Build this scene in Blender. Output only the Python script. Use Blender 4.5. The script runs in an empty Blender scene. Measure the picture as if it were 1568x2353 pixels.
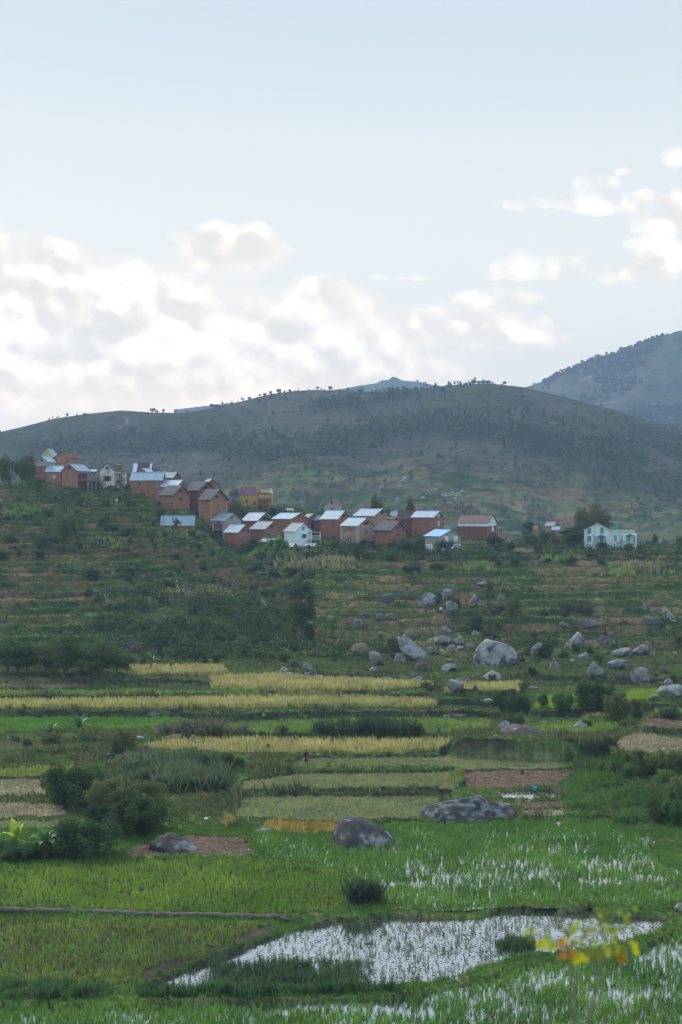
import bpy, math, random
import numpy as np
from mathutils import Vector, Matrix, Euler

# ------------------------------------------------------------------ camera, sky, sun, exposure
scene = bpy.context.scene
COL = scene.collection
FPX = 50.0/36.0*1024.0          # focal length in render pixels
K = 682.0/1568.0
HZ = 1176.0                     # row of the horizon in the 1568-wide view of the photograph

cam_d = bpy.data.cameras.new('camera')
cam = bpy.data.objects.new('camera', cam_d)
COL.objects.link(cam)
cam.location = (0, 0, 0)
cam.rotation_euler = (math.radians(90), 0, 0)
cam_d.sensor_fit = 'VERTICAL'
cam_d.sensor_height = 36
cam_d.sensor_width = 24
cam_d.lens = 50
cam_d.clip_start = 0.1
cam_d.clip_end = 20000
cam_d.dof.use_dof = True
cam_d.dof.focus_distance = 170
cam_d.dof.aperture_fstop = 2.1
scene.camera = cam
scene.render.engine = 'CYCLES'
scene.view_settings.view_transform = 'Standard'
scene.view_settings.look = 'None'
scene.view_settings.exposure = 0.85
scene.view_settings.gamma = 1.0
scene.cycles.max_bounces = 6
scene.cycles.diffuse_bounces = 2
scene.cycles.glossy_bounces = 2
scene.cycles.transmission_bounces = 2
scene.cycles.transparent_max_bounces = 4
scene.cycles.volume_bounces = 0

SUN_EL = math.radians(38)
SUN_AZ = math.radians(-38)       # ahead of the camera and to the left, veiled
sd = bpy.data.lights.new('sun', 'SUN')
sd.energy = 1.9
sd.angle = math.radians(26)
sd.color = (1.0, 0.94, 0.85)
so = bpy.data.objects.new('sun', sd)
COL.objects.link(so)
dirv = Vector((math.sin(SUN_AZ)*math.cos(SUN_EL), math.cos(SUN_AZ)*math.cos(SUN_EL), math.sin(SUN_EL)))
so.rotation_euler = dirv.to_track_quat('Z', 'Y').to_euler()

world = bpy.data.worlds.new("World")
scene.world = world
world.use_nodes = True
def build_world():
    nt = world.node_tree
    N = nt.nodes; L = nt.links
    N.clear()
    def link(a, b):
        L.new(a, b)
    def M(op, a, b=None, c=None, clamp=False):
        n = N.new('ShaderNodeMath'); n.operation = op; n.use_clamp = clamp
        for i, v in enumerate((a, b, c)):
            if v is None: continue
            if isinstance(v, (int, float)): n.inputs[i].default_value = v
            else: link(v, n.inputs[i])
        return n.outputs[0]
    def MR(v, a, b, c=0.0, d=1.0, smooth=True):
        n = N.new('ShaderNodeMapRange'); n.clamp = True
        n.interpolation_type = 'SMOOTHSTEP' if smooth else 'LINEAR'
        link(v, n.inputs[0])
        for i, q in enumerate((a, b, c, d)): n.inputs[i+1].default_value = q
        return n.outputs[0]
    def mix(f, a, b, mode='MIX'):
        n = N.new('ShaderNodeMixRGB'); n.blend_type = mode
        for i, v in enumerate((f, a, b)):
            if isinstance(v, (int, float)): n.inputs[i].default_value = v
            elif isinstance(v, tuple): n.inputs[i].default_value = (*v, 1)
            else: link(v, n.inputs[i])
        return n.outputs[0]
    tc = N.new('ShaderNodeTexCoord')
    sep = N.new('ShaderNodeSeparateXYZ'); link(tc.outputs['Generated'], sep.inputs[0])
    x, y, z = sep.outputs
    az = M('ARCTAN2', x, y)
    el = M('ARCSINE', z)
    def blobs(lst, daz=0.0, de=0.0):
        acc = None
        for (vx, vy, rx, ry, w) in lst:
            a0 = math.atan((vx*K-341)/FPX); e0 = math.atan((HZ-vy)*K/FPX)
            sa = 1.0/(rx*K/FPX); se = 1.0/(ry*K/FPX)
            da = M('MULTIPLY', M('SUBTRACT', az, a0-daz), sa)
            dd = M('MULTIPLY', M('SUBTRACT', el, e0-de), se)
            r2 = M('ADD', M('MULTIPLY', da, da), M('MULTIPLY', dd, dd))
            v = M('MULTIPLY', M('SUBTRACT', 1.0, r2), w)
            acc = v if acc is None else M('SMOOTH_MAX', acc, v, 0.35)
        return acc
    # big cumulus bank low on the left, small puffs on the right
    B = [(-80, 740, 420, 170, 1.0), (110, 650, 170, 85, 0.9), (290, 700, 240, 110, 1.0), (525, 580, 140, 60, 0.8),
         (480, 790, 460, 130, 1.0), (760, 700, 130, 55, 0.85), (700, 850, 380, 75, 0.85), (1010, 760, 260, 60, 0.75), (1120, 770, 170, 48, 0.7),
         (150, 860, 360, 100, 0.9), (420, 890, 280, 70, 0.85), (900, 840, 200, 45, .5)]
    B2 = [(1190, 470, 60, 20, 0.5), (1330, 472, 140, 24, 0.6), (1370, 435, 55, 30, 0.55), (1500, 480, 150, 26, 0.55), (1560, 520, 110, 40, 0.7),
          (1250, 612, 110, 38, 0.6), (1440, 635, 170, 30, 0.62), (1550, 600, 120, 44, 0.65), (1560, 375, 50, 22, 0.45), (1100, 690, 120, 24, 0.45),
          (880, 640, 240, 10, 0.34), (1200, 690, 50, 16, 0.45), (1430, 405, 30, 14, 0.4)]
    def fb(scale, detail, rough, off=(0, 0, 0), zs=1.15):
        mp = N.new('ShaderNodeMapping'); mp.vector_type = 'POINT'
        mp.inputs['Location'].default_value = off
        mp.inputs['Scale'].default_value = (1, 1, zs)
        link(tc.outputs['Generated'], mp.inputs[0])
        n = N.new('ShaderNodeTexNoise'); n.noise_dimensions = '3D'
        n.inputs['Scale'].default_value = scale; n.inputs['Detail'].default_value = detail
        n.inputs['Roughness'].default_value = rough
        link(mp.outputs[0], n.inputs['Vector'])
        return n.outputs['Fac']
    def vor(scale, off=(0, 0, 0)):
        mp = N.new('ShaderNodeMapping')
        mp.inputs['Location'].default_value = off
        mp.inputs['Scale'].default_value = (1, 1, 1.05)
        link(tc.outputs['Generated'], mp.inputs[0])
        # warp so the cells read as billows
        nz = N.new('ShaderNodeTexNoise'); nz.inputs['Scale'].default_value = scale*1.3; nz.inputs['Detail'].default_value = 3
        link(mp.outputs[0], nz.inputs['Vector'])
        vm = N.new('ShaderNodeVectorMath'); vm.operation = 'MULTIPLY_ADD'
        link(nz.outputs['Color'], vm.inputs[0]); vm.inputs[1].default_value = (0.5/scale,)*3
        link(mp.outputs[0], vm.inputs[2])
        n = N.new('ShaderNodeTexVoronoi'); n.feature = 'SMOOTH_F1'; n.inputs['Scale'].default_value = scale
        n.inputs['Smoothness'].default_value = 0.35
        if False:
            n.inputs['Detail'].default_value = 2.5; n.inputs['Roughness'].default_value = 0.5
        link(vm.outputs[0], n.inputs['Vector'])
        return n.outputs['Distance']
    s1 = (0.0, 0.0, 0.0)
    s2 = (0.004, 0.0, 0.010)           # sampled a little towards the light: gives lit tops and grey bases
    def dens(off, bl):
        n = fb(17, 10, 0.62, off)
        v = vor(21, off); v2 = vor(52, off)
        s_ = M('MULTIPLY_ADD', bl, 1.25, 0.16)
        s_ = M('ADD', s_, M('MULTIPLY', M('SUBTRACT', n, 0.5), 1.9))
        s_ = M('ADD', s_, M('MULTIPLY', M('SUBTRACT', 0.46, v), 1.3))
        return M('ADD', s_, M('MULTIPLY', M('SUBTRACT', 0.46, v2), 0.8))
    bl1 = blobs(B); bl2 = blobs(B2)
    blA = M('MAXIMUM', bl1, bl2)
    d1 = dens(s1, blA)
    d2 = dens(s2, M('SUBTRACT', blA, 0.12))
    mask = MR(d1, 0.02, 0.26)
    lit = M('SUBTRACT', d1, d2)
    litc = MR(lit, -0.20, 0.48)
    body = MR(d1, 0.25, 1.2)
    # clear air
    g = MR(el, 0.0, 0.42, smooth=False)
    sky_lo = (0.74, 0.79, 0.79); sky_hi = (0.50, 0.64, 0.78)
    ramp = N.new('ShaderNodeValToRGB'); link(g, ramp.inputs[0])
    cr = ramp.color_ramp
    cr.elements[0].position = 0.0; cr.elements[0].color = (0.80, 0.78, 0.745, 1)
    cr.elements[1].position = 1.0; cr.elements[1].color = (0.55, 0.66, 0.78, 1)
    for p, c in ((0.3, (0.735, 0.78, 0.785)), (0.62, (0.71, 0.775, 0.81)), (0.82, (0.62, 0.715, 0.80))):
        e = cr.elements.new(p); e.color = (*c, 1)
    nis = N.new('ShaderNodeTexSky'); nis.sky_type = 'NISHITA'; nis.sun_disc = False
    nis.sun_elevation = SUN_EL; nis.sun_rotation = SUN_AZ
    nis.air_density = 1.0; nis.dust_density = 2.0
    nsc = mix(1.0, nis.outputs[0], (0.06, 0.06, 0.06), 'MULTIPLY')
    air = mix(0.12, ramp.outputs[0], nsc)
    # cloud colour: white tops, warm grey bases
    ctop = (1.03, 1.0, 0.94); cbase = (0.70, 0.685, 0.655)
    cc = mix(litc, cbase, ctop)
    # glow low over the ridge
    glow = M('MULTIPLY', MR(el, 0.13, 0.04), MR(az, 0.12, -0.14))
    cc = mix(M('MULTIPLY', glow, 0.6), cc, (1.12, 0.97, 0.82))
    air = mix(M('MULTIPLY', glow, 0.4), air, (0.92, 0.86, 0.78))
    # grey bases to the right-hand puffs
    mk = M('MULTIPLY', mask, MR(body, 0.0, 0.7, 0.40, 0.93))
    # thin warm-grey veil that ties the big bank together
    veil = MR(M('ADD', M('MULTIPLY_ADD', bl1, 1.0, 0.18), M('MULTIPLY', M('SUBTRACT', fb(9, 6, 0.5, (3, 1, 2), 2.6), 0.5), 1.6)), -0.1, 0.6, 0.0, 0.92)
    air = mix(veil, air, mix(glow, (0.78, 0.765, 0.745), (0.93, 0.85, 0.78)))
    col = mix(mk, air, cc)
    # low sky warmed; unseen sky overhead brightened to light the ground, bluer there and behind
    col = mix(1.0, col, mix(MR(el, 0.08, 0.36), (1.17, 1.06, 0.90), (1.04, 1.02, 0.98)), 'MULTIPLY')
    col = mix(M('MAXIMUM', MR(el, 0.42, 0.8), MR(M('ABSOLUTE', az), 0.6, 1.4)), col, mix(1.0, col, (0.84, 0.98, 1.11), 'MULTIPLY'))
    bg = N.new('ShaderNodeBackground'); link(col, bg.inputs[0]); link(M('MULTIPLY', M('MULTIPLY', 0.57, MR(el, 0.06, 0.34, 1.44, 1.10)), M('MULTIPLY', MR(el, 0.42, 0.95, 1.0, 1.7), MR(M('ABSOLUTE', az), 0.9, 2.2, 1.1, 1.05))), bg.inputs[1])
    out = N.new('ShaderNodeOutputWorld'); link(bg.outputs[0], out.inputs[0])
    world.cycles.sampling_method = 'MANUAL'
    world.cycles.sample_map_resolution = 512
build_world()

# ------------------------------------------------------------------ small helpers
rng = np.random.default_rng(7)
random.seed(7)

def S(sx, sy):                       # source pixels of the photograph -> 1568-wide view
    return sx*1568/2730, sy*1568/2730
REG = {1: (0, 1750, 900/1568), 2: (800, 1900, 700/1568), 3: (1200, 1950, 700/1568), 4: (1800, 1950, 930/1568),
       5: (0, 2150, 1365/1568), 6: (1365, 2250, 1365/1568), 7: (0, 2600, 1365/1568), 8: (1365, 2700, 1365/1568),
       9: (0, 3100, 1365/1568), 10: (1200, 3200, 1530/1568), 0: (0, 0, 2730/1568)}
def V(reg, x, y):
    a, b, s = REG[reg]
    return S(a+x*s, b+y*s)
def VS(reg): return REG[reg][2]*1568/2730      # scale of a region in view pixels
def P(vx, vy, D):
    return Vector(((vx*K-341)/FPX*D, D, (HZ-vy)*K/FPX*D))

def hash2(ix, iy, seed):
    h = (ix.astype(np.int64)*374761393 + iy.astype(np.int64)*668265263 + seed*974634777) & 0xffffffff
    h = ((h ^ (h >> 13))*1274126177) & 0xffffffff
    h = h ^ (h >> 16)
    return (h & 0xffffff)/float(0xffffff)
def vnoise(x, y, seed=0):
    ix = np.floor(x); iy = np.floor(y); fx = x-ix; fy = y-iy
    fx = fx*fx*(3-2*fx); fy = fy*fy*(3-2*fy)
    a = hash2(ix, iy, seed); b = hash2(ix+1, iy, seed); c = hash2(ix, iy+1, seed); d = hash2(ix+1, iy+1, seed)
    return a+(b-a)*fx+(c-a)*fy+(a-b-c+d)*fx*fy
def fbm(x, y, seed=0, oct=4):
    s = 0; a = 0.5; t = 0
    for i in range(oct):
        s = s+a*vnoise(x*2**i+17.3*i, y*2**i-9.1*i, seed+i); t += a; a *= 0.55
    return s/t                      # 0..1
def sstep(a, b, x):
    t = np.clip((x-a)/(b-a), 0, 1); return t*t*(3-2*t)

def tag(o, label=None, cat=None, group=None, kind=None):
    if label: o['label'] = label
    if cat: o['category'] = cat
    if group: o['group'] = group
    if kind: o['kind'] = kind
    return o
def np_mesh(name, verts, faces, cols=None, smooth=False, loops=None):
    """faces: (M,k) array of equal-sided faces"""
    me = bpy.data.meshes.new(name)
    verts = np.asarray(verts, dtype=np.float32); faces = np.asarray(faces, dtype=np.int32)
    me.vertices.add(len(verts)); me.vertices.foreach_set('co', verts.ravel())
    m, k = faces.shape
    me.loops.add(m*k); me.loops.foreach_set('vertex_index', faces.ravel())
    me.polygons.add(m)
    me.polygons.foreach_set('loop_start', np.arange(0, m*k, k, dtype=np.int32))
    me.polygons.foreach_set('loop_total', np.full(m, k, dtype=np.int32))
    if smooth: me.polygons.foreach_set('use_smooth', np.ones(m, dtype=bool))
    if cols is not None:
        at = me.color_attributes.new('col', 'FLOAT_COLOR', 'POINT')
        c4 = np.ones((len(verts), 4), dtype=np.float32); c4[:, :3] = cols
        at.data.foreach_set('color', c4.ravel())
    me.update(calc_edges=True)
    return me
def link(name, me, parent=None, mats=()):
    o = bpy.data.objects.new(name, me); COL.objects.link(o)
    if parent is not None: o.parent = parent
    if me is not None:
        for m in mats:
            if m.name not in [q.name for q in me.materials if q]: me.materials.append(m)
    return o
def empty(name, loc, rz=0, sc=1.0):
    o = bpy.data.objects.new(name, None); COL.objects.link(o)
    o.location = loc; o.rotation_euler = (0, 0, rz)
    o.scale = (sc, sc, sc) if isinstance(sc, (int, float)) else sc
    o.empty_display_size = 0.3
    return o
def copy_tree(o, parent=None):
    c = o.copy(); COL.objects.link(c)
    if parent is not None: c.parent = parent
    for ch in o.children: copy_tree(ch, c)
    return c

class MB:
    """collects boxes, prisms and tubes of arbitrary polygons into one mesh"""
    def __init__(s): s.v = []; s.f = []
    def add(s, vs, fs):
        b = len(s.v); s.v += [tuple(v) for v in vs]; s.f += [tuple(b+i for i in f) for f in fs]; return s
    def box(s, x0, x1, y0, y1, z0, z1):
        vs = [(x0,y0,z0),(x1,y0,z0),(x1,y1,z0),(x0,y1,z0),(x0,y0,z1),(x1,y0,z1),(x1,y1,z1),(x0,y1,z1)]
        return s.add(vs, [(0,3,2,1),(4,5,6,7),(0,1,5,4),(1,2,6,5),(2,3,7,6),(3,0,4,7)])
    def slab(s, quad, t):
        """quad of four points thickened along its normal (downwards)"""
        q = [Vector(p) for p in quad]; n = (q[1]-q[0]).cross(q[3]-q[0]).normalized()
        if n.z < 0: n = -n
        lo = [p-n*t for p in q]
        return s.add(q+lo, [(0,1,2,3),(7,6,5,4),(0,4,5,1),(1,5,6,2),(2,6,7,3),(3,7,4,0)])
    def tube(s, pts, rads, n=6, cap=True):
        pts = [Vector(p) for p in pts]; b = len(s.v)
        for i, p in enumerate(pts):
            d = (pts[min(i+1, len(pts)-1)]-pts[max(i-1, 0)])
            if d.length < 1e-9: d = Vector((0, 0, 1))
            d.normalize()
            a = d.cross(Vector((0, 0, 1)) if abs(d.z) < 0.9 else Vector((1, 0, 0))).normalized(); c = d.cross(a)
            for k in range(n):
                t = 2*math.pi*k/n
                s.v.append(tuple(p+(a*math.cos(t)+c*math.sin(t))*rads[i]))
        for i in range(len(pts)-1):
            for k in range(n):
                s.f.append((b+i*n+k, b+i*n+(k+1) % n, b+(i+1)*n+(k+1) % n, b+(i+1)*n+k))
        if cap:
            s.f.append(tuple(b+k for k in range(n))[::-1]); e = b+(len(pts)-1)*n
            s.f.append(tuple(e+k for k in range(n)))
        return s
    def lathe(s, prof, n=12, c=(0, 0, 0), sx=1, sy=1):
        b = len(s.v)
        for (r, z) in prof:
            for k in range(n):
                t = 2*math.pi*k/n; s.v.append((c[0]+r*sx*math.cos(t), c[1]+r*sy*math.sin(t), c[2]+z))
        for i in range(len(prof)-1):
            for k in range(n):
                s.f.append((b+i*n+k, b+i*n+(k+1) % n, b+(i+1)*n+(k+1) % n, b+(i+1)*n+k))
        s.f.append(tuple(b+k for k in range(n))[::-1]); e = b+(len(prof)-1)*n
        s.f.append(tuple(e+k for k in range(n)))
        return s
    def mesh(s, name, mats, smooth=False):
        me = bpy.data.meshes.new(name); me.from_pydata(s.v, [], s.f)
        for m in (mats if isinstance(mats, (list, tuple)) else [mats]): me.materials.append(m)
        if smooth: me.polygons.foreach_set('use_smooth', [True]*len(me.polygons))
        me.update(); return me
    def build(s, name, mat, parent=None, smooth=False):
        o = bpy.data.objects.new(name, s.mesh(name, mat, smooth)); COL.objects.link(o)
        if parent is not None: o.parent = parent
        return o

# ------------------------------------------------------------------ materials
_m = {}
def mat(name, c1, c2=None, scale=3.0, rough=0.85, bump=0.0, bscale=None, attr=False, stretch=(1, 1, 1), rnd=0.0, detail=5, lo=0.35, hi=0.65,
        coords='Object', trans=0.0, spec=0.3, c3=None, scale3=0.7, lo3=0.55, hi3=0.62, metallic=0.0):
    if name in _m: return _m[name]
    m = bpy.data.materials.new(name); m.use_nodes = True; _m[name] = m
    nt = m.node_tree; N = nt.nodes; Lk = nt.links
    b = N['Principled BSDF']; out = N['Material Output']
    b.inputs['Roughness'].default_value = rough
    b.inputs['Specular IOR Level'].default_value = spec
    b.inputs['Metallic'].default_value = metallic
    tc = N.new('ShaderNodeTexCoord'); mp = N.new('ShaderNodeMapping'); mp.inputs['Scale'].default_value = stretch
    Lk.new(tc.outputs[coords], mp.inputs[0])
    def nz(sc, de=detail):
        n = N.new('ShaderNodeTexNoise'); n.inputs['Scale'].default_value = sc; n.inputs['Detail'].default_value = de
        n.inputs['Roughness'].default_value = 0.6
        Lk.new(mp.outputs[0], n.inputs['Vector']); return n
    def mr(v, a, c, d=0.0, e=1.0):
        r = N.new('ShaderNodeMapRange'); Lk.new(v, r.inputs[0])
        for i, q in enumerate((a, c, d, e)): r.inputs[i+1].default_value = q
        return r.outputs[0]
    def mx(mode, f, a, c):
        x = N.new('ShaderNodeMixRGB'); x.blend_type = mode
        for i, v in enumerate((f, a, c)):
            if isinstance(v, (int, float)): x.inputs[i].default_value = v
            elif isinstance(v, tuple): x.inputs[i].default_value = (*v, 1)
            else: Lk.new(v, x.inputs[i])
        return x.outputs[0]
    c2 = c2 or c1
    n1 = nz(scale)
    f = mr(n1.outputs['Fac'], lo, hi)
    col = mx('MIX', f, tuple(c1), tuple(c2))
    if c3:
        n3 = nz(scale3); col = mx('MIX', mr(n3.outputs['Fac'], lo3, hi3), col, tuple(c3))
    if attr:
        a = N.new('ShaderNodeAttribute'); a.attribute_name = 'col'
        col = mx('MULTIPLY', 1.0, a.outputs['Color'], col)
    if rnd:
        oi = N.new('ShaderNodeObjectInfo')
        hs = N.new('ShaderNodeHueSaturation')
        Lk.new(mr(oi.outputs['Random'], 0, 1, 0.5-0.035*rnd, 0.5+0.03*rnd), hs.inputs['Hue'])
        m2 = N.new('ShaderNodeMath'); m2.operation = 'FRACT'
        m3 = N.new('ShaderNodeMath'); m3.operation = 'MULTIPLY'; Lk.new(oi.outputs['Random'], m3.inputs[0]); m3.inputs[1].default_value = 7.31
        Lk.new(m3.outputs[0], m2.inputs[0])
        Lk.new(mr(m2.outputs[0], 0, 1, 1-0.4*rnd, 1+0.4*rnd), hs.inputs['Value'])
        Lk.new(col, hs.inputs['Color']); col = hs.outputs[0]
    Lk.new(col, b.inputs['Base Color'])
    if bump:
        nb = nz(bscale or scale*3)
        bp = N.new('ShaderNodeBump'); bp.inputs['Strength'].default_value = min(1, bump); bp.inputs['Distance'].default_value = 0.1*bump
        Lk.new(nb.outputs['Fac'], bp.inputs['Height']); Lk.new(bp.outputs[0], b.inputs['Normal'])
    if trans:
        t = N.new('ShaderNodeBsdfTranslucent'); Lk.new(col, t.inputs[0])
        ms = N.new('ShaderNodeMixShader'); ms.inputs[0].default_value = trans
        Lk.new(b.outputs[0], ms.inputs[1]); Lk.new(t.outputs[0], ms.inputs[2]); Lk.new(ms.outputs[0], out.inputs[0])
    return m

m_ground = mat('ground', (0.62, 0.66, 0.58), (1.4, 1.36, 1.3), scale=1.1, rough=1.0, attr=True, coords='Object', bump=0.8, bscale=2.5, lo=0.36, hi=0.64, spec=0.05)
m_hill = mat('hill', (0.6, 0.62, 0.62), (1.4, 1.38, 1.32), scale=0.12, rough=1.0, attr=True, bump=0.0, lo=0.36, hi=0.64, spec=0.0, detail=8)
m_blade = mat('grass_blade', (0.8, 0.8, 0.8), (1.2, 1.2, 1.2), scale=0.25, rough=0.7, attr=True, trans=0.45, spec=0.2)
m_leaf = mat('leaf', (0.8, 0.8, 0.8), (1.25, 1.25, 1.2), scale=0.8, rough=0.75, attr=True, trans=0.3, spec=0.15, rnd=0.6)
m_bark = mat('bark', (0.12, 0.09, 0.07), (0.2, 0.16, 0.13), scale=2, rough=0.95)
m_brick = mat('brick', (0.28, 0.12, 0.072), (0.35, 0.16, 0.10), scale=1.2, rough=0.95, bump=0.3, bscale=4, rnd=0.28, c3=(0.20, 0.085, 0.06), scale3=0.5, lo3=0.5, hi3=0.75)
m_brick_dark = mat('brick_dark', (0.19, 0.08, 0.062), (0.24, 0.10, 0.078), scale=1.2, rough=0.95, bump=0.3, bscale=4, rnd=0.2)
m_mud = mat('mud_wall', (0.29, 0.135, 0.085), (0.35, 0.18, 0.115), scale=0.8, rough=0.97, bump=0.25, bscale=3, rnd=0.2, c3=(0.27, 0.13, 0.08), scale3=0.6, lo3=0.5, hi3=0.7)
m_pale_brick = mat('pale_brick', (0.36, 0.18, 0.125), (0.44, 0.24, 0.17), scale=1.5, rough=0.95, bump=0.2)
m_tan = mat('tan_render', (0.36, 0.22, 0.155), (0.42, 0.28, 0.20), scale=0.8, rough=0.95, c3=(0.40, 0.22, 0.14), scale3=1.0)
m_grey = mat('grey_block', (0.30, 0.30, 0.28), (0.40, 0.40, 0.37), scale=1.5, rough=0.95, bump=0.2, c3=(0.24, 0.24, 0.23))
m_white = mat('white_plaster', (0.68, 0.74, 0.78), (0.82, 0.85, 0.87), scale=0.9, rough=0.9, c3=(0.46, 0.50, 0.52), scale3=0.8, lo3=0.56, hi3=0.75, stretch=(1, 1, 0.4))
m_stained = mat('stained_plaster', (0.52, 0.53, 0.53), (0.7, 0.7, 0.7), scale=0.9, rough=0.95, c3=(0.32, 0.24, 0.19), scale3=0.5, lo3=0.48, hi3=0.6, stretch=(1, 1, 0.6))
m_bluewhite = mat('bluish_plaster', (0.55, 0.62, 0.68), (0.78, 0.82, 0.86), scale=0.6, rough=0.9, stretch=(1, 1, 0.35), c3=(0.42, 0.48, 0.52), scale3=0.7)
m_yellow = mat('yellow_plaster', (0.42, 0.28, 0.075), (0.48, 0.34, 0.11), scale=0.8, rough=0.9)
m_yellowtrim = mat('yellow_trim', (0.60, 0.56, 0.06), rough=0.8)
def roofmat(name, c1, c2, rough=0.5, wave=22.0, c3=None, spec=0.5, metallic=0.0):
    m = mat(name, c1, c2, scale=0.9, rough=rough, c3=c3, scale3=0.35, rnd=0.2, spec=spec, metallic=metallic)
    nt = m.node_tree; N = nt.nodes; b = N['Principled BSDF']
    tc = [n for n in N if n.type == 'TEX_COORD'][0]
    w = N.new('ShaderNodeTexWave'); w.wave_type = 'BANDS'; w.bands_direction = 'X'; w.inputs['Scale'].default_value = wave/6.28
    w.inputs['Distortion'].default_value = 0.3
    nt.links.new(tc.outputs['Object'], w.inputs['Vector'])
    bp = N.new('ShaderNodeBump'); bp.inputs['Strength'].default_value = 0.4; bp.inputs['Distance'].default_value = 0.03
    nt.links.new(w.outputs['Fac'], bp.inputs['Height']); nt.links.new(bp.outputs[0], b.inputs['Normal'])
    return m
m_tin = roofmat('tin_roof', (0.24, 0.32, 0.39), (0.32, 0.40, 0.47), rough=0.55, c3=(0.26, 0.30, 0.33), spec=0.3)
m_tin_old = roofmat('old_tin_roof', (0.15, 0.19, 0.22), (0.23, 0.28, 0.31), rough=0.6, c3=(0.19, 0.17, 0.15), spec=0.3)
m_blue_tin = roofmat('blue_tin_roof', (0.13, 0.33, 0.62), (0.25, 0.45, 0.70), rough=0.45)
m_rust = roofmat('rust_roof', (0.10, 0.042, 0.040), (0.15, 0.065, 0.055), rough=0.7, c3=(0.075, 0.035, 0.035))
m_mauve = roofmat('mauve_roof', (0.19, 0.075, 0.11), (0.24, 0.10, 0.13), rough=0.6)
m_thatch = mat('thatch', (0.075, 0.07, 0.068), (0.13, 0.12, 0.115), scale=3, rough=1.0, bump=0.6, bscale=8, stretch=(1, 1, 0.5), rnd=0.15)
m_tile = mat('tile_roof', (0.16, 0.085, 0.06), (0.24, 0.14, 0.10), scale=3, rough=0.9, bump=0.4)
m_dark = mat('dark_opening', (0.012, 0.011, 0.011), (0.03, 0.026, 0.024), scale=1, rough=0.6)
m_glass = mat('window_glass', (0.06, 0.075, 0.085), (0.10, 0.12, 0.13), scale=1, rough=0.15, spec=0.6)
m_wood = mat('weathered_wood', (0.14, 0.10, 0.075), (0.24, 0.18, 0.13), scale=4, rough=0.9, stretch=(1, 1, 0.2))
m_greywood = mat('grey_wood', (0.22, 0.25, 0.25), (0.36, 0.38, 0.37), scale=4, rough=0.9)
m_teal = mat('teal_paint', (0.03, 0.36, 0.32), (0.05, 0.44, 0.40), scale=2, rough=0.6)
m_green = mat('green_paint', (0.03, 0.28, 0.17), (0.05, 0.36, 0.24), scale=2, rough=0.6)
m_sky = mat('pale_blue_paint', (0.30, 0.50, 0.58), (0.38, 0.58, 0.66), scale=2, rough=0.6)
m_whitep = mat('white_paint', (0.66, 0.68, 0.68), (0.8, 0.8, 0.8), scale=2, rough=0.7)
m_redp = mat('maroon_paint', (0.22, 0.05, 0.06), (0.28, 0.08, 0.08), scale=2, rough=0.7)
m_stain = mat('red_mud_stain', (0.22, 0.09, 0.05), (0.28, 0.12, 0.07), scale=3, rough=0.95)
m_stone = mat('boulder', (0.13, 0.13, 0.13), (0.29, 0.285, 0.27), scale=0.9, rough=0.95, bump=0.9, bscale=4, rnd=0.3, c3=(0.05, 0.05, 0.055), scale3=0.55, lo3=0.50, hi3=0.60, spec=0.1, detail=8)
m_stone_pale = mat('pale_boulder', (0.21, 0.21, 0.205), (0.36, 0.35, 0.33), scale=1.2, rough=0.95, bump=0.9, bscale=4, rnd=0.2, c3=(0.09, 0.09, 0.09), scale3=0.8, lo3=0.50, hi3=0.66, spec=0.1, detail=8)
m_stone_brown = mat('brown_rock', (0.10, 0.08, 0.072), (0.16, 0.13, 0.115), scale=1.2, rough=0.95, bump=0.7, bscale=4, rnd=0.2, c3=(0.36, 0.35, 0.33), scale3=1.4, lo3=0.62, hi3=0.68, spec=0.1)
m_stone_lichen = mat('lichen_rock', (0.032, 0.033, 0.036), (0.085, 0.083, 0.083), scale=0.9, rough=0.95, bump=0.9, bscale=5, c3=(0.21, 0.215, 0.21), scale3=1.7, lo3=0.48, hi3=0.62, stretch=(0.6, 1, 1.3), spec=0.1, detail=9)
m_hay = mat('hay', (0.13, 0.10, 0.06), (0.22, 0.17, 0.10), scale=6, rough=1.0, bump=0.6, bscale=14)
m_dome = mat('dark_dome_rock', (0.045, 0.041, 0.039), (0.095, 0.084, 0.078), scale=0.6, rough=0.95, bump=0.6, bscale=5, c3=(0.22, 0.225, 0.22), scale3=0.75, lo3=0.53, hi3=0.62, spec=0.1, detail=9)
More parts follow.
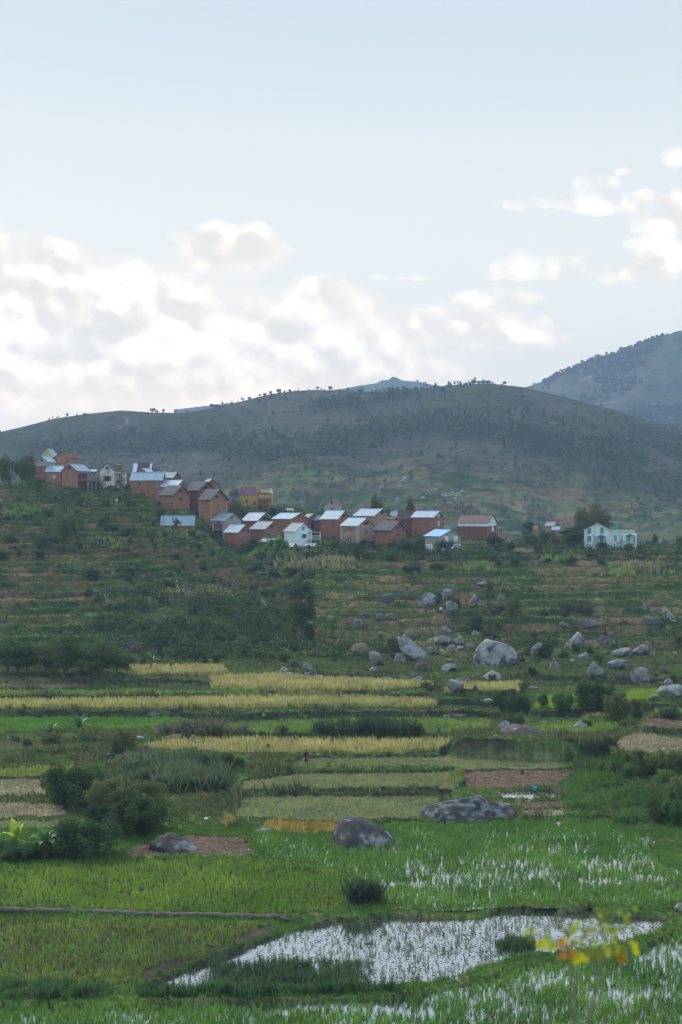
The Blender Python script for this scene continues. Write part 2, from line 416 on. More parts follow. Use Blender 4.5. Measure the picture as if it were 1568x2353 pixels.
# ------------------------------------------------------------------ terrain
ZV = [(-30, -1.9), (0, -1.9), (3, -2.4), (6, -4.3), (55, -25.0), (62, -28.05), (78, -28.05), (100, -27.9), (121, -27.75), (150, -27.45), (165, -27.1), (180, -26.9), (190, -26.0),
      (200, -25.0), (212, -24.2), (225, -23.8)]
ZVx = np.array([a for a, b in ZV]); ZVy = np.array([b for a, b in ZV])
HC = [-300, 0, 200, 330, 430, 550, 700, 900, 1100, 1300, 1568, 1900]
HD = [225, 250, 300, 350, 375, 395, 430, 500, 600]
HT = np.array([
 [-23.8, -18, -6, 5, 8.5, 9.5, 7.5, 4, 1],
 [-23.8, -18.5, -8, 2, 5.5, 6.8, 4, 0, -6],
 [-23.8, -19, -8.5, 1.5, 5.2, 6.5, 4, 0, -8],
 [-23.8, -19.5, -9.5, 1, 4.9, 5.6, 3, -3, -10],
 [-23.8, -19.5, -11, -2.5, 0.2, 3.2, 2, -5, -11],
 [-23.8, -20.2, -13.5, -8.5, -3.5, 1.0, 1.2, -7, -13],
 [-23.8, -20.5, -14, -8.8, -4.5, 0.3, 0.5, -9, -14],
 [-23.8, -20.5, -14, -8.8, -7, -4, -5, -11, -14],
 [-23.8, -20.5, -13.6, -8.6, -7.8, -7.4, -9, -13, -15],
 [-23.8, -20.5, -13.6, -8.8, -8.7, -9, -11, -15, -16],
 [-23.8, -20.5, -13.8, -9.6, -9.8, -10, -12, -16, -17],
 [-23.8, -20.5, -13.8, -9.6, -9.8, -10, -12, -16, -17]])
CRX = [-500, -200, 0, 60, 120, 200, 280, 350, 420, 500, 560, 620, 680, 720, 790, 860, 930, 1000, 1050, 1100, 1150, 1200, 1300, 1400, 1500, 1568, 1700, 2000]
CRY = [1060, 1030, 992, 978, 962, 950, 942, 947, 948, 935, 920, 905, 897, 895, 896, 900, 895, 888, 883, 881, 883, 888, 912, 938, 968, 980, 1000, 1040]
def u2v(u): return (u*FPX+341)/K
def v2u(v): return (np.asarray(v)*K-341)/FPX

# regular in screen columns, fine where the photo looks: columns u = x/max(y,40), rows D = y
Uc = np.concatenate([np.linspace(-0.62, -0.31, 18)[:-1], np.arange(-0.31, 0.3101, 0.00145), np.linspace(0.31, 0.62, 18)[1:]])
Dc = np.concatenate([np.arange(-28, 40, 3.0), np.arange(40, 62, 1.5), np.arange(62, 228, 0.3), np.arange(228, 420, 0.42), np.arange(420, 700, 3.0), np.arange(700, 1560, 4.5)])
UU, DD = np.meshgrid(Uc, Dc)
NX, NY = len(Uc), len(Dc)
WX = UU*np.maximum(DD, 40.0)
VV = u2v(UU)
def hill_table(v, d):
    i = np.clip(np.searchsorted(HC, v)-1, 0, len(HC)-2); j = np.clip(np.searchsorted(HD, d)-1, 0, len(HD)-2)
    hc = np.array(HC, float); hd = np.array(HD, float)
    fu = np.clip((v-hc[i])/(hc[i+1]-hc[i]), 0, 1); fd = np.clip((d-hd[j])/(hd[j+1]-hd[j]), 0, 1)
    fu = fu*fu*(3-2*fu)*0.6+fu*0.4
    a = HT[i, j]; b = HT[i+1, j]; c = HT[i, j+1]; e = HT[i+1, j+1]
    return (a*(1-fu)+b*fu)*(1-fd)+(c*(1-fu)+e*fu)*fd
zb = np.interp(DD, ZVx, ZVy)
zh = hill_table(VV, DD)
zc = (HZ-np.interp(VV, CRX, CRY))*K/FPX*1300.0
tt = np.clip((DD-600)/700.0, 0, 2)
g = np.interp(tt, [0, .143, .286, .571, .786, .93, 1.0, 1.08, 1.2, 1.4], [0, .06, .16, .43, .72, .93, 1.0, 1.015, 0.96, 0.75])
z600 = hill_table(VV, np.full_like(DD, 600.0))
zbig = z600+(zc-z600)*g
Z = np.where(DD < 225, zb, np.where(DD < 600, zh, zbig))
# broad lumps
lump = (fbm(WX/28, DD/28, 3)-0.5)
w_h = sstep(228, 262, DD)*(1-sstep(335, 350, DD))
Z += lump*3.0*w_h
w_b = sstep(620, 760, DD)*(1-sstep(1180, 1290, DD))
Z += (fbm(WX/150, DD/210, 5)-0.5)*48*w_b
Z += (fbm(WX/30, DD/45, 6)-0.5)*5*sstep(620, 700, DD)*(1-sstep(1250, 1300, DD))
# gully in front of the village (left of centre)
gx = VV-(690-0.4*(DD-225)); gu = np.exp(-(gx/70)**2)*sstep(235, 260, DD)*(1-sstep(300, 335, DD)); Z -= 2.2*gu
# terraces on the village hill and on the lower part of the big hill
def terrace(z, step, nz, rise):
    q = z/step+nz; fl = np.floor(q); fr = q-fl
    r = np.clip((fr-(1-rise))/rise, 0, 1); r = r*r*(3-2*r)
    return (fl+r-nz+0.12*fr)*step, fr, fl
thill = sstep(226, 240, DD)*(1-sstep(400, 440, DD))
scrub = sstep(0.50, 0.62, fbm(VV/260, (DD-225)/42, 11, 3))*sstep(235, 260, DD)
ravine = np.clip(1.25-(((VV-450)/245)**2+((DD-258)/34)**2), 0, 1)*(DD < 330)
ravine = np.clip(ravine*1.6, 0, 1)
zt, frh, flh = terrace(Z, 1.15, 1.3*(fbm(WX/26, DD/20, 21, 3)-0.5), 0.22)
wt = thill*(1-0.8*ravine)
Z = Z*(1-wt)+zt*wt
tbig = sstep(590, 640, DD)*(1-sstep(860, 960, DD))*sstep(0.22, 0.34, fbm(WX/160, DD/160, 31, 3))
zt, frb, flb = terrace(Z, 2.6, 2.2*(fbm(WX/60, DD/60, 33, 3)-0.5), 0.3)
Z = Z*(1-tbig)+zt*tbig

# ---- the fields: polygons in view coordinates at their own level
RICE, PADDY, POOL, MUDR, YEL, GRN, VIV, STUB, BROWN, PALE, GOLD, BRT, WEED, WETB, YLG = range(1, 16)
FIELDS = [
 (PADDY, -28.05, [(-600, 2760), (-600, 2318), (0, 2314), (500, 2304), (900, 2292), (1010, 2274), (1180, 2230), (1280, 2207), (1420, 2198), (1500, 2170), (1568, 2130), (1700, 2100), (2200, 2090), (2200, 2760)]),
 (POOL, -27.98, [(345, 2262), (480, 2210), (650, 2144), (760, 2114), (900, 2104), (1100, 2110), (1135, 2094), (1200, 2090), (1300, 2093), (1365, 2091), (1395, 2106), (1545, 2112), (1500, 2142), (1400, 2172), (1200, 2198), (1010, 2247), (900, 2266), (600, 2278), (400, 2276)]),
 (MUDR, -27.85, [(-600, 2112), (0, 2112), (300, 2118), (600, 2124), (645, 2130), (560, 2170), (430, 2215), (330, 2256), (0, 2292), (-600, 2300)]),
 (RICE, -27.75, [(-600, 1990), (0, 1990), (300, 1978), (600, 1978), (700, 1988), (790, 2010), (865, 2060), (750, 2092), (670, 2104), (300, 2094), (0, 2086), (-600, 2086)]),
 (PADDY+20, -27.7, [(560, 1912), (640, 1908), (770, 1914), (900, 1890), (1150, 1886), (1400, 1880), (1450, 1900), (1490, 1935), (1530, 1990), (1568, 2020), (1700, 2020), (1700, 2070), (1568, 2074), (1420, 2078), (1370, 2072), (1250, 2074), (1120, 2072), (1080, 2078), (900, 2084), (882, 2056), (800, 2006), (735, 1984), (620, 1970), (598, 1945)]),
 (BROWN+20, -27.55, [(288, 1966), (330, 1940), (440, 1920), (560, 1926), (592, 1966)]),
 (STUB, -27.6, [(545, 1878), (560, 1834), (700, 1831), (1010, 1832), (1000, 1860), (960, 1880), (820, 1885)]),
 (GOLD, -27.6, [(605, 1903), (622, 1890), (800, 1888), (790, 1908), (700, 1912)]),
 (STUB, -27.5, [(545, 1820), (560, 1797), (700, 1779), (1040, 1777), (1048, 1815)]),
 (STUB, -27.4, [(640, 1769), (700, 1744), (1030, 1740), (1330, 1753), (1320, 1764), (1060, 1767)]),
 (BROWN, -27.5, [(1068, 1812), (1066, 1773), (1325, 1769), (1300, 1790), (1280, 1806)]),
 (WETB, -27.6, [(1160, 1834), (1145, 1820), (1275, 1818), (1290, 1832)]),
 (BROWN, -27.65, [(1205, 1857), (1175, 1843), (1385, 1839), (1392, 1854)]),
 (PALE, -27.68, [(1210, 1876), (1205, 1864), (1400, 1860), (1405, 1872)]),
 (YEL, -27.15, [(330, 1727), (385, 1705), (600, 1700), (1040, 1703), (1033, 1722), (1010, 1730), (700, 1733), (500, 1733)]),
 (GRN, -27.0, [(430, 1688), (520, 1668), (700, 1656), (1000, 1652), (1130, 1656), (1130, 1680), (1030, 1690), (700, 1691)]),
 (VIV, -27.0, [(-600, 1682), (0, 1682), (300, 1676), (460, 1660), (400, 1650), (0, 1650), (-600, 1650)]),
 (YEL, -25.8, [(-600, 1626), (0, 1626), (500, 1624), (1000, 1622), (1010, 1612), (900, 1606), (700, 1603), (400, 1608), (0, 1612), (-600, 1612)]),
 (GRN, -25.15, [(-600, 1598), (0, 1597), (590, 1594), (600, 1589), (0, 1589), (-600, 1589)]),
 (BROWN+20, -24.75, [(-600, 1579), (0, 1579), (205, 1577), (205, 1570), (0, 1570), (-600, 1570)]),
 (WEED, -24.3, [(-600, 1563), (300, 1561), (480, 1563), (480, 1557), (-600, 1557)]),
 (YEL, -24.0, [(290, 1552), (300, 1533), (515, 1532), (530, 1550)]),
 (YEL, -24.6, [(485, 1579), (490, 1558), (640, 1552), (740, 1560), (900, 1568), (1010, 1573), (900, 1582), (700, 1586)]),
 (YEL+20, -24.5, [(1020, 1590), (1060, 1573), (1200, 1571), (1190, 1590)]),
 (GRN, -25.3, [(1150, 1686), (1180, 1669), (1340, 1661), (1440, 1663), (1400, 1681), (1300, 1688)]),
 (YLG, -25.0, [(1340, 1652), (1350, 1645), (1440, 1642), (1440, 1651)]),
 (PALE, -25.0, [(1440, 1732), (1420, 1702), (1470, 1684), (1568, 1700), (2200, 1710), (2200, 1745), (1568, 1744)]),
 (BROWN+20, -24.3, [(1470, 1668), (1480, 1652), (1568, 1650), (2200, 1650), (2200, 1672), (1568, 1672)]),
 (YLG, -24.0, [(1510, 1642), (1512, 1632), (2200, 1628), (2200, 1642)]),
 (BRT, -24.9, [(1225, 1626), (1240, 1600), (1330, 1595), (1420, 1591), (1440, 1611), (1330, 1622)]),
 (BRT, -24.6, [(1440, 1606), (1450, 1587), (1540, 1583), (2200, 1583), (2200, 1604)]),
 (PALE, -27.6, [(-600, 1829), (-600, 1795), (0, 1793), (103, 1791), (108, 1826), (0, 1830)]),
 (PALE, -27.65, [(-600, 1880), (-600, 1848), (0, 1846), (140, 1851), (155, 1872), (0, 1882)]),
 (STUB, -27.7, [(-600, 1906), (-600, 1890), (140, 1887), (125, 1900)]),
 (YLG, -27.3, [(-600, 1784), (-600, 1771), (0, 1769), (190, 1763), (195, 1771), (60, 1783)]),
 (WEED, -27.05, [(-600, 1728), (0, 1724), (220, 1720), (235, 1712), (0, 1702), (-600, 1702)]),
]
def pip(poly, x, y):
    ins = np.zeros(x.shape, bool); n = len(poly)
    for i in range(n):
        x1, y1 = poly[i]; x2, y2 = poly[(i+1) % n]
        c = ((y1 > y) != (y2 > y))
        with np.errstate(divide='ignore', invalid='ignore'):
            xi = (x2-x1)*(y-y1)/(y2-y1+1e-12)+x1
        ins ^= c & (x < xi)
    return ins
TYPE = np.zeros(Z.shape, np.int32); FID = np.full(Z.shape, -1)
wob_u = (fbm(WX/3.0, DD/3.0, 41, 3)-0.5)*0.006; wob_d = (fbm(WX/3.5, DD/3.5, 43, 3)-0.5)*0.9
FP = []
jv = (DD[:, 0] > 58) & (DD[:, 0] < 232)
for fi, (ty, z0, poly) in enumerate(FIELDS):
    pud = []
    for i in range(len(poly)):
        (x1, y1), (x2, y2) = poly[i], poly[(i+1) % len(poly)]
        for t in (0, .25, .5, .75):
            vx = x1+(x2-x1)*t; vy = y1+(y2-y1)*t
            pud.append((float(v2u(vx)), -z0*FPX/((vy-HZ)*K)))
    FP.append(pud)
    ins = pip(pud, UU[jv]+wob_u[jv], DD[jv]+wob_d[jv])
    sub = TYPE[jv]; sub[ins] = ty % 20; TYPE[jv] = sub
    sub = FID[jv]; sub[ins] = fi; FID[jv] = sub
zf = np.array([f[1] for f in FIELDS]+[0.0])
inf = FID >= 0
Z = np.where(inf, zf[FID], Z)
# fill the gaps between the fields smoothly
sl = slice(np.argmax(Dc > 58), np.argmax(Dc > 236))
A = Z[sl].copy(); fix = inf[sl].copy(); fix[0] = True; fix[-1] = True
edge = (DD[sl] > 228)
fix |= edge
for it in range(260):
    B = A.copy()
    B[1:-1] = (A[:-2]+A[2:])*0.5
    B[:, 1:-1] = B[:, 1:-1]*0.72+(A[:, :-2]+A[:, 2:])*0.14
    A = np.where(fix, A, B)
Z[sl] = A
def blur(a, n):
    for _ in range(n):
        b = a.copy(); b[1:-1] = (a[:-2]+a[1:-1]*2+a[2:])/4; b[:, 1:-1] = (b[:, :-2]+b[:, 1:-1]*2+b[:, 2:])/4; a = b
    return a
bm = blur(inf.astype(float), 6)
near = (DD > 70) & (DD < 226)
bump = np.where(~inf, np.clip(bm, 0, 1)*(1.15-bm)*0.9, 0)*near
NARROW = wild0 = (~inf) & (DD > 118) & (DD < 160) & (blur(inf.astype(float), 5) > .22)
Z += bump*np.where(NARROW, 0.16, 0.42)
wild = (~inf) & near
rs_ = sstep(1290, 1400, VV)*sstep(125, 131, DD)*(1-sstep(150, 158, DD))*wild
Z += rs_*(fbm(WX/6, DD/5, 49, 3)-0.42)*2.6
# crisp stepped banks between the fields: a flat grassy lip above a steep face painted with shade
stp = np.where((VV > 1010) & (VV < 1440) & (DD < 166), 1.4, 1.0)
qv = Z/stp+0.5*(fbm(WX/14, DD/9, 47, 3)-0.5); flv = np.floor(qv); frv = qv-flv
rv = np.clip((frv-.42)/.16, 0, 1); rv = rv*rv*(3-2*rv)
Zt_ = (flv+rv+0.10*frv-0.5*(fbm(WX/14, DD/9, 47, 3)-0.5))*stp
wv = wild*sstep(128, 136, DD)*(1-sstep(222, 226, DD))*(~NARROW)*0.85*np.where((VV > 1040)&(VV < 1440), sstep(146, 150, DD), 1.0)
Z = Z*(1-wv)+Zt_*wv
FACE = wv*sstep(.38, .44, frv)*(1-sstep(.56, .62, frv)); LIP = wv*sstep(.56, .62, frv)*(1-sstep(.72, .82, frv))  # masks: steep faces for painted shade, lips for brighter grass
bk = wild*sstep(1015, 1075, VV)*(1-sstep(1395, 1440, VV))*((DD > 150.8)&(DD < 163))
dn_ = DD+(fbm(WX/5, DD/5, 46, 3)-.5)*2.2
Z = Z*(1-bk)+(-27.45+2.1*sstep(151.6, 154.6, dn_)+0.03*(DD-155))*bk
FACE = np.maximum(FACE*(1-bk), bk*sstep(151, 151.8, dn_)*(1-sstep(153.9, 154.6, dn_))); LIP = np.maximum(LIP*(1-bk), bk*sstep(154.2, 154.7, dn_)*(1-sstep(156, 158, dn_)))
Z += wild*((fbm(WX/1.3, DD/1.3, 51, 3)-0.5)*0.28+(fbm(WX/5, DD/5, 52, 3)-0.5)*0.5*sstep(0, 0.3, 1-bm))
mudf = np.isin(TYPE, (MUDR, RICE)) ; Z += mudf*(fbm(WX/0.8, DD/0.8, 53, 3)-0.5)*0.12
wetf = np.isin(TYPE, (PADDY, POOL, WETB))
Z -= wetf*0.16
Z += (np.isin(TYPE, (PADDY, WETB)))*(fbm(WX/1.5, DD/1.5, 55, 4)-0.5)*0.16
Z += (TYPE == POOL)*(fbm(WX/0.9, DD/0.6, 57, 4)-0.5)*0.20
Z += np.isin(TYPE, (BROWN,))*(fbm(WX/0.6, DD/0.6, 56, 3)-0.5)*0.22
hl = (DD >= 226) & (DD < 420); Z += hl*(fbm(WX/2.0, DD/2.0, 58, 3)-0.5)*0.45

# pads for the houses (world x, y, radius, height): filled in by the houses list below
PADS = []
def add_pads():
    global Z
    for (x, y, r, z) in PADS:
        d = np.sqrt((WX-x)**2+(DD-y)**2); w = 1-sstep(r, r+5, d)
        Z = Z*(1-w)+z*w

def hslope():
    """running maximum of z/D along every column, to find where a ray of the picture meets the ground"""
    global RM, JS
    JS = np.argmax(Dc >= 62)
    RM = np.maximum.accumulate(Z[JS:]/DD[JS:], axis=0)
def hit(vx, vy, dmin=62.0):
    """distance and point where the ray of the photo's point (vx,vy) meets the ground"""
    u = float(v2u(vx)); b = (HZ-vy)*K/FPX
    i = int(np.clip(np.searchsorted(Uc, u)-1, 0, NX-2)); f = (u-Uc[i])/(Uc[i+1]-Uc[i])
    col = RM[:, i]*(1-f)+RM[:, i+1]*f
    j = int(np.searchsorted(col, b)); j = min(j, len(col)-1)
    if j > 0:
        c0, c1 = col[j-1], col[j]; t = (b-c0)/(c1-c0) if c1 > c0 else 0
        D = Dc[JS+j-1]+(Dc[JS+j]-Dc[JS+j-1])*t
    else: D = Dc[JS]
    return D
def zat(x, y):
    x = np.asarray(x, float); y = np.asarray(y, float)
    u = x/np.maximum(y, 40.0)
    i = np.clip(np.searchsorted(Uc, u)-1, 0, NX-2); j = np.clip(np.searchsorted(Dc, y)-1, 0, NY-2)
    fu = np.clip((u-Uc[i])/(Uc[i+1]-Uc[i]), 0, 1); fd = np.clip((y-Dc[j])/(Dc[j+1]-Dc[j]), 0, 1)
    return (Z[j, i]*(1-fu)+Z[j, i+1]*fu)*(1-fd)+(Z[j+1, i]*(1-fu)+Z[j+1, i+1]*fu)*fd
def on_ground(vx, vy, sink=0.0):
    D = hit(vx, vy); x = float(v2u(vx))*D
    return Vector((x, D, float(zat(x, D))-sink)), D
# ------------------------------------------------------------------ houses
def vary(s):  return s
HOUSES = []
def house(name, label, reg, xl, xc, xr, yb, ye, yr, D, wall, roof, wins=(), th=40, gable='R', oh=0.35, thick=0.07, cat='house', group=None, extras=None, sink=2.5, pad=True, ridgecap=True, flat=False):
    """a house read off the photo: left end, near corner, right end, base, eave and ridge rows, then its real size at distance D"""
    m = D/FPX*K*VS(reg)                       # metres per zoom pixel
    t = math.radians(th)
    L = max(2.0, (xc-xl)*m/math.cos(t)); W = max(1.2, (xr-xc)*m/math.sin(t))
    H = (yb-ye)*m; R = (ye-yr)*m
    vx, vy = V(reg, xc, yb)
    c = P(vx, vy, D)
    e = empty(name, c, -t)
    tag(e, label, cat, group)
    ca, sa = math.cos(-t), math.sin(-t)
    cx = c.x+(-L/2)*ca-(W/2)*sa; cy = c.y+(-L/2)*sa+(W/2)*ca
    if pad: PADS.append((cx, cy, max(L, W)*0.55, c.z-0.1))
    wl = MB()
    if flat:
        wl.box(-L, 0, 0, W, -sink, H)
    elif gable == 'R':
        vs = [(-L,0,-sink),(0,0,-sink),(0,W,-sink),(-L,W,-sink),(-L,0,H),(0,0,H),(0,W/2,H+R),(0,W,H),(-L,W,H),(-L,W/2,H+R)]
        wl.add(vs, [(0,1,5,4),(1,2,7,6,5),(2,3,8,7),(3,0,4,9,8),(4,5,6,9),(9,6,7,8),(0,3,2,1)])
    else:
        vs = [(-L,0,-sink),(0,0,-sink),(0,W,-sink),(-L,W,-sink),(-L,0,H),(0,0,H),(0,W,H),(-L,W,H),(-L/2,0,H+R),(-L/2,W,H+R)]
        wl.add(vs, [(0,1,5,8,4),(1,2,6,5),(2,3,7,9,6),(3,0,4,7),(4,8,9,7),(8,5,6,9),(0,3,2,1)])
    w = wl.build('wall', wall, e)
    if not flat:
        rb = MB(); o = oh; up = thick+0.01
        if gable == 'R':
            k = R/(W/2); dz = k*o
            rb.slab([(-L-o,-o,H-dz+up),(o,-o,H-dz+up),(o,W/2,H+R+up),(-L-o,W/2,H+R+up)], thick)
            rb.slab([(-L-o,W/2,H+R+up),(o,W/2,H+R+up),(o,W+o,H-dz+up),(-L-o,W+o,H-dz+up)], thick)
            cap = MB().tube([(-L-o, W/2, H+R+up+0.02), (o, W/2, H+R+up+0.02)], [0.09, 0.09], 6)
        else:
            k = R/(L/2); dz = k*o
            rb.slab([(-L-o,-o,H-dz+up),(-L/2,-o,H+R+up),(-L/2,W+o,H+R+up),(-L-o,W+o,H-dz+up)], thick)
            rb.slab([(o,-o,H-dz+up),(-L/2,-o,H+R+up),(-L/2,W+o,H+R+up),(o,W+o,H-dz+up)], thick)
            cap = MB().tube([(-L/2, -o, H+R+up+0.02), (-L/2, W+o, H+R+up+0.02)], [0.09, 0.09], 6)
        ro = rb.build('roof', roof, e)
        if ridgecap: cap.build('ridge_cap', roof, ro)
        # barge boards
    info = dict(e=e, L=L, W=W, H=H, R=R, m=m, t=t, xc=xc, yb=yb, D=D)
    for wn in wins: window(info, *wn)
    if extras: extras(info)
    HOUSES.append(info)
    return info
def facept(I, zx, zy):
    """zoom pixel -> (axis, along, height) on one of the two faces in view"""
    h = (I['yb']-zy)*I['m']
    if zx < I['xc']:
        return 'L', (zx-I['xc'])*I['m']/math.cos(I['t']), h
    return 'R', (zx-I['xc'])*I['m']/math.sin(I['t']), h
def fbox(I, mb, f, a0, a1, z0, z1, d0, d1):
    """box lying on a face: d0..d1 outwards"""
    if f == 'L': mb.box(a0, a1, -d1, -d0, z0, z1)
    else: mb.box(d0, d1, a0, a1, z0, z1)
    return mb
def window(I, zx, zy, w, h, style='dark', door=False):
    f, a, z = facept(I, zx, zy)
    w = w*I['m']/(math.cos(I['t']) if f == 'L' else math.sin(I['t'])); h = h*I['m']
    w = max(0.5, min(w, 1.6)); h = max(0.5, h)
    fr_m = {'dark': m_wood, 'teal': m_teal, 'green': m_green, 'sky': m_sky, 'white': m_whitep, 'glass': m_greywood, 'red': m_redp, 'open': m_wood, 'tealopen': m_teal}[style]
    mb = MB(); t = 0.09
    fbox(I, mb, f, a-w/2-t, a+w/2+t, z+h/2, z+h/2+t, -0.02, 0.07); fbox(I, mb, f, a-w/2-t, a+w/2+t, z-h/2-t, z-h/2, -0.02, 0.10)
    fbox(I, mb, f, a-w/2-t, a-w/2, z-h/2, z+h/2, -0.02, 0.07); fbox(I, mb, f, a+w/2, a+w/2+t, z-h/2, z+h/2, -0.02, 0.07)
    if style in ('glass', 'white'): fbox(I, mb, f, a-0.03, a+0.03, z-h/2, z+h/2, 0.0, 0.055)
    fr = mb.build('door' if door else 'window', fr_m, I['e'])
    pm = m_dark
    if style in ('teal', 'green', 'sky', 'red'): pm = fr_m
    if style == 'white': pm = m_whitep
    if style == 'glass': pm = m_glass
    if style in ('teal', 'green', 'sky', 'red', 'white'):
        fbox(I, MB(), f, a-w/2, a-0.015, z-h/2, z+h/2, -0.02, 0.04).build('shutter', pm, fr); fbox(I, MB(), f, a+0.015, a+w/2, z-h/2, z+h/2, -0.02, 0.04).build('shutter', pm, fr)
    else: fbox(I, MB(), f, a-w/2, a+w/2, z-h/2, z+h/2, -0.02, 0.02).build('pane', pm, fr)
    if style in ('open', 'tealopen'):                     # shutters folded back on either side
        sw = w*0.45
        fbox(I, MB(), f, a-w/2-sw-t, a-w/2-t-0.02, z-h/2, z+h/2, 0.01, 0.06).build('shutter', fr_m, fr); fbox(I, MB(), f, a+w/2+t+0.02, a+w/2+sw+t, z-h/2, z+h/2, 0.01, 0.06).build('shutter', fr_m, fr)
def pilasters(I, m, faces='LR', w=0.45, name='pilaster', mid=False, top=True):
    L, W, H = I['L'], I['W'], I['H']
    for (x, y) in ((-L, 0), (0, 0), (0, W)):
        mb = MB().box(x-w/2 if x else -w*0.6, x+w/2 if x else 0.06, y-0.06 if y == 0 else W-w*0.6, y+w*0.6 if y == 0 else W+0.05, -2, H-0.02)
        mb.build(name, m, I['e'])
    if top:
        mb = MB().box(-L+w/2, -w*0.6, -0.05, 0.02, H-0.45, H-0.04); mb.box(-0.02, 0.05, w*0.6, W-w*0.6, H-0.45, H-0.04)
        mb.build('cornice', m, I['e'])
def barge(I, m, gable='R', w=0.16):
    L, W, H, R = I['L'], I['W'], I['H'], I['R']; o = 0.37
    mb = MB()
    if gable == 'R':
        k = R/(W/2)
        mb.slab([(o, -o, H-k*o+.16), (o+.06, -o, H-k*o+.16), (o+.06, W/2, H+R+.16), (o, W/2, H+R+.16)], w+.1)
        mb.slab([(o, W/2, H+R+.16), (o+.06, W/2, H+R+.16), (o+.06, W+o, H-k*o+.16), (o, W+o, H-k*o+.16)], w+.1)
    else:
        k = R/(L/2)
        mb.slab([(-L-o, -o-.06, H-k*o+.16), (-L-o, -o, H-k*o+.16), (-L/2, -o, H+R+.16), (-L/2, -o-.06, H+R+.16)], w+.1)
        mb.slab([(o, -o-.06, H-k*o+.16), (o, -o, H-k*o+.16), (-L/2, -o, H+R+.16), (-L/2, -o-.06, H+R+.16)], w+.1)
    mb.build('bargeboard', m, I['e'])
def lower_band(I, m, z1, name='lower_wall', d=0.04):
    L, W = I['L'], I['W']
    MB().box(-L-d, d, -d, W+d, -2.4, z1).build(name, m, I['e'])
def verandah(I, x0, x1, y0, depth, levels, post_m, floor_m, roof_m=None, face='L', posts=4, rail=True, h=2.4, zb=0.0):
    """open timber gallery standing in front of a face"""
    e = I['e']
    def bx(mb, a0, a1, d0, d1, z0, z1):
        if face == 'L': mb.box(a0, a1, y0-d1, y0-d0, z0, z1)
        else: mb.box(y0+d0, y0+d1, a0, a1, z0, z1)
    for l in range(levels):
        fl = MB(); bx(fl, x0, x1, 0.0, depth, zb+(l+1)*h-0.12, zb+(l+1)*h); f = fl.build('balcony_floor' if l < levels-1 or roof_m is None else 'balcony_roof', floor_m if (l < levels-1 or roof_m is None) else roof_m, e)
        if rail and l < levels-1 or (rail and roof_m is None):
            r = MB(); z = zb+(l+1)*h
            bx(r, x0, x1, depth-0.08, depth-0.02, z+0.85, z+0.95)
            n = max(3, int((x1-x0)/0.35))
            for i in range(n+1):
                a = x0+(x1-x0)*i/n; bx(r, a-0.03, a+0.03, depth-0.07, depth-0.03, z, z+0.9)
            r.build('railing', post_m, e)
    for i in range(posts):
        a = x0+0.06+(x1-x0-0.12)*i/(posts-1)
        p = MB(); bx(p, a-0.07, a+0.07, depth-0.16, depth-0.02, -2.0, zb+levels*h-0.12); p.build('post', post_m, e)

H1 = house('house', 'small grey-block house on a brick lower storey, farthest left of the hilltop hamlet', 1, 242, 333, 368, 268, 165, 130, 386, m_grey, m_tin,
      [(287, 157, 10, 14), (288, 205, 18, 14)], th=24, gable='L')
lower_band(H1, m_brick, (268-197)*H1['m'])
H2 = house('house', 'pale house whose gable edge is painted bright yellow, behind the hilltop hamlet', 1, 290, 378, 394, 200, 128, 78, 402, m_bluewhite, m_tin, [(335, 112, 12, 12, 'white')], th=24, gable='L')
barge(H2, m_yellowtrim, 'L', 0.5)
H3 = house('house', 'tall orange brick house with a dark red roof and small dormers on the hilltop', 1, 362, 490, 545, 240, 142, 97, 396, m_pale_brick, m_rust,
      [(428, 122, 14, 16, 'glass'), (380, 165, 10, 14), (470, 165, 10, 14)], th=28, gable='L')
for q in (0.25, 0.5, 0.75):
    L_, W_, H_, R_ = H3['L'], H3['W'], H3['H'], H3['R']
    d = MB().box(-1.0, -0.1, W_*q-0.4, W_*q+0.4, H_+0.15, H_+1.35).build('dormer', m_pale_brick, H3['e'])
    MB().slab([(-1.3, W_*q-0.5, H_+1.6), (0.1, W_*q-0.5, H_+1.36), (0.1, W_*q+0.5, H_+1.36), (-1.3, W_*q+0.5, H_+1.6)], 0.08).build('dormer_roof', m_rust, d)
c = MB().box(-H3['L']-0.12, 0.12, -0.12, H3['W']+0.12, H3['H']-1.3, H3['H']-1.1).build('cornice', m_pale_brick, H3['e'])
H4 = house('house', 'brown brick wing with a long blue-grey tin roof left of the balcony house', 1, 318, 424, 440, 308, 233, 196, 384, m_mud, m_tin, [(375, 273, 13, 18, 'sky')], th=10)
H4b = house('house', 'large brown gabled brick house with a two-storey timber balcony on its right side', 1, 420, 541, 606, 345, 228, 184, 380, m_mud, m_tin,
      [(480, 212, 14, 16), (480, 280, 20, 26, 'glass')], th=26, gable='L')
verandah(H4b, -0.2, 5.2, 0.0, 3.6, 2, m_greywood, m_greywood, m_tin, face='R', posts=4, h=(345-245)*H4b['m']/2)
H5 = house('house', 'low brick house under a rusty tin edge behind the balcony house', 1, 600, 664, 682, 310, 234, 224, 394, m_pale_brick, m_tin, [(640, 246, 10, 12), (662, 248, 8, 12)], th=20)
H6 = house('house', 'tall weathered white house with brown stains and a dark open gable window', 1, 686, 796, 868, 350, 228, 176, 382, m_stained, m_thatch,
      [(742, 212, 16, 18), (744, 284, 30, 34, 'open')], th=28, gable='L')
verandah(H6, 0.3, 3.2, 0.0, 2.0, 2, m_wood, m_wood, m_rust, face='R', posts=3, h=(350-250)*H6['m']/2)
L_, W_, H_, R_ = H6['L'], H6['W'], H6['H'], H6['R']
d = MB().box(-1.2, -0.05, 1.5, 3.6, H_+0.1, H_+1.5).build('dormer', m_wood, H6['e'])
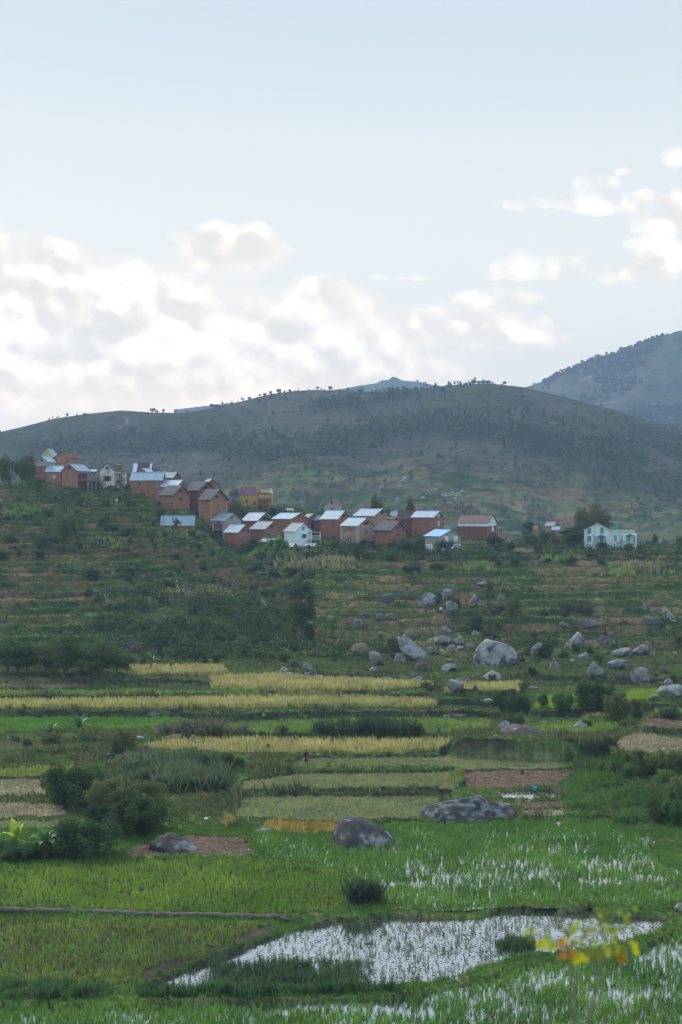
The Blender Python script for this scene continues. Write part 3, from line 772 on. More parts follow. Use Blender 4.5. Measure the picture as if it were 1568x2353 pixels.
MB().slab([(-1.5, 1.3, H_+1.9), (0.25, 1.3, H_+1.5), (0.25, 3.8, H_+1.5), (-1.5, 3.8, H_+1.9)], 0.08).build('dormer_roof', m_tile, d)
H6b = house('shed', 'dark timber lean-to with a balcony attached behind the weathered white house', 1, 800, 868, 905, 352, 262, 250, 392, m_wood, m_rust, [(835, 300, 14, 22)], th=30, cat='shed')
H7 = house('house', 'brick house with a rust-red roof edged in pale strips, rearmost above the tin roofs', 1, 930, 1046, 1054, 300, 238, 180, 412, m_brick_dark, m_rust, [], th=8, thick=0.12)
L_, W_, H_, R_ = H7['L'], H7['W'], H7['H'], H7['R']; k = R_/(W_/2)
for (a, b) in ((-L_-0.4, -L_+0.9), (-0.2, 0.4)):
    MB().slab([(a, -0.4, H_-0.4*k+0.25), (b, -0.4, H_-0.4*k+0.25), (b, W_/2, H_+R_+0.25), (a, W_/2, H_+R_+0.25)], 0.05).build('roof_strip', m_bluewhite, H7['e'])
H8 = house('house', 'little gabled house peeping over the long tin roof', 1, 950, 1028, 1064, 290, 240, 214, 400, m_pale_brick, m_tin, [], th=35, gable='L')
H9 = house('house', 'orange house with a long pale tin roof and one dark window on its front wall', 1, 908, 1128, 1142, 400, 290, 242, 374, m_brick, m_tin, [(971, 322, 14, 17)], th=9)
H10 = house('house', 'small brick house with a timber rail, behind the long pale tin roof', 1, 1132, 1206, 1245, 330, 275, 238, 386, m_brick_dark, m_tin_old, [], th=22)
verandah(H10, 0.1, 2.4, 0.0, 1.4, 1, m_wood, m_wood, None, face='R', posts=3, h=1.0)
H10b = house('house', 'dark small gable behind the tin roof with the timber rail', 1, 1135, 1150, 1180, 300, 245, 228, 394, m_wood, m_tile, [], th=60)
H11 = house('house', 'orange house with a bright tin roof, between the long tin roof and the grey thatch', 1, 1067, 1232, 1297, 468, 338, 296, 370, m_mud, m_tin, [(1098, 336, 12, 12), (1266, 330, 14, 14)], th=36)
H12 = house('house', 'thatched brown house with two small gable windows, below the bright tin roof', 1, 1106, 1207, 1311, 500, 398, 338, 362, m_mud, m_thatch,
      [(1250, 370, 16, 14), (1252, 427, 16, 16), (1196, 460, 5, 10)], th=43, thick=0.28, oh=0.5, ridgecap=False)
H13 = house('house', 'thatched house half hidden behind the large brown thatched one', 1, 1282, 1382, 1488, 512, 366, 310, 372, m_brick_dark, m_thatch, [(1428, 347, 20, 22)], th=43, thick=0.25, oh=0.5, ridgecap=False)
H14 = house('house', 'small brick gable under a thin tin roof, topmost above the two thatched roofs', 1, 1400, 1428, 1522, 440, 326, 287, 384, m_brick, m_tin_old, [(1465, 323, 18, 20)], th=55)
H15 = house('house', 'large brown house with grey thatch and paler brick corners, standing at the slope edge', 2, -10, 102, 234, 385, 217, 131, 356, m_brick, m_thatch,
      [(146, 193, 26, 22), (159, 270, 22, 34, 'glass')], th=43, thick=0.28, oh=0.5, ridgecap=False)
pilasters(H15, m_pale_brick, w=0.6, top=False)
H16 = house('house', 'low brown house with a bright ribbed tin roof, lowest on the left below the hamlet', 1, 1122, 1346, 1354, 640, 600, 548, 342, m_mud, m_tin, [], th=7)
H17 = house('house', 'grey-block house with a tin roof above a broken brick lower wall', 2, 98, 222, 362, 555, 403, 343, 351, m_grey, m_tin_old, [(279, 381, 22, 22, 'glass'), (281, 445, 26, 12), (165, 420, 10, 5)], th=46)
pt = MB()
fbox(H17, pt, 'L', -(222-118)*H17['m']/math.cos(H17['t']), -(222-200)*H17['m']/math.cos(H17['t']), -2, (555-435)*H17['m'], 0.01, 0.07); pt.build('bare_brick_patch', m_brick_dark, H17['e'])
pt = MB(); fbox(H17, pt, 'R', 0.0, H17['W']*0.85, (555-475)*H17['m'], (555-425)*H17['m'], 0.005, 0.05); pt.build('render_panel', m_tan, H17['e'])
pt = MB(); pt.box(-H17['L'], -0.3, -0.75, 0.0, (555-497)*H17['m'], (555-492)*H17['m']); pt.build('ledge', m_tin, H17['e'])
H18 = house('house', 'small plain brick house with a smooth tin roof, front left of the lower village', 2, 214, 343, 447, 655, 508, 446, 345, m_brick, m_tin, [(388, 491, 16, 14), (384, 556, 26, 28, 'glass'), (424, 505, 4, 6)], th=40)
H19 = house('house', 'brick house with a green-edged tin roof in the second row, left', 2, 372, 516, 642, 500, 404, 338, 363, m_brick, m_tin, [(572, 388, 24, 26, 'open')], th=42)
barge(H19, m_green, 'R', 0.05)
H20 = house('house', 'brown brick house with an old grey tin roof beside the banana clump', 2, 448, 582, 722, 600, 480, 417, 352, m_brick, m_tin_old, [(641, 460, 30, 18), (648, 545, 22, 20, 'glass'), (612, 530, 4, 6)], th=43)
H21 = house('house', 'wide brick house with a tin roof and one gable window, behind the white plaster house', 2, 645, 817, 965, 550, 390, 342, 361, m_brick, m_tin, [(887, 376, 18, 28, 'glass')], th=42)
H22 = house('house', 'narrow red brick house with a large dark lower window, wedged between two wide tin roofs', 2, 925, 963, 1064, 560, 388, 348, 368, m_brick_dark, m_tin_old,
      [(1002, 376, 18, 28, 'glass'), (1008, 456, 26, 38, 'open')], th=48)
H23 = house('house', 'white plaster house with turquoise shutters in the middle of the village', 2, 753, 855, 1003, 645, 500, 432, 346, m_white, m_tin_old,
      [(926, 480, 18, 22, 'teal'), (932, 546, 20, 30, 'tealopen')], th=48)
lb = MB().box(-H23['L']-0.03, 0.05, -0.05, H23['W']+0.05, (645-527)*H23['m'], (645-521)*H23['m']).build('string_course', m_white, H23['e'])
verandah(H23, H23['W']*0.72, H23['W']+1.5, 0.0, 1.5, 2, m_white, m_greywood, m_tin, face='R', posts=2, h=(645-512)*H23['m']/2)
H24 = house('house', 'big plain brick house with a pale tin roof and one window high in its gable', 2, 1084, 1238, 1350, 572, 388, 319, 358, m_brick, m_tin, [(1288, 363, 20, 26), (1112, 402, 6, 10)], th=41)
H24b = house('shed', 'narrow brick annexe filling the gap left of the big plain house', 2, 1030, 1082, 1100, 560, 392, 364, 368, m_brick_dark, m_tin_old, [(1073, 410, 14, 20)], th=30, cat='annexe')
H25 = house('house', 'small grey rendered house with a brown tile gable, rising alone behind the village roofs', 2, 1116, 1253, 1269, 400, 266, 210, 382, m_grey, m_tile,
      [(1184, 248, 16, 22), (1186, 308, 24, 26, 'glass'), (1262, 290, 4, 20, 'white')], th=17, gable='L')
H26 = house('house', 'tan rendered house framed by grey stone pilasters with mud stains on its front', 3, 372, 521, 665, 520, 338, 274, 350, m_tan, m_tin,
      [(597, 319, 26, 26, 'open'), (597, 400, 22, 38, 'glass')], th=44)
pilasters(H26, m_grey, w=0.75)
st = MB()
for (zx, zy, w, h) in ((405, 382, 26, 22), (412, 395, 10, 14), (440, 366, 42, 20), (470, 372, 50, 26), (452, 380, 30, 14)):
    f, a, z = facept(H26, zx, zy); n = 12; ww = w*H26['m']/math.cos(H26['t'])/2; hh = h*H26['m']/2; b = len(st.v)
    ring = [(a+ww*math.cos(6.283*i/n)*random.uniform(.75, 1.1), z+hh*math.sin(6.283*i/n)*random.uniform(.75, 1.1)) for i in range(n)]
    o_ = 0.012+0.004*len(st.f)
    st.add([(p[0], -o_, p[1]) for p in ring], [tuple(range(n))])
st.build('mud_stain', m_stain, H26['e'])

H27 = house('house', 'brick house with toothed brickwork and green-edged tin roof, behind the tan house', 3, 488, 668, 806, 400, 250, 192, 369, m_pale_brick, m_tin,
      [(738, 218, 18, 28, 'open'), (738, 300, 18, 24, 'open')], th=42)
pt = MB(); fbox(H27, pt, 'L', -H27['L']+0.3, -0.4, 0.5, H27['H']-1.0, 0.01, 0.05); fbox(H27, pt, 'R', 0.8, H27['W']-0.8, 0.5, H27['H']-0.3, 0.01, 0.05); pt.build('render_panel', m_tan, H27['e'])
barge(H27, m_green, 'R', 0.05)
H27b = house('shed', 'small brick shed with a flat dark roof, beside the brick house with green roof edges', 3, 806, 845, 862, 330, 276, 262, 366, m_pale_brick, m_tile, [], th=25, cat='shed')
H28 = house('house', 'brown brick house with dark grey thatch, right of the tan pilastered house', 3, 676, 813, 957, 550, 382, 309, 346, m_brick, m_thatch, [(881, 362, 18, 22), (884, 422, 18, 16, 'open')], th=44, thick=0.3, oh=0.5, ridgecap=False)
H28b = house('shed', 'thatched brick outbuilding squeezed between the tan house and the thatched brick house', 3, 662, 700, 740, 520, 372, 334, 356, m_brick_dark, m_thatch, [], th=40, thick=0.25, cat='outbuilding', ridgecap=False)
H29 = house('house', 'brick house with a dark rust roof between two bright tin roofs', 3, 886, 1060, 1075, 442, 266, 211, 376, m_brick_dark, m_rust, [], th=14, pad=True)
H29b = house('house', 'low house showing only its bright tin roof, left of the dark rust roof', 3, 816, 905, 940, 330, 262, 211, 388, m_brick, m_tin, [], th=25)
H30 = house('house', 'long tall brick house with pale blue shutters on its right gable', 3, 1012, 1199, 1299, 448, 262, 212, 366, m_brick, m_tin, [(1246, 248, 14, 28, 'sky'), (1249, 322, 16, 42, 'sky')], th=36)
H31 = house('house', 'grey rendered house with a bright blue tin roof and whitewashed ground floor', 3, 1132, 1256, 1455, 578, 434, 380, 345, m_grey, m_blue_tin,
      [(1317, 455, 26, 36, 'white'), (1408, 455, 26, 38, 'white'), (1413, 536, 36, 36, 'glass')], th=52)
lower_band(H31, m_white, (578-508)*H31['m'])
H32 = house('house', 'dark red brick house with white trim and a rust-brown roof, alone right of the village', 4, 68, 262, 326, 352, 234, 184, 362, m_brick_dark, m_rust,
      [(291, 224, 10, 22), (297, 280, 16, 30, 'white')], th=30)
L_, W_, H_, R_ = H32['L'], H32['W'], H32['H'], H32['R']
MB().box(-L_-0.06, 0.06, -0.06, W_+0.06, H_-1.0, H_-0.02).build('white_band', m_white, H32['e'])

g_ = MB().add([(0.0, 0.0, H_-0.05), (0.07, 0.0, H_-0.05), (0.07, W_, H_-0.05), (0.0, W_, H_-0.05), (0.0, W_/2, H_+R_-0.02), (0.07, W_/2, H_+R_-0.02)], [(0, 3, 2, 1), (1, 2, 5), (0, 1, 5, 4), (2, 3, 4, 5), (0, 4, 3)]).build('gable_plaster', m_white, H32['e'])
MB().box(-0.5, 0.07, -0.07, 0.4, -2, H_-1.05).build('corner_pilaster', m_brick, H32['e'])
verandah(H32, W_*0.7, W_+1.4, 0.0, 1.1, 2, m_brick_dark, m_greywood, m_rust, face='R', posts=2, h=(352-255)*H32['m']/2)
H33 = house('house', 'distant pink-walled house with a blue-grey roof beyond the right-hand trees', 4, 652, 700, 738, 282, 255, 232, 452, m_pale_brick, m_tin_old, [], th=38)
H33b = house('house', 'distant low house with a bright tin roof just right of the pink-walled one', 4, 696, 738, 756, 320, 282, 264, 440, m_pale_brick, m_tin, [], th=20)
H33c = house('house', 'distant tiny orange gable at the left of the far trio of roofs', 4, 570, 586, 614, 300, 277, 260, 456, m_pale_brick, m_tile, [], th=60)

# the large white house with green shutters
H34 = house('house', 'large white two-storey house with green shutters, balconies and a roof terrace, far right', 4, 913, 1082, 1100, 418, 284, 242, 352, m_bluewhite, m_tin,
      [(948, 293, 18, 32, 'green'), (948, 345, 18, 32, 'green'), (1029, 290, 18, 32, 'green'), (1028, 352, 18, 40, 'green')], th=12, gable='L')
mm = H34['m']
def zx(a): return (a-1082)*mm/math.cos(H34['t'])
Hh = (418-312)*mm
wg = MB().box(0.0, zx(1165), 0.35, 6.0, -2.5, Hh).build('wing', m_bluewhite, H34['e'])
w2 = MB().box(zx(1165), zx(1255), 0.1, 6.0, -2.5, Hh).build('wing', m_white, H34['e'])
r_ = MB()
for zz in (0.0, 0.85): r_.box(0.0, zx(1240), 0.12, 0.24, Hh+zz, Hh+zz+0.12)
for i in range(34): r_.box(zx(1240)*i/34, zx(1240)*i/34+0.09, 0.14, 0.22, Hh+0.1, Hh+0.88)
r_.build('balustrade', m_whitep, H34['e'])
dm = MB().box(zx(1108), zx(1132), 1.8, 4.2, Hh, Hh+2.6).build('stair_turret', m_green, H34['e'])
MB().slab([(zx(1070), 1.2, Hh+3.1), (zx(1137), 1.2, Hh+2.7), (zx(1137), 4.6, Hh+2.7), (zx(1070), 4.6, Hh+3.1)], 0.12).build('turret_roof', m_tin, dm)
def h34win(a, y, w, h):
    I = dict(H34); I['xc'] = 1082
    x = zx(a); z = (418-y)*mm; w *= mm; h *= mm; y0 = 0.35 if a < 1165 else 0.1
    fr = MB().box(x-w/2-0.1, x+w/2+0.1, y0-0.06, y0+0.02, z-h/2-0.1, z+h/2+0.1).build('window', m_whitep, H34['e'])
    MB().box(x-w/2, x-0.03, y0-0.1, y0-0.05, z-h/2, z+h/2).build('shutter', m_green, fr); MB().box(x+0.03, x+w/2, y0-0.1, y0-0.05, z-h/2, z+h/2).build('shutter', m_green, fr)
h34win(1117, 340, 18, 32); h34win(1204, 340, 18, 36); h34win(1200, 402, 12, 24); h34win(1240, 350, 10, 34)
def balcony(x, y0, z, w, roofz):
    b = MB().box(x-w/2, x+w/2, y0-1.1, y0, z-0.12, z).build('balcony', m_green, H34['e'])
    r = MB()
    for zz in (0.8,): r.box(x-w/2, x+w/2, y0-1.1, y0-1.03, z+zz, z+zz+0.08)
    for i in range(9): r.box(x-w/2+w*i/8-0.03, x-w/2+w*i/8+0.03, y0-1.08, y0-1.05, z, z+0.8)
    r.box(x-w/2, x-w/2+0.08, y0-1.1, y0-1.02, z, roofz); r.box(x+w/2-0.08, x+w/2, y0-1.1, y0-1.02, z, roofz)
    r.build('railing', m_green, b)
    k = MB()
    k.slab([(x-w/2-0.2, y0-1.3, roofz), (x, y0-1.3, roofz+0.55), (x, y0, roofz+0.55), (x-w/2-0.2, y0, roofz)], 0.1)
    k.slab([(x+w/2+0.2, y0-1.3, roofz), (x, y0-1.3, roofz+0.55), (x, y0, roofz+0.55), (x+w/2+0.2, y0, roofz)], 0.1)
    k.build('canopy', m_green, b)
balcony(zx(1024), -0.02, (418-372)*mm, 60*mm, (418-332)*mm)
balcony(zx(1212), 0.08, (418-375)*mm, 52*mm, (418-325)*mm)

# the yellow house with stepped parapets, facing the camera
H35 = house('house', 'yellow house with a mauve-red roof and stepped parapets behind the upper trees', 2, 355, 516, 528, 290, 180, 108, 398, m_yellow, m_mauve, [(490, 247, 14, 28, 'red'), (420, 235, 14, 26, 'red')], th=8, oh=0.1)
mm = H35['m']; W_ = H35['W']
def zy35(a): return (a-516)*mm
w2 = MB().box(zy35(518), zy35(645), 0.25, W_, -2.5, (290-162)*mm).build('wing', m_yellow, H35['e'])
MB().slab([(zy35(524), 0.0, (290-160)*mm), (zy35(634), 0.0, (290-160)*mm), (zy35(634), 3.0, (290-124)*mm), (zy35(524), 3.0, (290-124)*mm)], 0.12).build('roof', m_rust, w2)
def parapet(a, y0, y1, m, w=12):
    b = MB(); n = 5
    for i in range(n):
        z1 = (290-y1)*mm-i*(y0-y1)/n*mm
        b.box(zy35(a-w/2), zy35(a+w/2), -0.25+i*0.02, 0.5+i*0.75, z1-(y0-y1)/n*mm, z1-0.04)
    b.build('parapet', m, H35['e'])
parapet(352, 168, 100, m_yellow, 14); parapet(516, 178, 98, m_yellow, 14); parapet(637, 160, 118, m_white, 12)
MB().slab([(zy35(523), -1.3, (290-226)*mm), (zy35(645), -1.3, (290-226)*mm), (zy35(645), 0.25, (290-208)*mm), (zy35(523), 0.25, (290-208)*mm)], 0.1).build('verandah_roof', m_rust, w2)
bl = MB().box(zy35(525), zy35(632), -1.3, 0.25, (290-276)*mm, (290-272)*mm).box(zy35(525), zy35(632), -1.3, -1.22, (290-272)*mm, (290-251)*mm).build('balcony', m_redp, w2)
for a in (526, 580, 636): MB().box(zy35(a)-0.1, zy35(a)+0.1, -1.28, -1.08, -1, (290-224)*mm).build('post', m_yellow, w2)
for (a, y, w, h) in ((584, 166, 22, 12), (575, 240, 20, 20), (560, 262, 14, 10)):
    x = zy35(a); z = (290-y)*mm
    f_ = MB().box(x-w*mm/2, x+w*mm/2, 0.17, 0.27, z-h*mm/2, z+h*mm/2).build('window', m_redp, w2)
    MB().box(x-w*mm/5, x+w*mm/5, 0.14, 0.19, z-h*mm/2+.1, z+h*mm/2-.1).build('pane', m_dark, f_)

H36 = house('house', 'small mud house with a thatched gable beside the large thatched house, partly hidden by shrubs', 2, 234, 262, 308, 285, 246, 222, 384, m_mud, m_thatch, [], th=50, thick=0.2, ridgecap=False)
H37 = house('shed', 'low shed roofed with loose tin sheets in front of the old grey tin roof house', 2, 527, 640, 730, 618, 598, 572, 341, m_brick_dark, m_tin_old, [], th=38, cat='shed')
H38 = house('shed', 'tiny tin-roofed brick hut at the left foot of the white plaster house', 2, 826, 832, 868, 668, 634, 612, 339, m_brick, m_tin, [], th=60, cat='hut')
H39 = house('shed', 'low lean-to with a pale tin roof at the right foot of the white plaster house', 2, 945, 1020, 1055, 648, 632, 616, 340, m_pale_brick, m_tin, [], th=35, cat='lean-to')
H40 = house('ruined_wall', 'brick stump of a ruined wall standing among the trees below the yellow house', 2, 752, 776, 795, 350, 305, 305, 380, m_pale_brick, m_tile, [], th=40, cat='wall ruin', flat=True)
add_pads()
# ground colours need Z final
# ------------------------------------------------------------------ ground colour and mesh
def C_(r, g, b): return np.array([r, g, b])
ROWS = HZ-Z/np.maximum(DD, 1)*FPX/K            # picture row of every ground point (used to read where patches lie)
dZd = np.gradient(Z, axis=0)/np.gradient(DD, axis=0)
dZu = np.gradient(Z, axis=1)/np.maximum(np.gradient(WX, axis=1), 1e-3)
slope = np.sqrt(dZd**2+dZu**2)
n1 = fbm(WX/9, DD/9, 71, 4)[..., None]; n2 = fbm(WX/2.2, DD/2.2, 72, 4)[..., None]; n3 = fbm(WX/24, DD/17, 73, 3)[..., None]
gd = C_(.045, .078, .026); gl = C_(.095, .135, .038); dry = C_(.15, .13, .065); red = C_(.15, .078, .055); soil = C_(.10, .062, .045); mud = C_(.055, .045, .035)
def L3(a, b, t): return a*(1-t)+b*t
GC = L3(gd, gl, sstep(0.35, 0.65, n1)); GC = L3(GC, dry, sstep(0.56, 0.75, n2)*0.6)
# valley banks: dark soil on steep sides, shade painted onto slopes facing the camera
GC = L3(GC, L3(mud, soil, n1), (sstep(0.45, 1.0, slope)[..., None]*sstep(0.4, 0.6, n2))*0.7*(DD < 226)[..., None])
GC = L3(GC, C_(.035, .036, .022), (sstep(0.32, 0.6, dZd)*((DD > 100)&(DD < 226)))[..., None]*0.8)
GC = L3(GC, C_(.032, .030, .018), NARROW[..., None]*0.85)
GC = L3(GC, L3(C_(.034, .050, .022), C_(.055, .045, .034), n2), FACE[..., None]*.9); GC = L3(GC, C_(.10, .16, .04), LIP[..., None]*.7)  # shade of the steep faces put into the ground colour; lips a brighter grass
# village hill
hm = sstep(224, 232, DD)*(1-sstep(420, 500, DD)); hm = hm[..., None]
hg = L3(gd*0.85, gl*0.95, sstep(0.35, 0.62, n3)); hg = L3(hg, dry*0.8, sstep(0.52, 0.7, n1)*0.7)
plot = (hash2(flh.astype(int), np.floor(WX/17+0.37*flh).astype(int), 91))[..., None]
hg = L3(hg, C_(.075, .15, .035), sstep(0.80, 0.82, plot)*0.65); hg = L3(hg, red*0.9, (sstep(0.10, 0.06, plot))*0.75)
hg = L3(hg, dry, sstep(0.28, 0.24, plot)*sstep(0.12, 0.14, plot)*0.5)
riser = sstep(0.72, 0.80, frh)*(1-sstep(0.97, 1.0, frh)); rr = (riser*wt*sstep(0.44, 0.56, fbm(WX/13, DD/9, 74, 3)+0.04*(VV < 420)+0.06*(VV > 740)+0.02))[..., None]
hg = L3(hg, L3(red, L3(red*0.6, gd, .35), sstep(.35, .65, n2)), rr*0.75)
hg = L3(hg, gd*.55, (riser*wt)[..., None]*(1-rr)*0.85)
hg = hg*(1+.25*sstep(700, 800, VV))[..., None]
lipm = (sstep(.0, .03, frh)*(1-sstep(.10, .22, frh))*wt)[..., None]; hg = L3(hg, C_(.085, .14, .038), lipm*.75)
hg = L3(hg, C_(.04, .062, .026), ravine[..., None]*0.8)
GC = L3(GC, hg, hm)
# footpath cut into red earth right of the ravine
pthm = np.exp(-((VV-1195+0)/9)**2)*0
# big hill: dry violet-brown grass above, green terraces with red plots below
bm_ = sstep(440, 560, DD)[..., None]
bg1 = L3(C_(.075, .082, .06), C_(.115, .108, .08), sstep(.35, .65, fbm(WX/60, DD/60, 75, 4))[..., None])
bandm = np.exp(-((ROWS-np.interp(VV, [-200, 0, 200, 420, 600, 720, 850, 1000, 1150, 1300, 1450, 1568, 1800], [1030, 1020, 1018, 1018, 1035, 1030, 1000, 975, 985, 1030, 1060, 1080, 1100]))/np.interp(VV, [0, 600, 900, 1150, 1300, 1568], [16, 26, 26, 34, 48, 66]))**2)[..., None]
bg1 = L3(bg1, C_(.07, .088, .045), sstep(.5, .68, fbm(WX/35, DD/50, 76, 4))[..., None]*0.8)
q1 = hash2(flb.astype(int), np.floor(WX/38+0.41*flb).astype(int), 93)[..., None]
bg2 = L3(C_(.06, .095, .045), C_(.12, .15, .065), sstep(.3, .7, fbm(WX/30, DD/22, 77, 4))[..., None])
bg2 = L3(bg2, C_(.15, .19, .08), sstep(.72, .75, q1)*0.7); bg2 = L3(bg2, C_(.22, .13, .095), sstep(.14, .11, q1)*0.7); bg2 = L3(bg2, C_(.2, .17, .11), sstep(.3, .27, q1)*(q1 > .17)*0.7)
bg2 = L3(bg2, C_(.028, .042, .024), ((frb > .66)*tbig)[..., None]*.65)
rb_ = ((frb > 0.68)*tbig*sstep(.45, .55, fbm(WX/40, DD/30, 78, 3)))[..., None]; bg2 = L3(bg2, C_(.22, .12, .085), rb_*0.7)
bg2 = L3(bg2, C_(.045, .065, .035), sstep(.58, .66, fbm(WX/22, DD/30, 79, 4))[..., None]*0.85)
tl = np.clip(sstep(900, 800, DD)+0.0, 0, 1)[..., None]; tl = sstep(.3, .7, tl*0.8+fbm(WX/70, DD/70, 80, 3)[..., None]*0.35)
bgc = L3(bg1*.62, bg2*.68, tl)
bgc = L3(bgc, C_(.032, .045, .028), np.clip(bandm*1.1, 0, 1)*sstep(.3, .5, fbm(WX/35, DD/45, 13, 3))[..., None])
GC = L3(GC, bgc, bm_)
# pale track winding up the left shoulder of the big hill, bare clay on the upper slope
tr = np.abs(VV-(275+14*np.sin((ROWS-955)/9.0)-(ROWS-980)*0.4))
GC = L3(GC, C_(.36, .27, .21), ((tr < 2.2)&(ROWS > 957)&(ROWS < 986)&(DD > 700))[..., None]*0.4)
FCOL = {RICE: C_(.05, .045, .028), PADDY: C_(.05, .05, .035), POOL: C_(.06, .055, .045), MUDR: C_(.055, .045, .032), YEL: C_(.16, .15, .05), GRN: C_(.07, .11, .03), VIV: C_(.07, .13, .03),
        STUB: C_(.12, .14, .065), BROWN: C_(.11, .068, .048), PALE: C_(.22, .19, .12), GOLD: C_(.22, .15, .05), BRT: C_(.12, .18, .03), WEED: C_(.075, .10, .045), WETB: C_(.08, .06, .05), YLG: C_(.12, .15, .04)}
for t, c in FCOL.items():
    m_ = (TYPE == t)
    GC[m_] = (c*(0.7+0.6*n2))[m_]
# bare earth of the seedling plot and of the clay bank
GC = np.clip(GC, 0.012, 0.9)
idx = np.arange(NY*NX).reshape(NY, NX)
F_ = np.stack([idx[:-1, :-1].ravel(), idx[:-1, 1:].ravel(), idx[1:, 1:].ravel(), idx[1:, :-1].ravel()], 1)
jd = int(np.searchsorted(Dc, 520))
def ground_part(name, j0, j1, m, kind_name):
    ids = idx[j0:j1]; nv = ids.size
    v = np.stack([WX[j0:j1].ravel(), DD[j0:j1].ravel(), Z[j0:j1].ravel()], 1)
    ii = np.arange(nv).reshape(ids.shape)
    f = np.stack([ii[:-1, :-1].ravel(), ii[:-1, 1:].ravel(), ii[1:, 1:].ravel(), ii[1:, :-1].ravel()], 1)
    o = link(name, np_mesh(name, v, f, GC[j0:j1].reshape(-1, 3), smooth=True), None, [m]); tag(o, kind=kind_name); return o
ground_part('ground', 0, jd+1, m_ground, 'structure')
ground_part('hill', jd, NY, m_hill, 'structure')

# one plain sheet under everything, out to the horizon
base = MB().add([(-2500, -55, -45), (2500, -55, -45), (2500, 3750, -45), (-2500, 3750, -45)], [(0, 1, 2, 3)]).build('plain', mat('plain', (.05, .07, .035), (.08, .09, .05), scale=0.02, rough=1))
tag(base, kind='structure')

# distant mountains
def mountain(name, pts, D0, D1, vx0, vx1, base_row, seed, c1, c2, rough):
    nu, nd = 260, 80
    v = np.linspace(vx0, vx1, nu); u = (v*K-341)/FPX
    cr = np.interp(v, [p[0] for p in pts], [p[1] for p in pts])
    cr = cr+(fbm(v/16, v*0, seed, 3)-0.5)*rough
    zc_ = (HZ-cr)*K/FPX*D1; t = np.linspace(0, 1.25, nd)
    d = D0+(D1-D0)*t
    U, Dm = np.meshgrid(u, d); T = np.meshgrid(u, t)[1]; ZC = np.meshgrid(zc_, d)[0]
    zb_ = (HZ-base_row)*K/FPX*D0
    g_ = np.interp(T, [0, .3, .6, .85, 1.0, 1.08, 1.25], [0, .22, .55, .86, 1.0, 1.0, .9])
    Zm = zb_+(ZC-zb_)*g_
    X = U*Dm
    Zm += (fbm(X/300, Dm/380, seed+1, 4)-0.5)*70*np.sin(np.clip(T, 0, 1)*math.pi)
    q = fbm(X/110, Dm/110, seed+2, 4)[..., None]; q2 = fbm(X/45, Dm/70, seed+4, 4)[..., None]
    col = L3(c1, c2, sstep(.35, .65, q)); col = L3(col, C_(.05, .065, .04), sstep(.52, .64, q2)*0.8)
    col = L3(col, C_(.36, .30, .27), sstep(.74, .80, fbm(X/60, Dm/25, seed+6, 3)[..., None])*0.6)*.62
    ii = np.arange(nu*nd).reshape(nd, nu)
    f = np.stack([ii[:-1, :-1].ravel(), ii[:-1, 1:].ravel(), ii[1:, 1:].ravel(), ii[1:, :-1].ravel()], 1)
    o = link(name, np_mesh(name, np.stack([X.ravel(), Dm.ravel(), Zm.ravel()], 1), f, col.reshape(-1, 3), smooth=True), None, [m_hill])
    tag(o, kind='structure')
    return X, Dm, Zm
MT = mountain('mountain', [(1000, 960), (1150, 905), (1210, 888), (1260, 872), (1300, 852), (1330, 838), (1370, 822), (1400, 812), (1450, 798), (1500, 779), (1530, 768), (1568, 757), (1750, 700), (2200, 640)],
         1700, 2500, 1000, 2100, 1180, 301, C_(.13, .12, .085), C_(.085, .105, .06), 5)
MK = mountain('mountain', [(400, 940), (700, 905), (800, 890), (830, 884), (862, 879), (878, 874), (893, 872), (903, 864), (912, 866), (925, 873), (960, 876), (1000, 884), (1050, 890), (1150, 900), (1400, 935)],
         2500, 3400, 400, 1400, 1000, 321, C_(.13, .11, .08), C_(.09, .1, .06), 3)

# ------------------------------------------------------------------ water
def water_mat():
    m = bpy.data.materials.new('water'); m.use_nodes = True; nt = m.node_tree; N = nt.nodes; Lk = nt.links
    b = N['Principled BSDF']; b.inputs['Base Color'].default_value = (0.03, 0.035, 0.03, 1); b.inputs['Roughness'].default_value = 0.04; b.inputs['IOR'].default_value = 1.33
    gl_ = N.new('ShaderNodeBsdfGlossy'); gl_.inputs['Roughness'].default_value = 0.09; gl_.inputs['Color'].default_value = (0.93, 0.96, 1, 1)
    tc = N.new('ShaderNodeTexCoord'); nz = N.new('ShaderNodeTexNoise'); nz.inputs['Scale'].default_value = 1.6; nz.inputs['Detail'].default_value = 4
    Lk.new(tc.outputs['Object'], nz.inputs['Vector'])
    bp = N.new('ShaderNodeBump'); bp.inputs['Strength'].default_value = 0.25; bp.inputs['Distance'].default_value = 0.02
    Lk.new(nz.outputs['Fac'], bp.inputs['Height']); Lk.new(bp.outputs[0], b.inputs['Normal']); Lk.new(bp.outputs[0], gl_.inputs['Normal'])
    mx = N.new('ShaderNodeMixShader'); mx.inputs[0].default_value = 0.56
    Lk.new(b.outputs[0], mx.inputs[1]); Lk.new(gl_.outputs[0], mx.inputs[2]); Lk.new(mx.outputs[0], N['Material Output'].inputs[0])
    return m
m_water = water_mat()
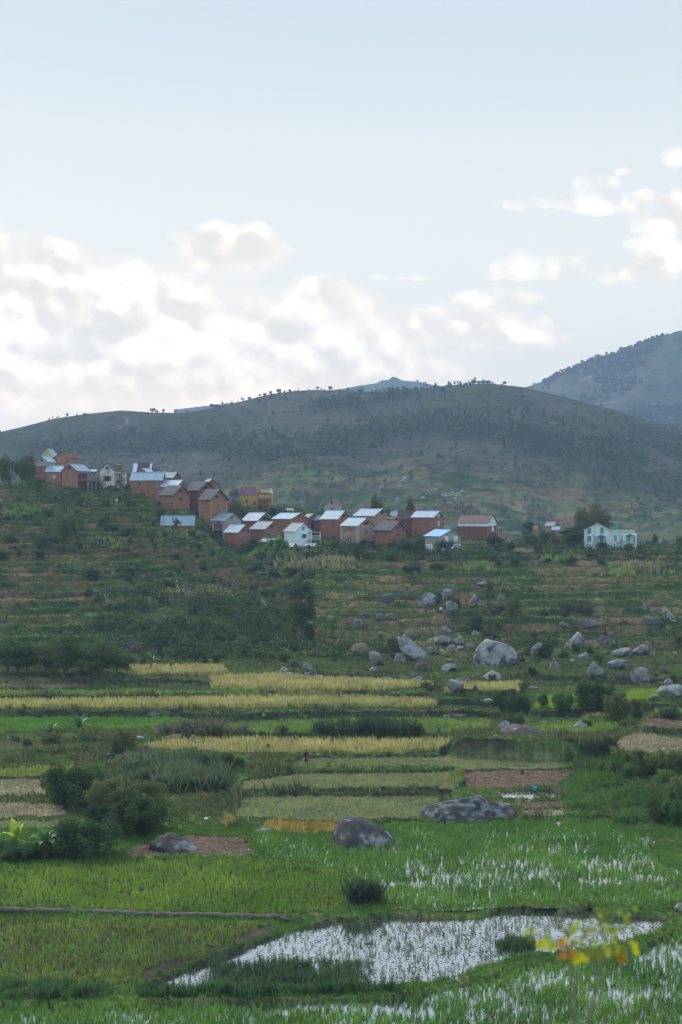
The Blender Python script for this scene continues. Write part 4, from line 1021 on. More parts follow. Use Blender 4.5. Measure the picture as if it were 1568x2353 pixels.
for fi, (ty, z0, poly) in enumerate(FIELDS):
    t = ty % 20
    if t not in (PADDY, POOL, WETB): continue
    pp = FP[fi]
    us = [p[0] for p in pp]; ds = [p[1] for p in pp]; cu = sum(us)/len(us)
    # a level sheet a little wider than the field; its rim runs into the bunds
    du = 0.004; dd = 0.5
    mb = MB()
    i0 = max(0, np.searchsorted(Uc, min(us)-du)-1); i1 = min(NX-1, np.searchsorted(Uc, max(us)+du)+1)
    j0 = max(0, np.searchsorted(Dc, min(ds)-dd)-1); j1 = min(NY-1, np.searchsorted(Dc, max(ds)+dd)+1)
    zw = z0-0.10
    own = (FID[j0:j1, i0:i1] == fi).astype(float); own = blur(own, 4) > 0.02
    cells = own[:-1, :-1] | own[1:, :-1] | own[:-1, 1:] | own[1:, 1:]
    X = WX[j0:j1, i0:i1]; Y = DD[j0:j1, i0:i1]
    ii = np.arange(X.size).reshape(X.shape)
    f = np.stack([ii[:-1, :-1][cells], ii[:-1, 1:][cells], ii[1:, 1:][cells], ii[1:, :-1][cells]], 1)
    used = np.unique(f); rm = np.full(X.size, -1); rm[used] = np.arange(len(used)); f = rm[f]
    v = np.stack([X.ravel()[used], Y.ravel()[used], np.full(len(used), zw)], 1)
    o = link('water', np_mesh('water', v, f), None, [m_water]); tag(o, kind='structure')

# ------------------------------------------------------------------ blades: rice, grass, sedge
def blades_mesh(name, pts, n, h, w, cA, cB, spread, lean=0.25, cC=None, fC=0.0, tipc=None, upright=0.0):
    N_ = len(pts)
    if N_ == 0: return None
    p = np.repeat(pts, n, axis=0); M_ = len(p)
    hh = h*rng.uniform(0.6, 1.15, M_)*np.repeat(rng.uniform(0.8, 1.2, N_), n)
    a = rng.uniform(0, 2*np.pi, M_); r = spread*np.sqrt(rng.uniform(0, 1, M_))
    bx = p[:, 0]+r*np.cos(a); by = p[:, 1]+r*np.sin(a); bz = p[:, 2]-0.03
    la = rng.uniform(0, 2*np.pi, M_); ll = hh*lean*rng.uniform(0.1, 1.2, M_)
    wa = rng.uniform(-0.9, 0.9, M_); ww = w*rng.uniform(0.6, 1.2, M_)/2
    dx = np.cos(wa)*ww; dy = np.sin(wa)*ww
    V_ = np.empty((M_, 4, 3))
    V_[:, 0] = np.stack([bx-dx, by-dy, bz], 1); V_[:, 1] = np.stack([bx+dx, by+dy, bz], 1)
    mxx = bx+np.cos(la)*ll*0.35; myy = by+np.sin(la)*ll*0.35
    V_[:, 2] = np.stack([mxx+dx*0.8, myy+dy*0.8, bz+hh*0.6], 1)
    V_[:, 3] = np.stack([bx+np.cos(la)*ll, by+np.sin(la)*ll, bz+hh], 1)
    f = np.arange(M_*4).reshape(-1, 4)
    t = rng.uniform(0, 1, (N_, 1)); t = np.clip(np.repeat(t, n, axis=0)*0.6+rng.uniform(0, 1, (M_, 1))*0.4, 0, 1)
    big = sstep(.35, .65, fbm(p[:, 0]/5, p[:, 1]/5, 5, 3))[:, None]
    t = t*0.6+big*0.4
    c = np.array(cA)*(1-t)+np.array(cB)*t
    if cC is not None:
        k = (rng.uniform(0, 1, (M_, 1)) < fC); c = np.where(k, np.array(cC), c)
    c = np.repeat(c[:, None, :], 4, axis=1)
    if tipc is not None: c[:, 3] = c[:, 3]*0.3+np.array(tipc)*0.7; c[:, 2] = c[:, 2]*0.6+np.array(tipc)*0.4
    return np_mesh(name, V_.reshape(-1, 3), f, c.reshape(-1, 3))
def sample(n_total_density, dmin, dmax, umax=0.33):
    """uniform per square metre over the wedge"""
    area = umax*2*(dmax**2-dmin**2)/2; n = int(area*n_total_density)
    d = np.sqrt(rng.uniform(dmin**2, dmax**2, n)); u = rng.uniform(-umax, umax, n)
    return u, d
def lookup(A_, u, d):
    i = np.clip(np.searchsorted(Uc, u), 0, NX-1); j = np.clip(np.searchsorted(Dc, d), 0, NY-1); return A_[j, i]
def ell(vx, vy, lst):
    m = np.zeros_like(vx)
    for (cx, cy, rx, ry) in lst: m = np.maximum(m, np.clip(1.35-((vx-cx)/rx)**2-((vy-cy)/ry)**2, 0, 1))
    return m
OPEN0 = [(700, 2312, 280, 11), (1080, 2275, 150, 28), (1230, 2255, 120, 20), (1450, 2290, 140, 16), (1560, 2200, 120, 30), (110, 2306, 40, 9), (900, 2330, 150, 12)]
OPEN4 = [(840, 1952, 110, 8), (770, 1992, 70, 10), (860, 2040, 60, 9), (1080, 1990, 180, 22), (1150, 2010, 200, 20), (1260, 1952, 110, 12), (1290, 1925, 80, 8), (1440, 1985, 130, 26), (1000, 2035, 330, 10), (1400, 2025, 110, 12), (1500, 2010, 70, 16), (980, 1958, 70, 7)]
def field_grass():
    specs = [  # type, d0, d1, density, blades, h, w, colA, colB, spread, lean, extra colour, share, tip
     (PADDY, 60, 140, 19, 7, .46, .030, (.07, .19, .035), (.19, .34, .055), .09, .30, (.13, .11, .05), .10, None, 'young green rice standing in the flooded paddy', 'rice'),
     (RICE, 88, 120, 21, 7, .42, .030, (.11, .25, .04), (.30, .44, .06), .10, .30, (.15, .12, .06), .14, None, 'green rice in the left field above the mud ridge', 'rice'),
     (MUDR, 78, 105, 26, 7, .38, .030, (.12, .25, .045), (.27, .38, .07), .10, .32, (.16, .12, .07), .28, None, 'thin green rice in the left field below the mud ridge', 'rice'),
     (YEL, 140, 235, 11, 5, .75, .06, (.30, .36, .09), (.54, .48, .17), .16, .25, (.16, .24, .06), .25, (.60, .48, .22), 'ripening yellow rice on the long terraces', 'rice'),
     (GRN, 150, 215, 10, 4, .5, .06, (.15, .28, .05), (.30, .40, .085), .16, .3, (.17, .15, .08), .15, None, 'mid green rice on the middle terraces', 'rice'),
     (VIV, 165, 200, 10, 4, .5, .07, (.11, .24, .035), (.16, .31, .05), .16, .25, None, 0, None, 'vivid green rice on the left terrace under the dark bank', 'rice'),
     (STUB, 110, 170, 14, 4, .34, .045, (.15, .22, .065), (.30, .33, .11), .12, .35, (.38, .30, .19), .30, None, 'cut rice regrowing in the stubble strips', 'rice stubble'),
     (BROWN, 90, 215, 5, 3, .22, .05, (.30, .25, .18), (.42, .37, .28), .1, .4, (.12, .16, .05), .25, None, 'short straw stubble on the bare brown plots', 'stubble'),
     (WETB, 110, 150, 6, 3, .26, .05, (.34, .31, .24), (.5, .46, .36), .1, .4, None, 0, None, 'straw stubble standing in the small wet plot', 'stubble'),
     (PALE, 95, 190, 13, 4, .35, .05, (.30, .26, .16), (.44, .37, .24), .12, .35, (.20, .21, .10), .25, None, 'pale dry stubble in the harvested plots', 'stubble'),
     (GOLD, 115, 140, 16, 4, .5, .05, (.36, .25, .06), (.5, .36, .11), .12, .3, (.2, .22, .05), .2, None, 'golden rice strip behind the dome rock', 'rice'),
     (BRT, 165, 215, 10, 4, .45, .07, (.20, .32, .03), (.30, .40, .05), .15, .25, None, 0, None, 'bright lime green rice between the right-hand bushes', 'rice'),
     (WEED, 140, 215, 8, 4, .5, .05, (.09, .14, .05), (.19, .21, .08), .2, .4, (.25, .19, .12), .2, None, 'tall weeds on the left fallow plots', 'weeds'),
     (YLG, 130, 190, 10, 4, .55, .06, (.17, .25, .04), (.28, .32, .06), .15, .25, (.42, .34, .12), .15, None, 'yellow-green rice on the small high terraces', 'rice'),
     (POOL, 60, 110, 7, 4, .40, .026, (.06, .12, .045), (.13, .20, .07), .10, .3, (.10, .09, .06), .3, None, 'sparse seedlings and weeds in the open pool', 'rice')]
    for (ty, d0, d1, dens, nb, h, w, cA, cB, spr, lean, cC, fC, tip, lab, cat) in specs:
        u, d = sample(dens, d0, d1)
        fid = lookup(FID, u, d)
        k = (lookup(TYPE, u, d) == ty); u, d, fid = u[k], d[k], fid[k]
        x = u*d; z = zat(x, d); vx = u2v(u); vy = HZ-z/d*FPX/K
        if ty == PADDY:
            nz = fbm(x/4.5, d/4.5, 61, 3); op = np.maximum(ell(vx, vy, OPEN0), ell(vx, vy, OPEN4))
            thr = 1.0-0.50*np.clip(op*1.0, 0, 1)*(0.6+0.6*sstep(.35, .6, nz))-0.10*sstep(.5, .62, nz)*(vx > 700)
            thr = np.where((vy > 2297+6*np.sin(vx/60))&(vy < 2326+8*np.sin(vx/45))&(vx > 440)&(vx < 930), .16, thr)
            keep = rng.uniform(0, 1, len(x)) < np.clip(thr, 0.05, 1)
        elif ty == POOL:
            nz = fbm(x/3.5, d/3.5, 63, 3); edge_ = ell(vx, vy, [(800, 2240, 500, 26), (1150, 2150, 90, 22), (500, 2240, 120, 30)])
            keep = rng.uniform(0, 1, len(x)) < np.clip(0.22+0.9*sstep(.45, .68, nz)+0.6*edge_, 0, 1)
        elif ty in (MUDR,):
            nz = fbm(x/3, d/3, 64, 3)
            strip = np.abs((vy-2130)-(645-vx)*0.375)          # bare mud along the diagonal bund
            keep = (rng.uniform(0, 1, len(x)) < 0.75+0.5*(nz-.4))&~((strip < 14)&(vx > 330)&(nz > .38))
        elif ty == BROWN:
            keep = rng.uniform(0, 1, len(x)) < np.where(d < 150, .9, .35)
        else:
            nz = fbm(x/5, d/5, 65, 3); keep = rng.uniform(0, 1, len(x)) < 0.8+0.6*(nz-.35)
        pts = np.stack([x, d, np.maximum(z, -28.3)], 1)[keep]
        me = blades_mesh('rice', pts, nb, h, w, cA, cB, spr, lean, cC, fC, tip)
        if me: tag(link({'rice': 'rice', 'weeds': 'weeds'}.get(cat, 'stubble'), me, None, [m_blade]), lab, cat, kind='stuff')
    # floating leaves and little clods that break up the open water
    u, d = sample(16, 60, 140); ty = lookup(TYPE, u, d); x = u*d; fz = np.array([f[1] for f in FIELDS]+[0])[lookup(FID, u, d)]
    k = ((ty == POOL) & (rng.uniform(0, 1, len(u)) < 0.6)) | ((ty == PADDY) & (rng.uniform(0, 1, len(u)) < 0.12)); x, y, z = x[k], d[k], fz[k]-0.095
    n = len(x); s = rng.uniform(0.03, 0.09, n); a = rng.uniform(0, 3.14, n)
    V_ = np.empty((n, 4, 3)); 
    for q, (cx_, cy_) in enumerate(((-1, -.5), (1, -.5), (1, .5), (-1, .5))):
        V_[:, q, 0] = x+s*(cx_*np.cos(a)-cy_*np.sin(a)); V_[:, q, 1] = y+s*(cx_*np.sin(a)+cy_*np.cos(a)); V_[:, q, 2] = z+rng.uniform(0.0, 0.03, n)*(q > 1)
    c = np.array([.05, .07, .035])+rng.uniform(0, 1, (n, 1))*np.array([.06, .06, .03])
    tag(link('water_weed', np_mesh('water_weed', V_.reshape(-1, 3), np.arange(n*4).reshape(-1, 4), np.repeat(c, 4, axis=0)), None, [m_blade]), 'small dark leaves floating on the open water', 'water weed', kind='stuff')
FSL = dZd+np.abs(dZu)*.3
def bank_grass():
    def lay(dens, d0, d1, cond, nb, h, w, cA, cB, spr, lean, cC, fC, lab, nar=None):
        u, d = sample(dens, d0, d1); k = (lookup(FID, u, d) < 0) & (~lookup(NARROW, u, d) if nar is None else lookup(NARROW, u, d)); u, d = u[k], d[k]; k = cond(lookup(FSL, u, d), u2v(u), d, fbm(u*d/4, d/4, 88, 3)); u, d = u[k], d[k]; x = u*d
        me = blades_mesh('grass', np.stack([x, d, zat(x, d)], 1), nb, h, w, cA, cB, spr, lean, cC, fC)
        tag(link('grass', me, None, [m_blade]), lab, 'grass', kind='stuff')
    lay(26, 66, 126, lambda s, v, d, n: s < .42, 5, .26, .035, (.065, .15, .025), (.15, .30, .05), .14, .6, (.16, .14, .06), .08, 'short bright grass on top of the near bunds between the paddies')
    lay(26, 66, 126, lambda s, v, d, n: s >= .42, 5, .20, .035, (.02, .045, .014), (.05, .09, .024), .12, .7, (.05, .04, .03), .2, 'grass with painted shade on the sides of the near bunds')  # steep bund sides: blades coloured darker to stand for shade
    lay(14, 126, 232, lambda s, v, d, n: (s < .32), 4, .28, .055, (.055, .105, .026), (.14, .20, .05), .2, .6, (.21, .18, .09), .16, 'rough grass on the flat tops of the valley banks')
    lay(15, 126, 232, lambda s, v, d, n: (s >= .32), 4, .22, .05, (.020, .042, .015), (.055, .088, .028), .15, .8, (.06, .045, .03), .2, 'grass and earth with painted shade on the steep faces of the valley banks')  # steep bank faces: their shade is put into the blade colour
    lay(70, 150.9, 156.2, lambda s, v, d, n: (v > 1020) & (v < 1440), 4, .42, .05, (.022, .048, .016), (.07, .115, .035), .2, .8, (.10, .075, .055), .22, 'shaggy grass with painted shade hanging on the tall bank right of the yellow rice')  # tall bank face: blades darkened the same way, as painted shade
    lay(12, 118, 160, lambda s, v, d, n: n > .2, 4, .15, .05, (.022, .045, .014), (.06, .10, .028), .12, .7, (.05, .045, .03), .2, 'thin dark grass on the low ridges between the stubble strips', 1)
    lay(3.5, 128, 226, lambda s, v, d, n: (n > .52) & (s < .5), 5, .75, .07, (.06, .10, .035), (.15, .19, .065), .3, .6, (.26, .21, .12), .15, 'tall weeds and clumps scattered over the valley banks')
    u, d = sample(2.2, 232, 400); x = u*d; c = lookup(GC[..., 0], u, d); g_ = lookup(GC[..., 1], u, d); k = g_ > c*0.85; u, d, x = u[k], d[k], x[k]
    me = blades_mesh('grass', np.stack([x, d, zat(x, d)], 1), 4, .45, .15, (.032, .066, .022), (.11, .155, .048), .45, .6, (.16, .13, .07), .12)
    tag(link('grass', me, None, [m_blade]), 'tussock grass over the terraced village hillside', 'grass', kind='stuff')
# ------------------------------------------------------------------ foliage
def leaf_cloud(centres, radii, n, size, cA, cB, shell=0.55, seed=1, flat=0.0, asp=0.6, cC=None, fC=0.0):
    """n small leaf faces spread through a set of ellipsoid clumps"""
    r = np.random.default_rng(seed)
    centres = np.asarray(centres, float); radii = np.asarray(radii, float)
    vol = radii.prod(axis=1)**(2/3); k = r.choice(len(centres), n, p=vol/vol.sum())
    d = r.normal(size=(n, 3)); d /= np.linalg.norm(d, axis=1)[:, None]
    rad = (shell+(1-shell)*r.uniform(0, 1, n)**0.6)*r.uniform(0.85, 1.12, n)
    c = centres[k]+d*radii[k]*rad[:, None]
    nrm = d*0.7+r.normal(size=(n, 3))*0.6+np.array([0, 0, 0.35+flat]); nrm /= np.linalg.norm(nrm, axis=1)[:, None]
    t = np.cross(nrm, r.normal(size=(n, 3))); t /= np.linalg.norm(t, axis=1)[:, None]; b = np.cross(nrm, t)
    s = size*r.uniform(0.55, 1.25, n)[:, None]/2
    V_ = np.empty((n, 4, 3))
    V_[:, 0] = c-t*s; V_[:, 1] = c-b*s*asp; V_[:, 2] = c+t*s; V_[:, 3] = c+b*s*asp
    cl = r.uniform(0, 1, len(centres))[k][:, None]
    f = np.clip(0.55*cl+0.45*r.uniform(0, 1, (n, 1)), 0, 1)
    col = np.array(cA)*(1-f)+np.array(cB)*f
    if cC is not None: col = np.where(r.uniform(0, 1, (n, 1)) < fC, np.array(cC), col)
    return V_.reshape(-1, 3), np.repeat(col, 4, axis=0)
def cloud_mesh(name, *a, **k):
    v, c = leaf_cloud(*a, **k); me = np_mesh(name, v, np.arange(len(v)).reshape(-1, 4), c); me.materials.append(m_leaf); return me
def blobs(n, box, r0, r1, seed, shape='ell', flatz=1.0):
    """clump centres inside an ellipsoid (hx,hy,hz) centred at cz"""
    q = np.random.default_rng(seed); hx, hy, hz, cz = box; C = []; R = []
    while len(C) < n:
        p = q.uniform(-1, 1, 3); l = np.linalg.norm(p)
        if l > 1 or l < 0.25: continue
        if shape == 'cone': w = 1-(p[2]+1)/2*0.85; p[0] *= w; p[1] *= w
        C.append((p[0]*hx, p[1]*hy, cz+p[2]*hz)); r = q.uniform(r0, r1); R.append((r, r, r*flatz))
    return np.array(C), np.array(R)
PROTO = {}
def limbs(mb, seed, h0, h1, spread, n, r0, z0=-0.3):
    q = random.Random(seed)
    mb.tube([(0, 0, z0), (q.uniform(-.1, .1), q.uniform(-.1, .1), h0*0.5), (q.uniform(-.2, .2), q.uniform(-.2, .2), h0), (q.uniform(-.2, .2), q.uniform(-.2, .2), h1*0.8)], [r0*1.3, r0, r0*0.8, r0*0.25], 7)
    for i in range(n):
        a = 2*math.pi*i/n+q.uniform(-.4, .4); z = h0*q.uniform(.75, 1.1); l = spread*q.uniform(.6, 1)
        mb.tube([(0, 0, z), (math.cos(a)*l*.4, math.sin(a)*l*.4, z+(h1-z)*.35), (math.cos(a)*l, math.sin(a)*l, z+(h1-z)*q.uniform(.55, .9))], [r0*.55, r0*.38, r0*.12], 5)
def proto(kind, build):
    PROTO[kind] = build
_pm = {}
def protomeshes(kind):
    """crown mesh, trunk mesh, height, half width of one kind"""
    if kind in _pm: return _pm[kind]
    g1, g2 = (.028, .062, .022), (.125, .18, .055)
    tr = MB()
    if kind == 'broad':
        C, R = blobs(34, (3.6, 3.4, 2.3, 4.6), .8, 1.5, 3); cr = cloud_mesh('crown', C, R, 5200, .34, g1, g2, seed=3); limbs(tr, 3, 2.0, 6.2, 2.8, 6, .22); H, W = 7.6, 4.6
    elif kind == 'broad2':
        C, R = blobs(26, (2.9, 3.2, 2.5, 4.2), .7, 1.3, 13); cr = cloud_mesh('crown', C, R, 4200, .32, (.05, .085, .03), (.12, .16, .05), seed=13); limbs(tr, 13, 1.8, 5.8, 2.4, 5, .2); H, W = 7.4, 3.9
    elif kind == 'spread':
        C, R = blobs(60, (7.4, 5.5, 3.4, 6.0), 1.0, 1.9, 23); cr = cloud_mesh('crown', C, R, 9000, .42, (.055, .075, .025), (.125, .135, .045), seed=23); limbs(tr, 23, 2.6, 8.0, 5.2, 8, .4); H, W = 10.4, 8.8
    elif kind == 'tall':
        C, R = blobs(46, (2.3, 2.3, 5.6, 8.3), .7, 1.35, 33); cr = cloud_mesh('crown', C, R, 9500, .27, (.018, .042, .018), (.085, .13, .045), seed=33); limbs(tr, 33, 5.0, 13, 1.8, 7, .26); H, W = 14.4, 3.4
    elif kind == 'conical':
        C, R = blobs(44, (2.3, 2.3, 4.2, 5.0), .5, .95, 43, 'cone'); cr = cloud_mesh('crown', C, R, 5200, .30, (.05, .085, .03), (.13, .17, .05), seed=43, flat=-.3); limbs(tr, 43, 3.0, 8.6, 1.2, 5, .18); H, W = 9.6, 2.4
    elif kind == 'umbrella':
        C, R = blobs(20, (2.6, 2.6, .9, 3.4), .5, .95, 53); cr = cloud_mesh('crown', C, R, 3400, .26, (.020, .036, .024), (.055, .075, .04), seed=53); limbs(tr, 53, 1.3, 3.6, 2.2, 6, .14); H, W = 4.5, 3.2
    elif kind == 'thin':
        C, R = blobs(15, (2.0, 2.0, 1.7, 4.6), .45, .85, 63); cr = cloud_mesh('crown', C, R, 1900, .28, (.045, .07, .03), (.10, .13, .05), seed=63); limbs(tr, 63, 3.0, 5.8, 1.6, 5, .13); H, W = 6.8, 2.6
    elif kind == 'bush':
        C, R = blobs(22, (1.5, 1.4, .9, .95), .4, .75, 73); cr = cloud_mesh('crown', C, R, 2600, .24, (.035, .068, .026), (.085, .13, .042), seed=73); limbs(tr, 73, .5, 1.6, 1.1, 6, .06); H, W = 2.35, 2.1
    elif kind == 'bush2':
        C, R = blobs(16, (1.2, 1.2, .8, .85), .35, .65, 83); cr = cloud_mesh('crown', C, R, 1700, .22, (.05, .085, .03), (.12, .165, .05), seed=83, cC=(.2, .19, .1), fC=.06); limbs(tr, 83, .5, 1.5, .9, 5, .05); H, W = 2.1, 1.7
    elif kind == 'nearbush':
        C, R = blobs(60, (2.6, 2.2, 1.25, 1.35), .38, .75, 93); cr = cloud_mesh('crown', C, R, 13000, .17, (.020, .055, .018), (.11, .185, .052), seed=93); limbs(tr, 93, .6, 2.2, 2.0, 8, .07); H, W = 2.95, 3.1
    elif kind == 'nearbush2':
        C, R = blobs(46, (2.2, 1.9, 1.2, 1.35), .32, .62, 103); cr = cloud_mesh('crown', C, R, 9500, .16, (.04, .075, .024), (.20, .235, .07), seed=103, cC=(.24, .20, .11), fC=.10); limbs(tr, 103, .6, 2.3, 1.7, 8, .06); H, W = 2.85, 2.7
    elif kind == 'ridge':
        C, R = blobs(8, (1.3, 1.3, 1.9, 3.6), .7, 1.2, 113); cr = cloud_mesh('crown', C, R, 130, .95, (.03, .05, .025), (.07, .09, .04), seed=113, asp=.8); tr.tube([(0, 0, -1), (0, 0, 4.5)], [.22, .1], 5); H, W = 6.2, 2.0
    elif kind == 'ridge2':
        C, R = blobs(6, (.8, .8, 2.8, 4.6), .5, .9, 123); cr = cloud_mesh('crown', C, R, 110, .85, (.03, .05, .025), (.07, .09, .04), seed=123, asp=.8); tr.tube([(0, 0, -1), (0, 0, 6)], [.2, .1], 5); H, W = 8, 1.3
    elif kind == 'ridge3':
        C, R = blobs(9, (2.0, 2.0, 1.1, 2.3), .7, 1.2, 133); cr = cloud_mesh('crown', C, R, 150, .95, (.03, .05, .025), (.07, .09, .04), seed=133, asp=.8); tr.tube([(0, 0, -1), (0, 0, 2.5)], [.2, .1], 5); H, W = 4.3, 2.7
    elif kind == 'bare':
        q = random.Random(5); cr = None
        limbs(tr, 5, 1.0, 3.4, 1.9, 9, .10)
        for i in range(60):
            a = q.uniform(0, 6.28); r_ = q.uniform(.3, 1.7); z = 1.4+q.uniform(0, 1.8)
            tr.tube([(math.cos(a)*r_*.6, math.sin(a)*r_*.6, z-.5), (math.cos(a+.2)*r_, math.sin(a+.2)*r_, z), (math.cos(a+.5)*r_*1.2, math.sin(a+.5)*r_*1.2, z+.6)], [.035, .025, .01], 3, cap=False)
        H, W = 3.9, 2.1
    t = tr.mesh('trunk', mat('pale_bark', (.11, .10, .09), (.17, .155, .14), scale=2) if kind == 'bare' else m_bark)
    _pm[kind] = (cr, t, H, W); return _pm[kind]
TREES = {}
def tree(kind, vx, vtop, vbase, wpx, label, cat='tree', group=None, D=None, name=None, stretch_z=None, sink=0.0):
    """stands where the ray of its foot meets the ground (or at distance D); its height and width follow the photo"""
    cr, t, H, W = protomeshes(kind)
    if D is None: pos, D = on_ground(vx, vbase)
    else:
        x = float(v2u(vx))*D; pos = Vector((x, D, float(zat(x, D))))
    ztop = (HZ-vtop)*K/FPX*D; h = max(0.5, ztop-pos.z+sink)
    w = wpx*K/FPX*D/2
    sz = h/H; sx = w/W
    e = empty(name or {'tree': 'tree', 'bush': 'bush', 'shrub': 'shrub'}.get(cat, 'tree'), pos-Vector((0, 0, sink)), random.uniform(0, 6.28), (sx, sx, sz))
    tag(e, label, cat, group)
    link('trunk', t, e)
    if cr: link('crown', cr, e)
    return e

def big_hill_wood():
    """the wooded band of the far hill: hundreds of crowns that read as one mass"""
    r = np.random.default_rng(77)
    j0 = int(np.searchsorted(Dc, 610)); j1 = int(np.searchsorted(Dc, 1300))
    n = 90000
    d = np.sqrt(r.uniform(610**2, 1300**2, n)); u = r.uniform(-0.28, 0.28, n); x = u*d; z = zat(x, d)
    v = u2v(u); row = HZ-z/d*FPX/K
    def band(pts, half, s):
        c = np.interp(v, [p[0] for p in pts], [p[1] for p in pts]); hh = np.interp(v, [p[0] for p in pts], [p[2] for p in pts])
        return np.exp(-((row-c)/hh)**2)*s
    den = band([(-200, 1030, 10), (0, 1020, 14), (200, 1018, 20), (420, 1018, 20), (600, 1035, 26), (720, 1030, 26), (850, 1000, 26), (1000, 975, 22), (1150, 985, 34), (1300, 1030, 50), (1450, 1060, 60), (1568, 1080, 70), (1800, 1100, 80)], 0, 1.0)
    den = np.maximum(den, band([(700, 935, 10), (800, 925, 14), (900, 912, 12), (960, 905, 6), (1100, 1500, 5)], 0, .9)*(v < 980)*(v > 690))
    den = np.maximum(den, 0.07*sstep(.45, .6, fbm(x/60, d/60, 12, 3)))
    den = np.maximum(den, .35*sstep(.55, .65, fbm(x/40, d/25, 14, 3))*(row > 1060))
    den *= sstep(.28, .5, fbm(x/35, d/45, 13, 3))
    k = (r.uniform(0, 1, n) < den*0.30)
    x, d, z, v, row = x[k], d[k], z[k], v[k], row[k]; m = len(x)
    hgt = r.uniform(1.8, 5.6, m)*np.where(row > 1060, .6, 1.0); wid = hgt*r.uniform(.22, .42, m)
    nl = 18
    c = np.stack([x, d, z+hgt*.55], 1); rad = np.stack([wid, wid, hgt*.5], 1)
    dd_ = r.normal(size=(m, nl, 3)); dd_ /= np.linalg.norm(dd_, axis=2)[..., None]
    taper = np.clip(1.0-0.55*np.clip(dd_[..., 2:3], 0, 1), .3, 1)
    p = c[:, None]+dd_*rad[:, None]*r.uniform(.55, 1.05, (m, nl, 1))*np.concatenate([taper, taper, np.ones_like(taper)], 2)
    nn = dd_*.6+r.normal(size=(m, nl, 3))*.7; nn /= np.linalg.norm(nn, axis=2)[..., None]
    t = np.cross(nn, r.normal(size=(m, nl, 3))); t /= np.linalg.norm(t, axis=2)[..., None]; b = np.cross(nn, t)
    s = (wid*0.62)[:, None, None]*r.uniform(.6, 1.2, (m, nl, 1))
    V_ = np.stack([p-t*s, p-b*s*.8, p+t*s, p+b*s*.8], 2)
    f = r.uniform(0, 1, (m, 1, 1)); col = np.array([.035, .058, .032])*(1-f)+np.array([.08, .105, .05])*f
    col = np.broadcast_to(col[:, :, None, :], (m, nl, 4, 3))*r.uniform(.85, 1.15, (m, nl, 1, 1))
    me = np_mesh('woodland', V_.reshape(-1, 3), np.arange(m*nl*4).reshape(-1, 4), col.reshape(-1, 3))
    tag(link('woodland', me, None, [m_leaf]), 'dark belt of woodland across the far hillside', 'woodland', kind='stuff')
    print('wood', m)

def undergrowth():
    """scrub that nobody could count on the village hillside"""
    r = np.random.default_rng(78); n = 60000
    d = np.sqrt(r.uniform(226**2, 430**2, n)); u = r.uniform(-0.28, 0.28, n); x = u*d; z = zat(x, d); v = u2v(u); row = HZ-z/d*FPX/K
    rav = lookup(ravine, u, d); ff = lookup(frh, u, d)
    nz = fbm(x/11, d/9, 15, 4); nzl = fbm(x/30, d/22, 16, 3)
    den = rav*1.0*sstep(.3, .5, nz)+0.9*sstep(.56, .66, nz)*(0.35+0.65*(nzl > .48))+0.9*((ff > .55)&(ff < .76))*sstep(.40, .50, nzl)
    den += 0.9*np.exp(-((row-1275)/16)**2)*(v > 500)*sstep(.35, .5, nz)            # hedge at the foot of the village
    den += .5*(v < 330)*(row > 1110)*(row < 1190)*sstep(.4, .5, nz)
    den *= np.where((v > 705)&(row > 1290)&(row < 1470), .4, 1.0)
    k = r.uniform(0, 1, n) < den*0.19; x, d, z, rav, row, v = x[k], d[k], z[k], rav[k], row[k], v[k]; m = len(x)
    hgt = r.uniform(.5, 1.9, m)*np.where(rav > .2, 1.35, 1.0)*r.choice([.6, 1, 1, 1.5], m); wid = hgt*r.uniform(.6, 1.2, m); nl = 60
    c = np.stack([x, d, z+hgt*.4], 1); rad = np.stack([wid, wid, hgt*.62], 1)
    dd_ = r.normal(size=(m, nl, 3)); dd_ /= np.linalg.norm(dd_, axis=2)[..., None]
    lump_ = 1+.35*np.sin(dd_[..., 0:1]*4+r.uniform(0, 6, (m, 1, 1)))*np.cos(dd_[..., 2:3]*5+r.uniform(0, 6, (m, 1, 1)))
    p = c[:, None]+dd_*rad[:, None]*r.uniform(.55, 1.05, (m, nl, 1))*lump_
    nn = dd_*.6+r.normal(size=(m, nl, 3))*.7; nn /= np.linalg.norm(nn, axis=2)[..., None]
    t = np.cross(nn, r.normal(size=(m, nl, 3))); t /= np.linalg.norm(t, axis=2)[..., None]; b = np.cross(nn, t)
    s = .20*r.uniform(.6, 1.3, (m, nl, 1))
    V_ = np.stack([p-t*s, p-b*s*.7, p+t*s, p+b*s*.7], 2)
    f = r.uniform(0, 1, (m, 1, 1)); w_ = r.uniform(0, 1, (m, 1, 1))
    col = np.array([.018, .042, .018])*(1-f)+np.array([.095, .145, .045])*f*np.where(rav[:, None, None] > .3, .8, 1.0)
    col = np.where(w_ < .07, np.array([.15, .13, .10]), col)
    col = np.broadcast_to(col[:, :, None, :], (m, nl, 4, 3))*r.uniform(.8, 1.2, (m, nl, 1, 1))
    me = np_mesh('undergrowth', V_.reshape(-1, 3), np.arange(m*nl*4).reshape(-1, 4), col.reshape(-1, 3))
    tag(link('undergrowth', me, None, [m_leaf]), 'tangled green scrub over the terraced hillside below the village', 'undergrowth', kind='stuff')
    print('under', m)

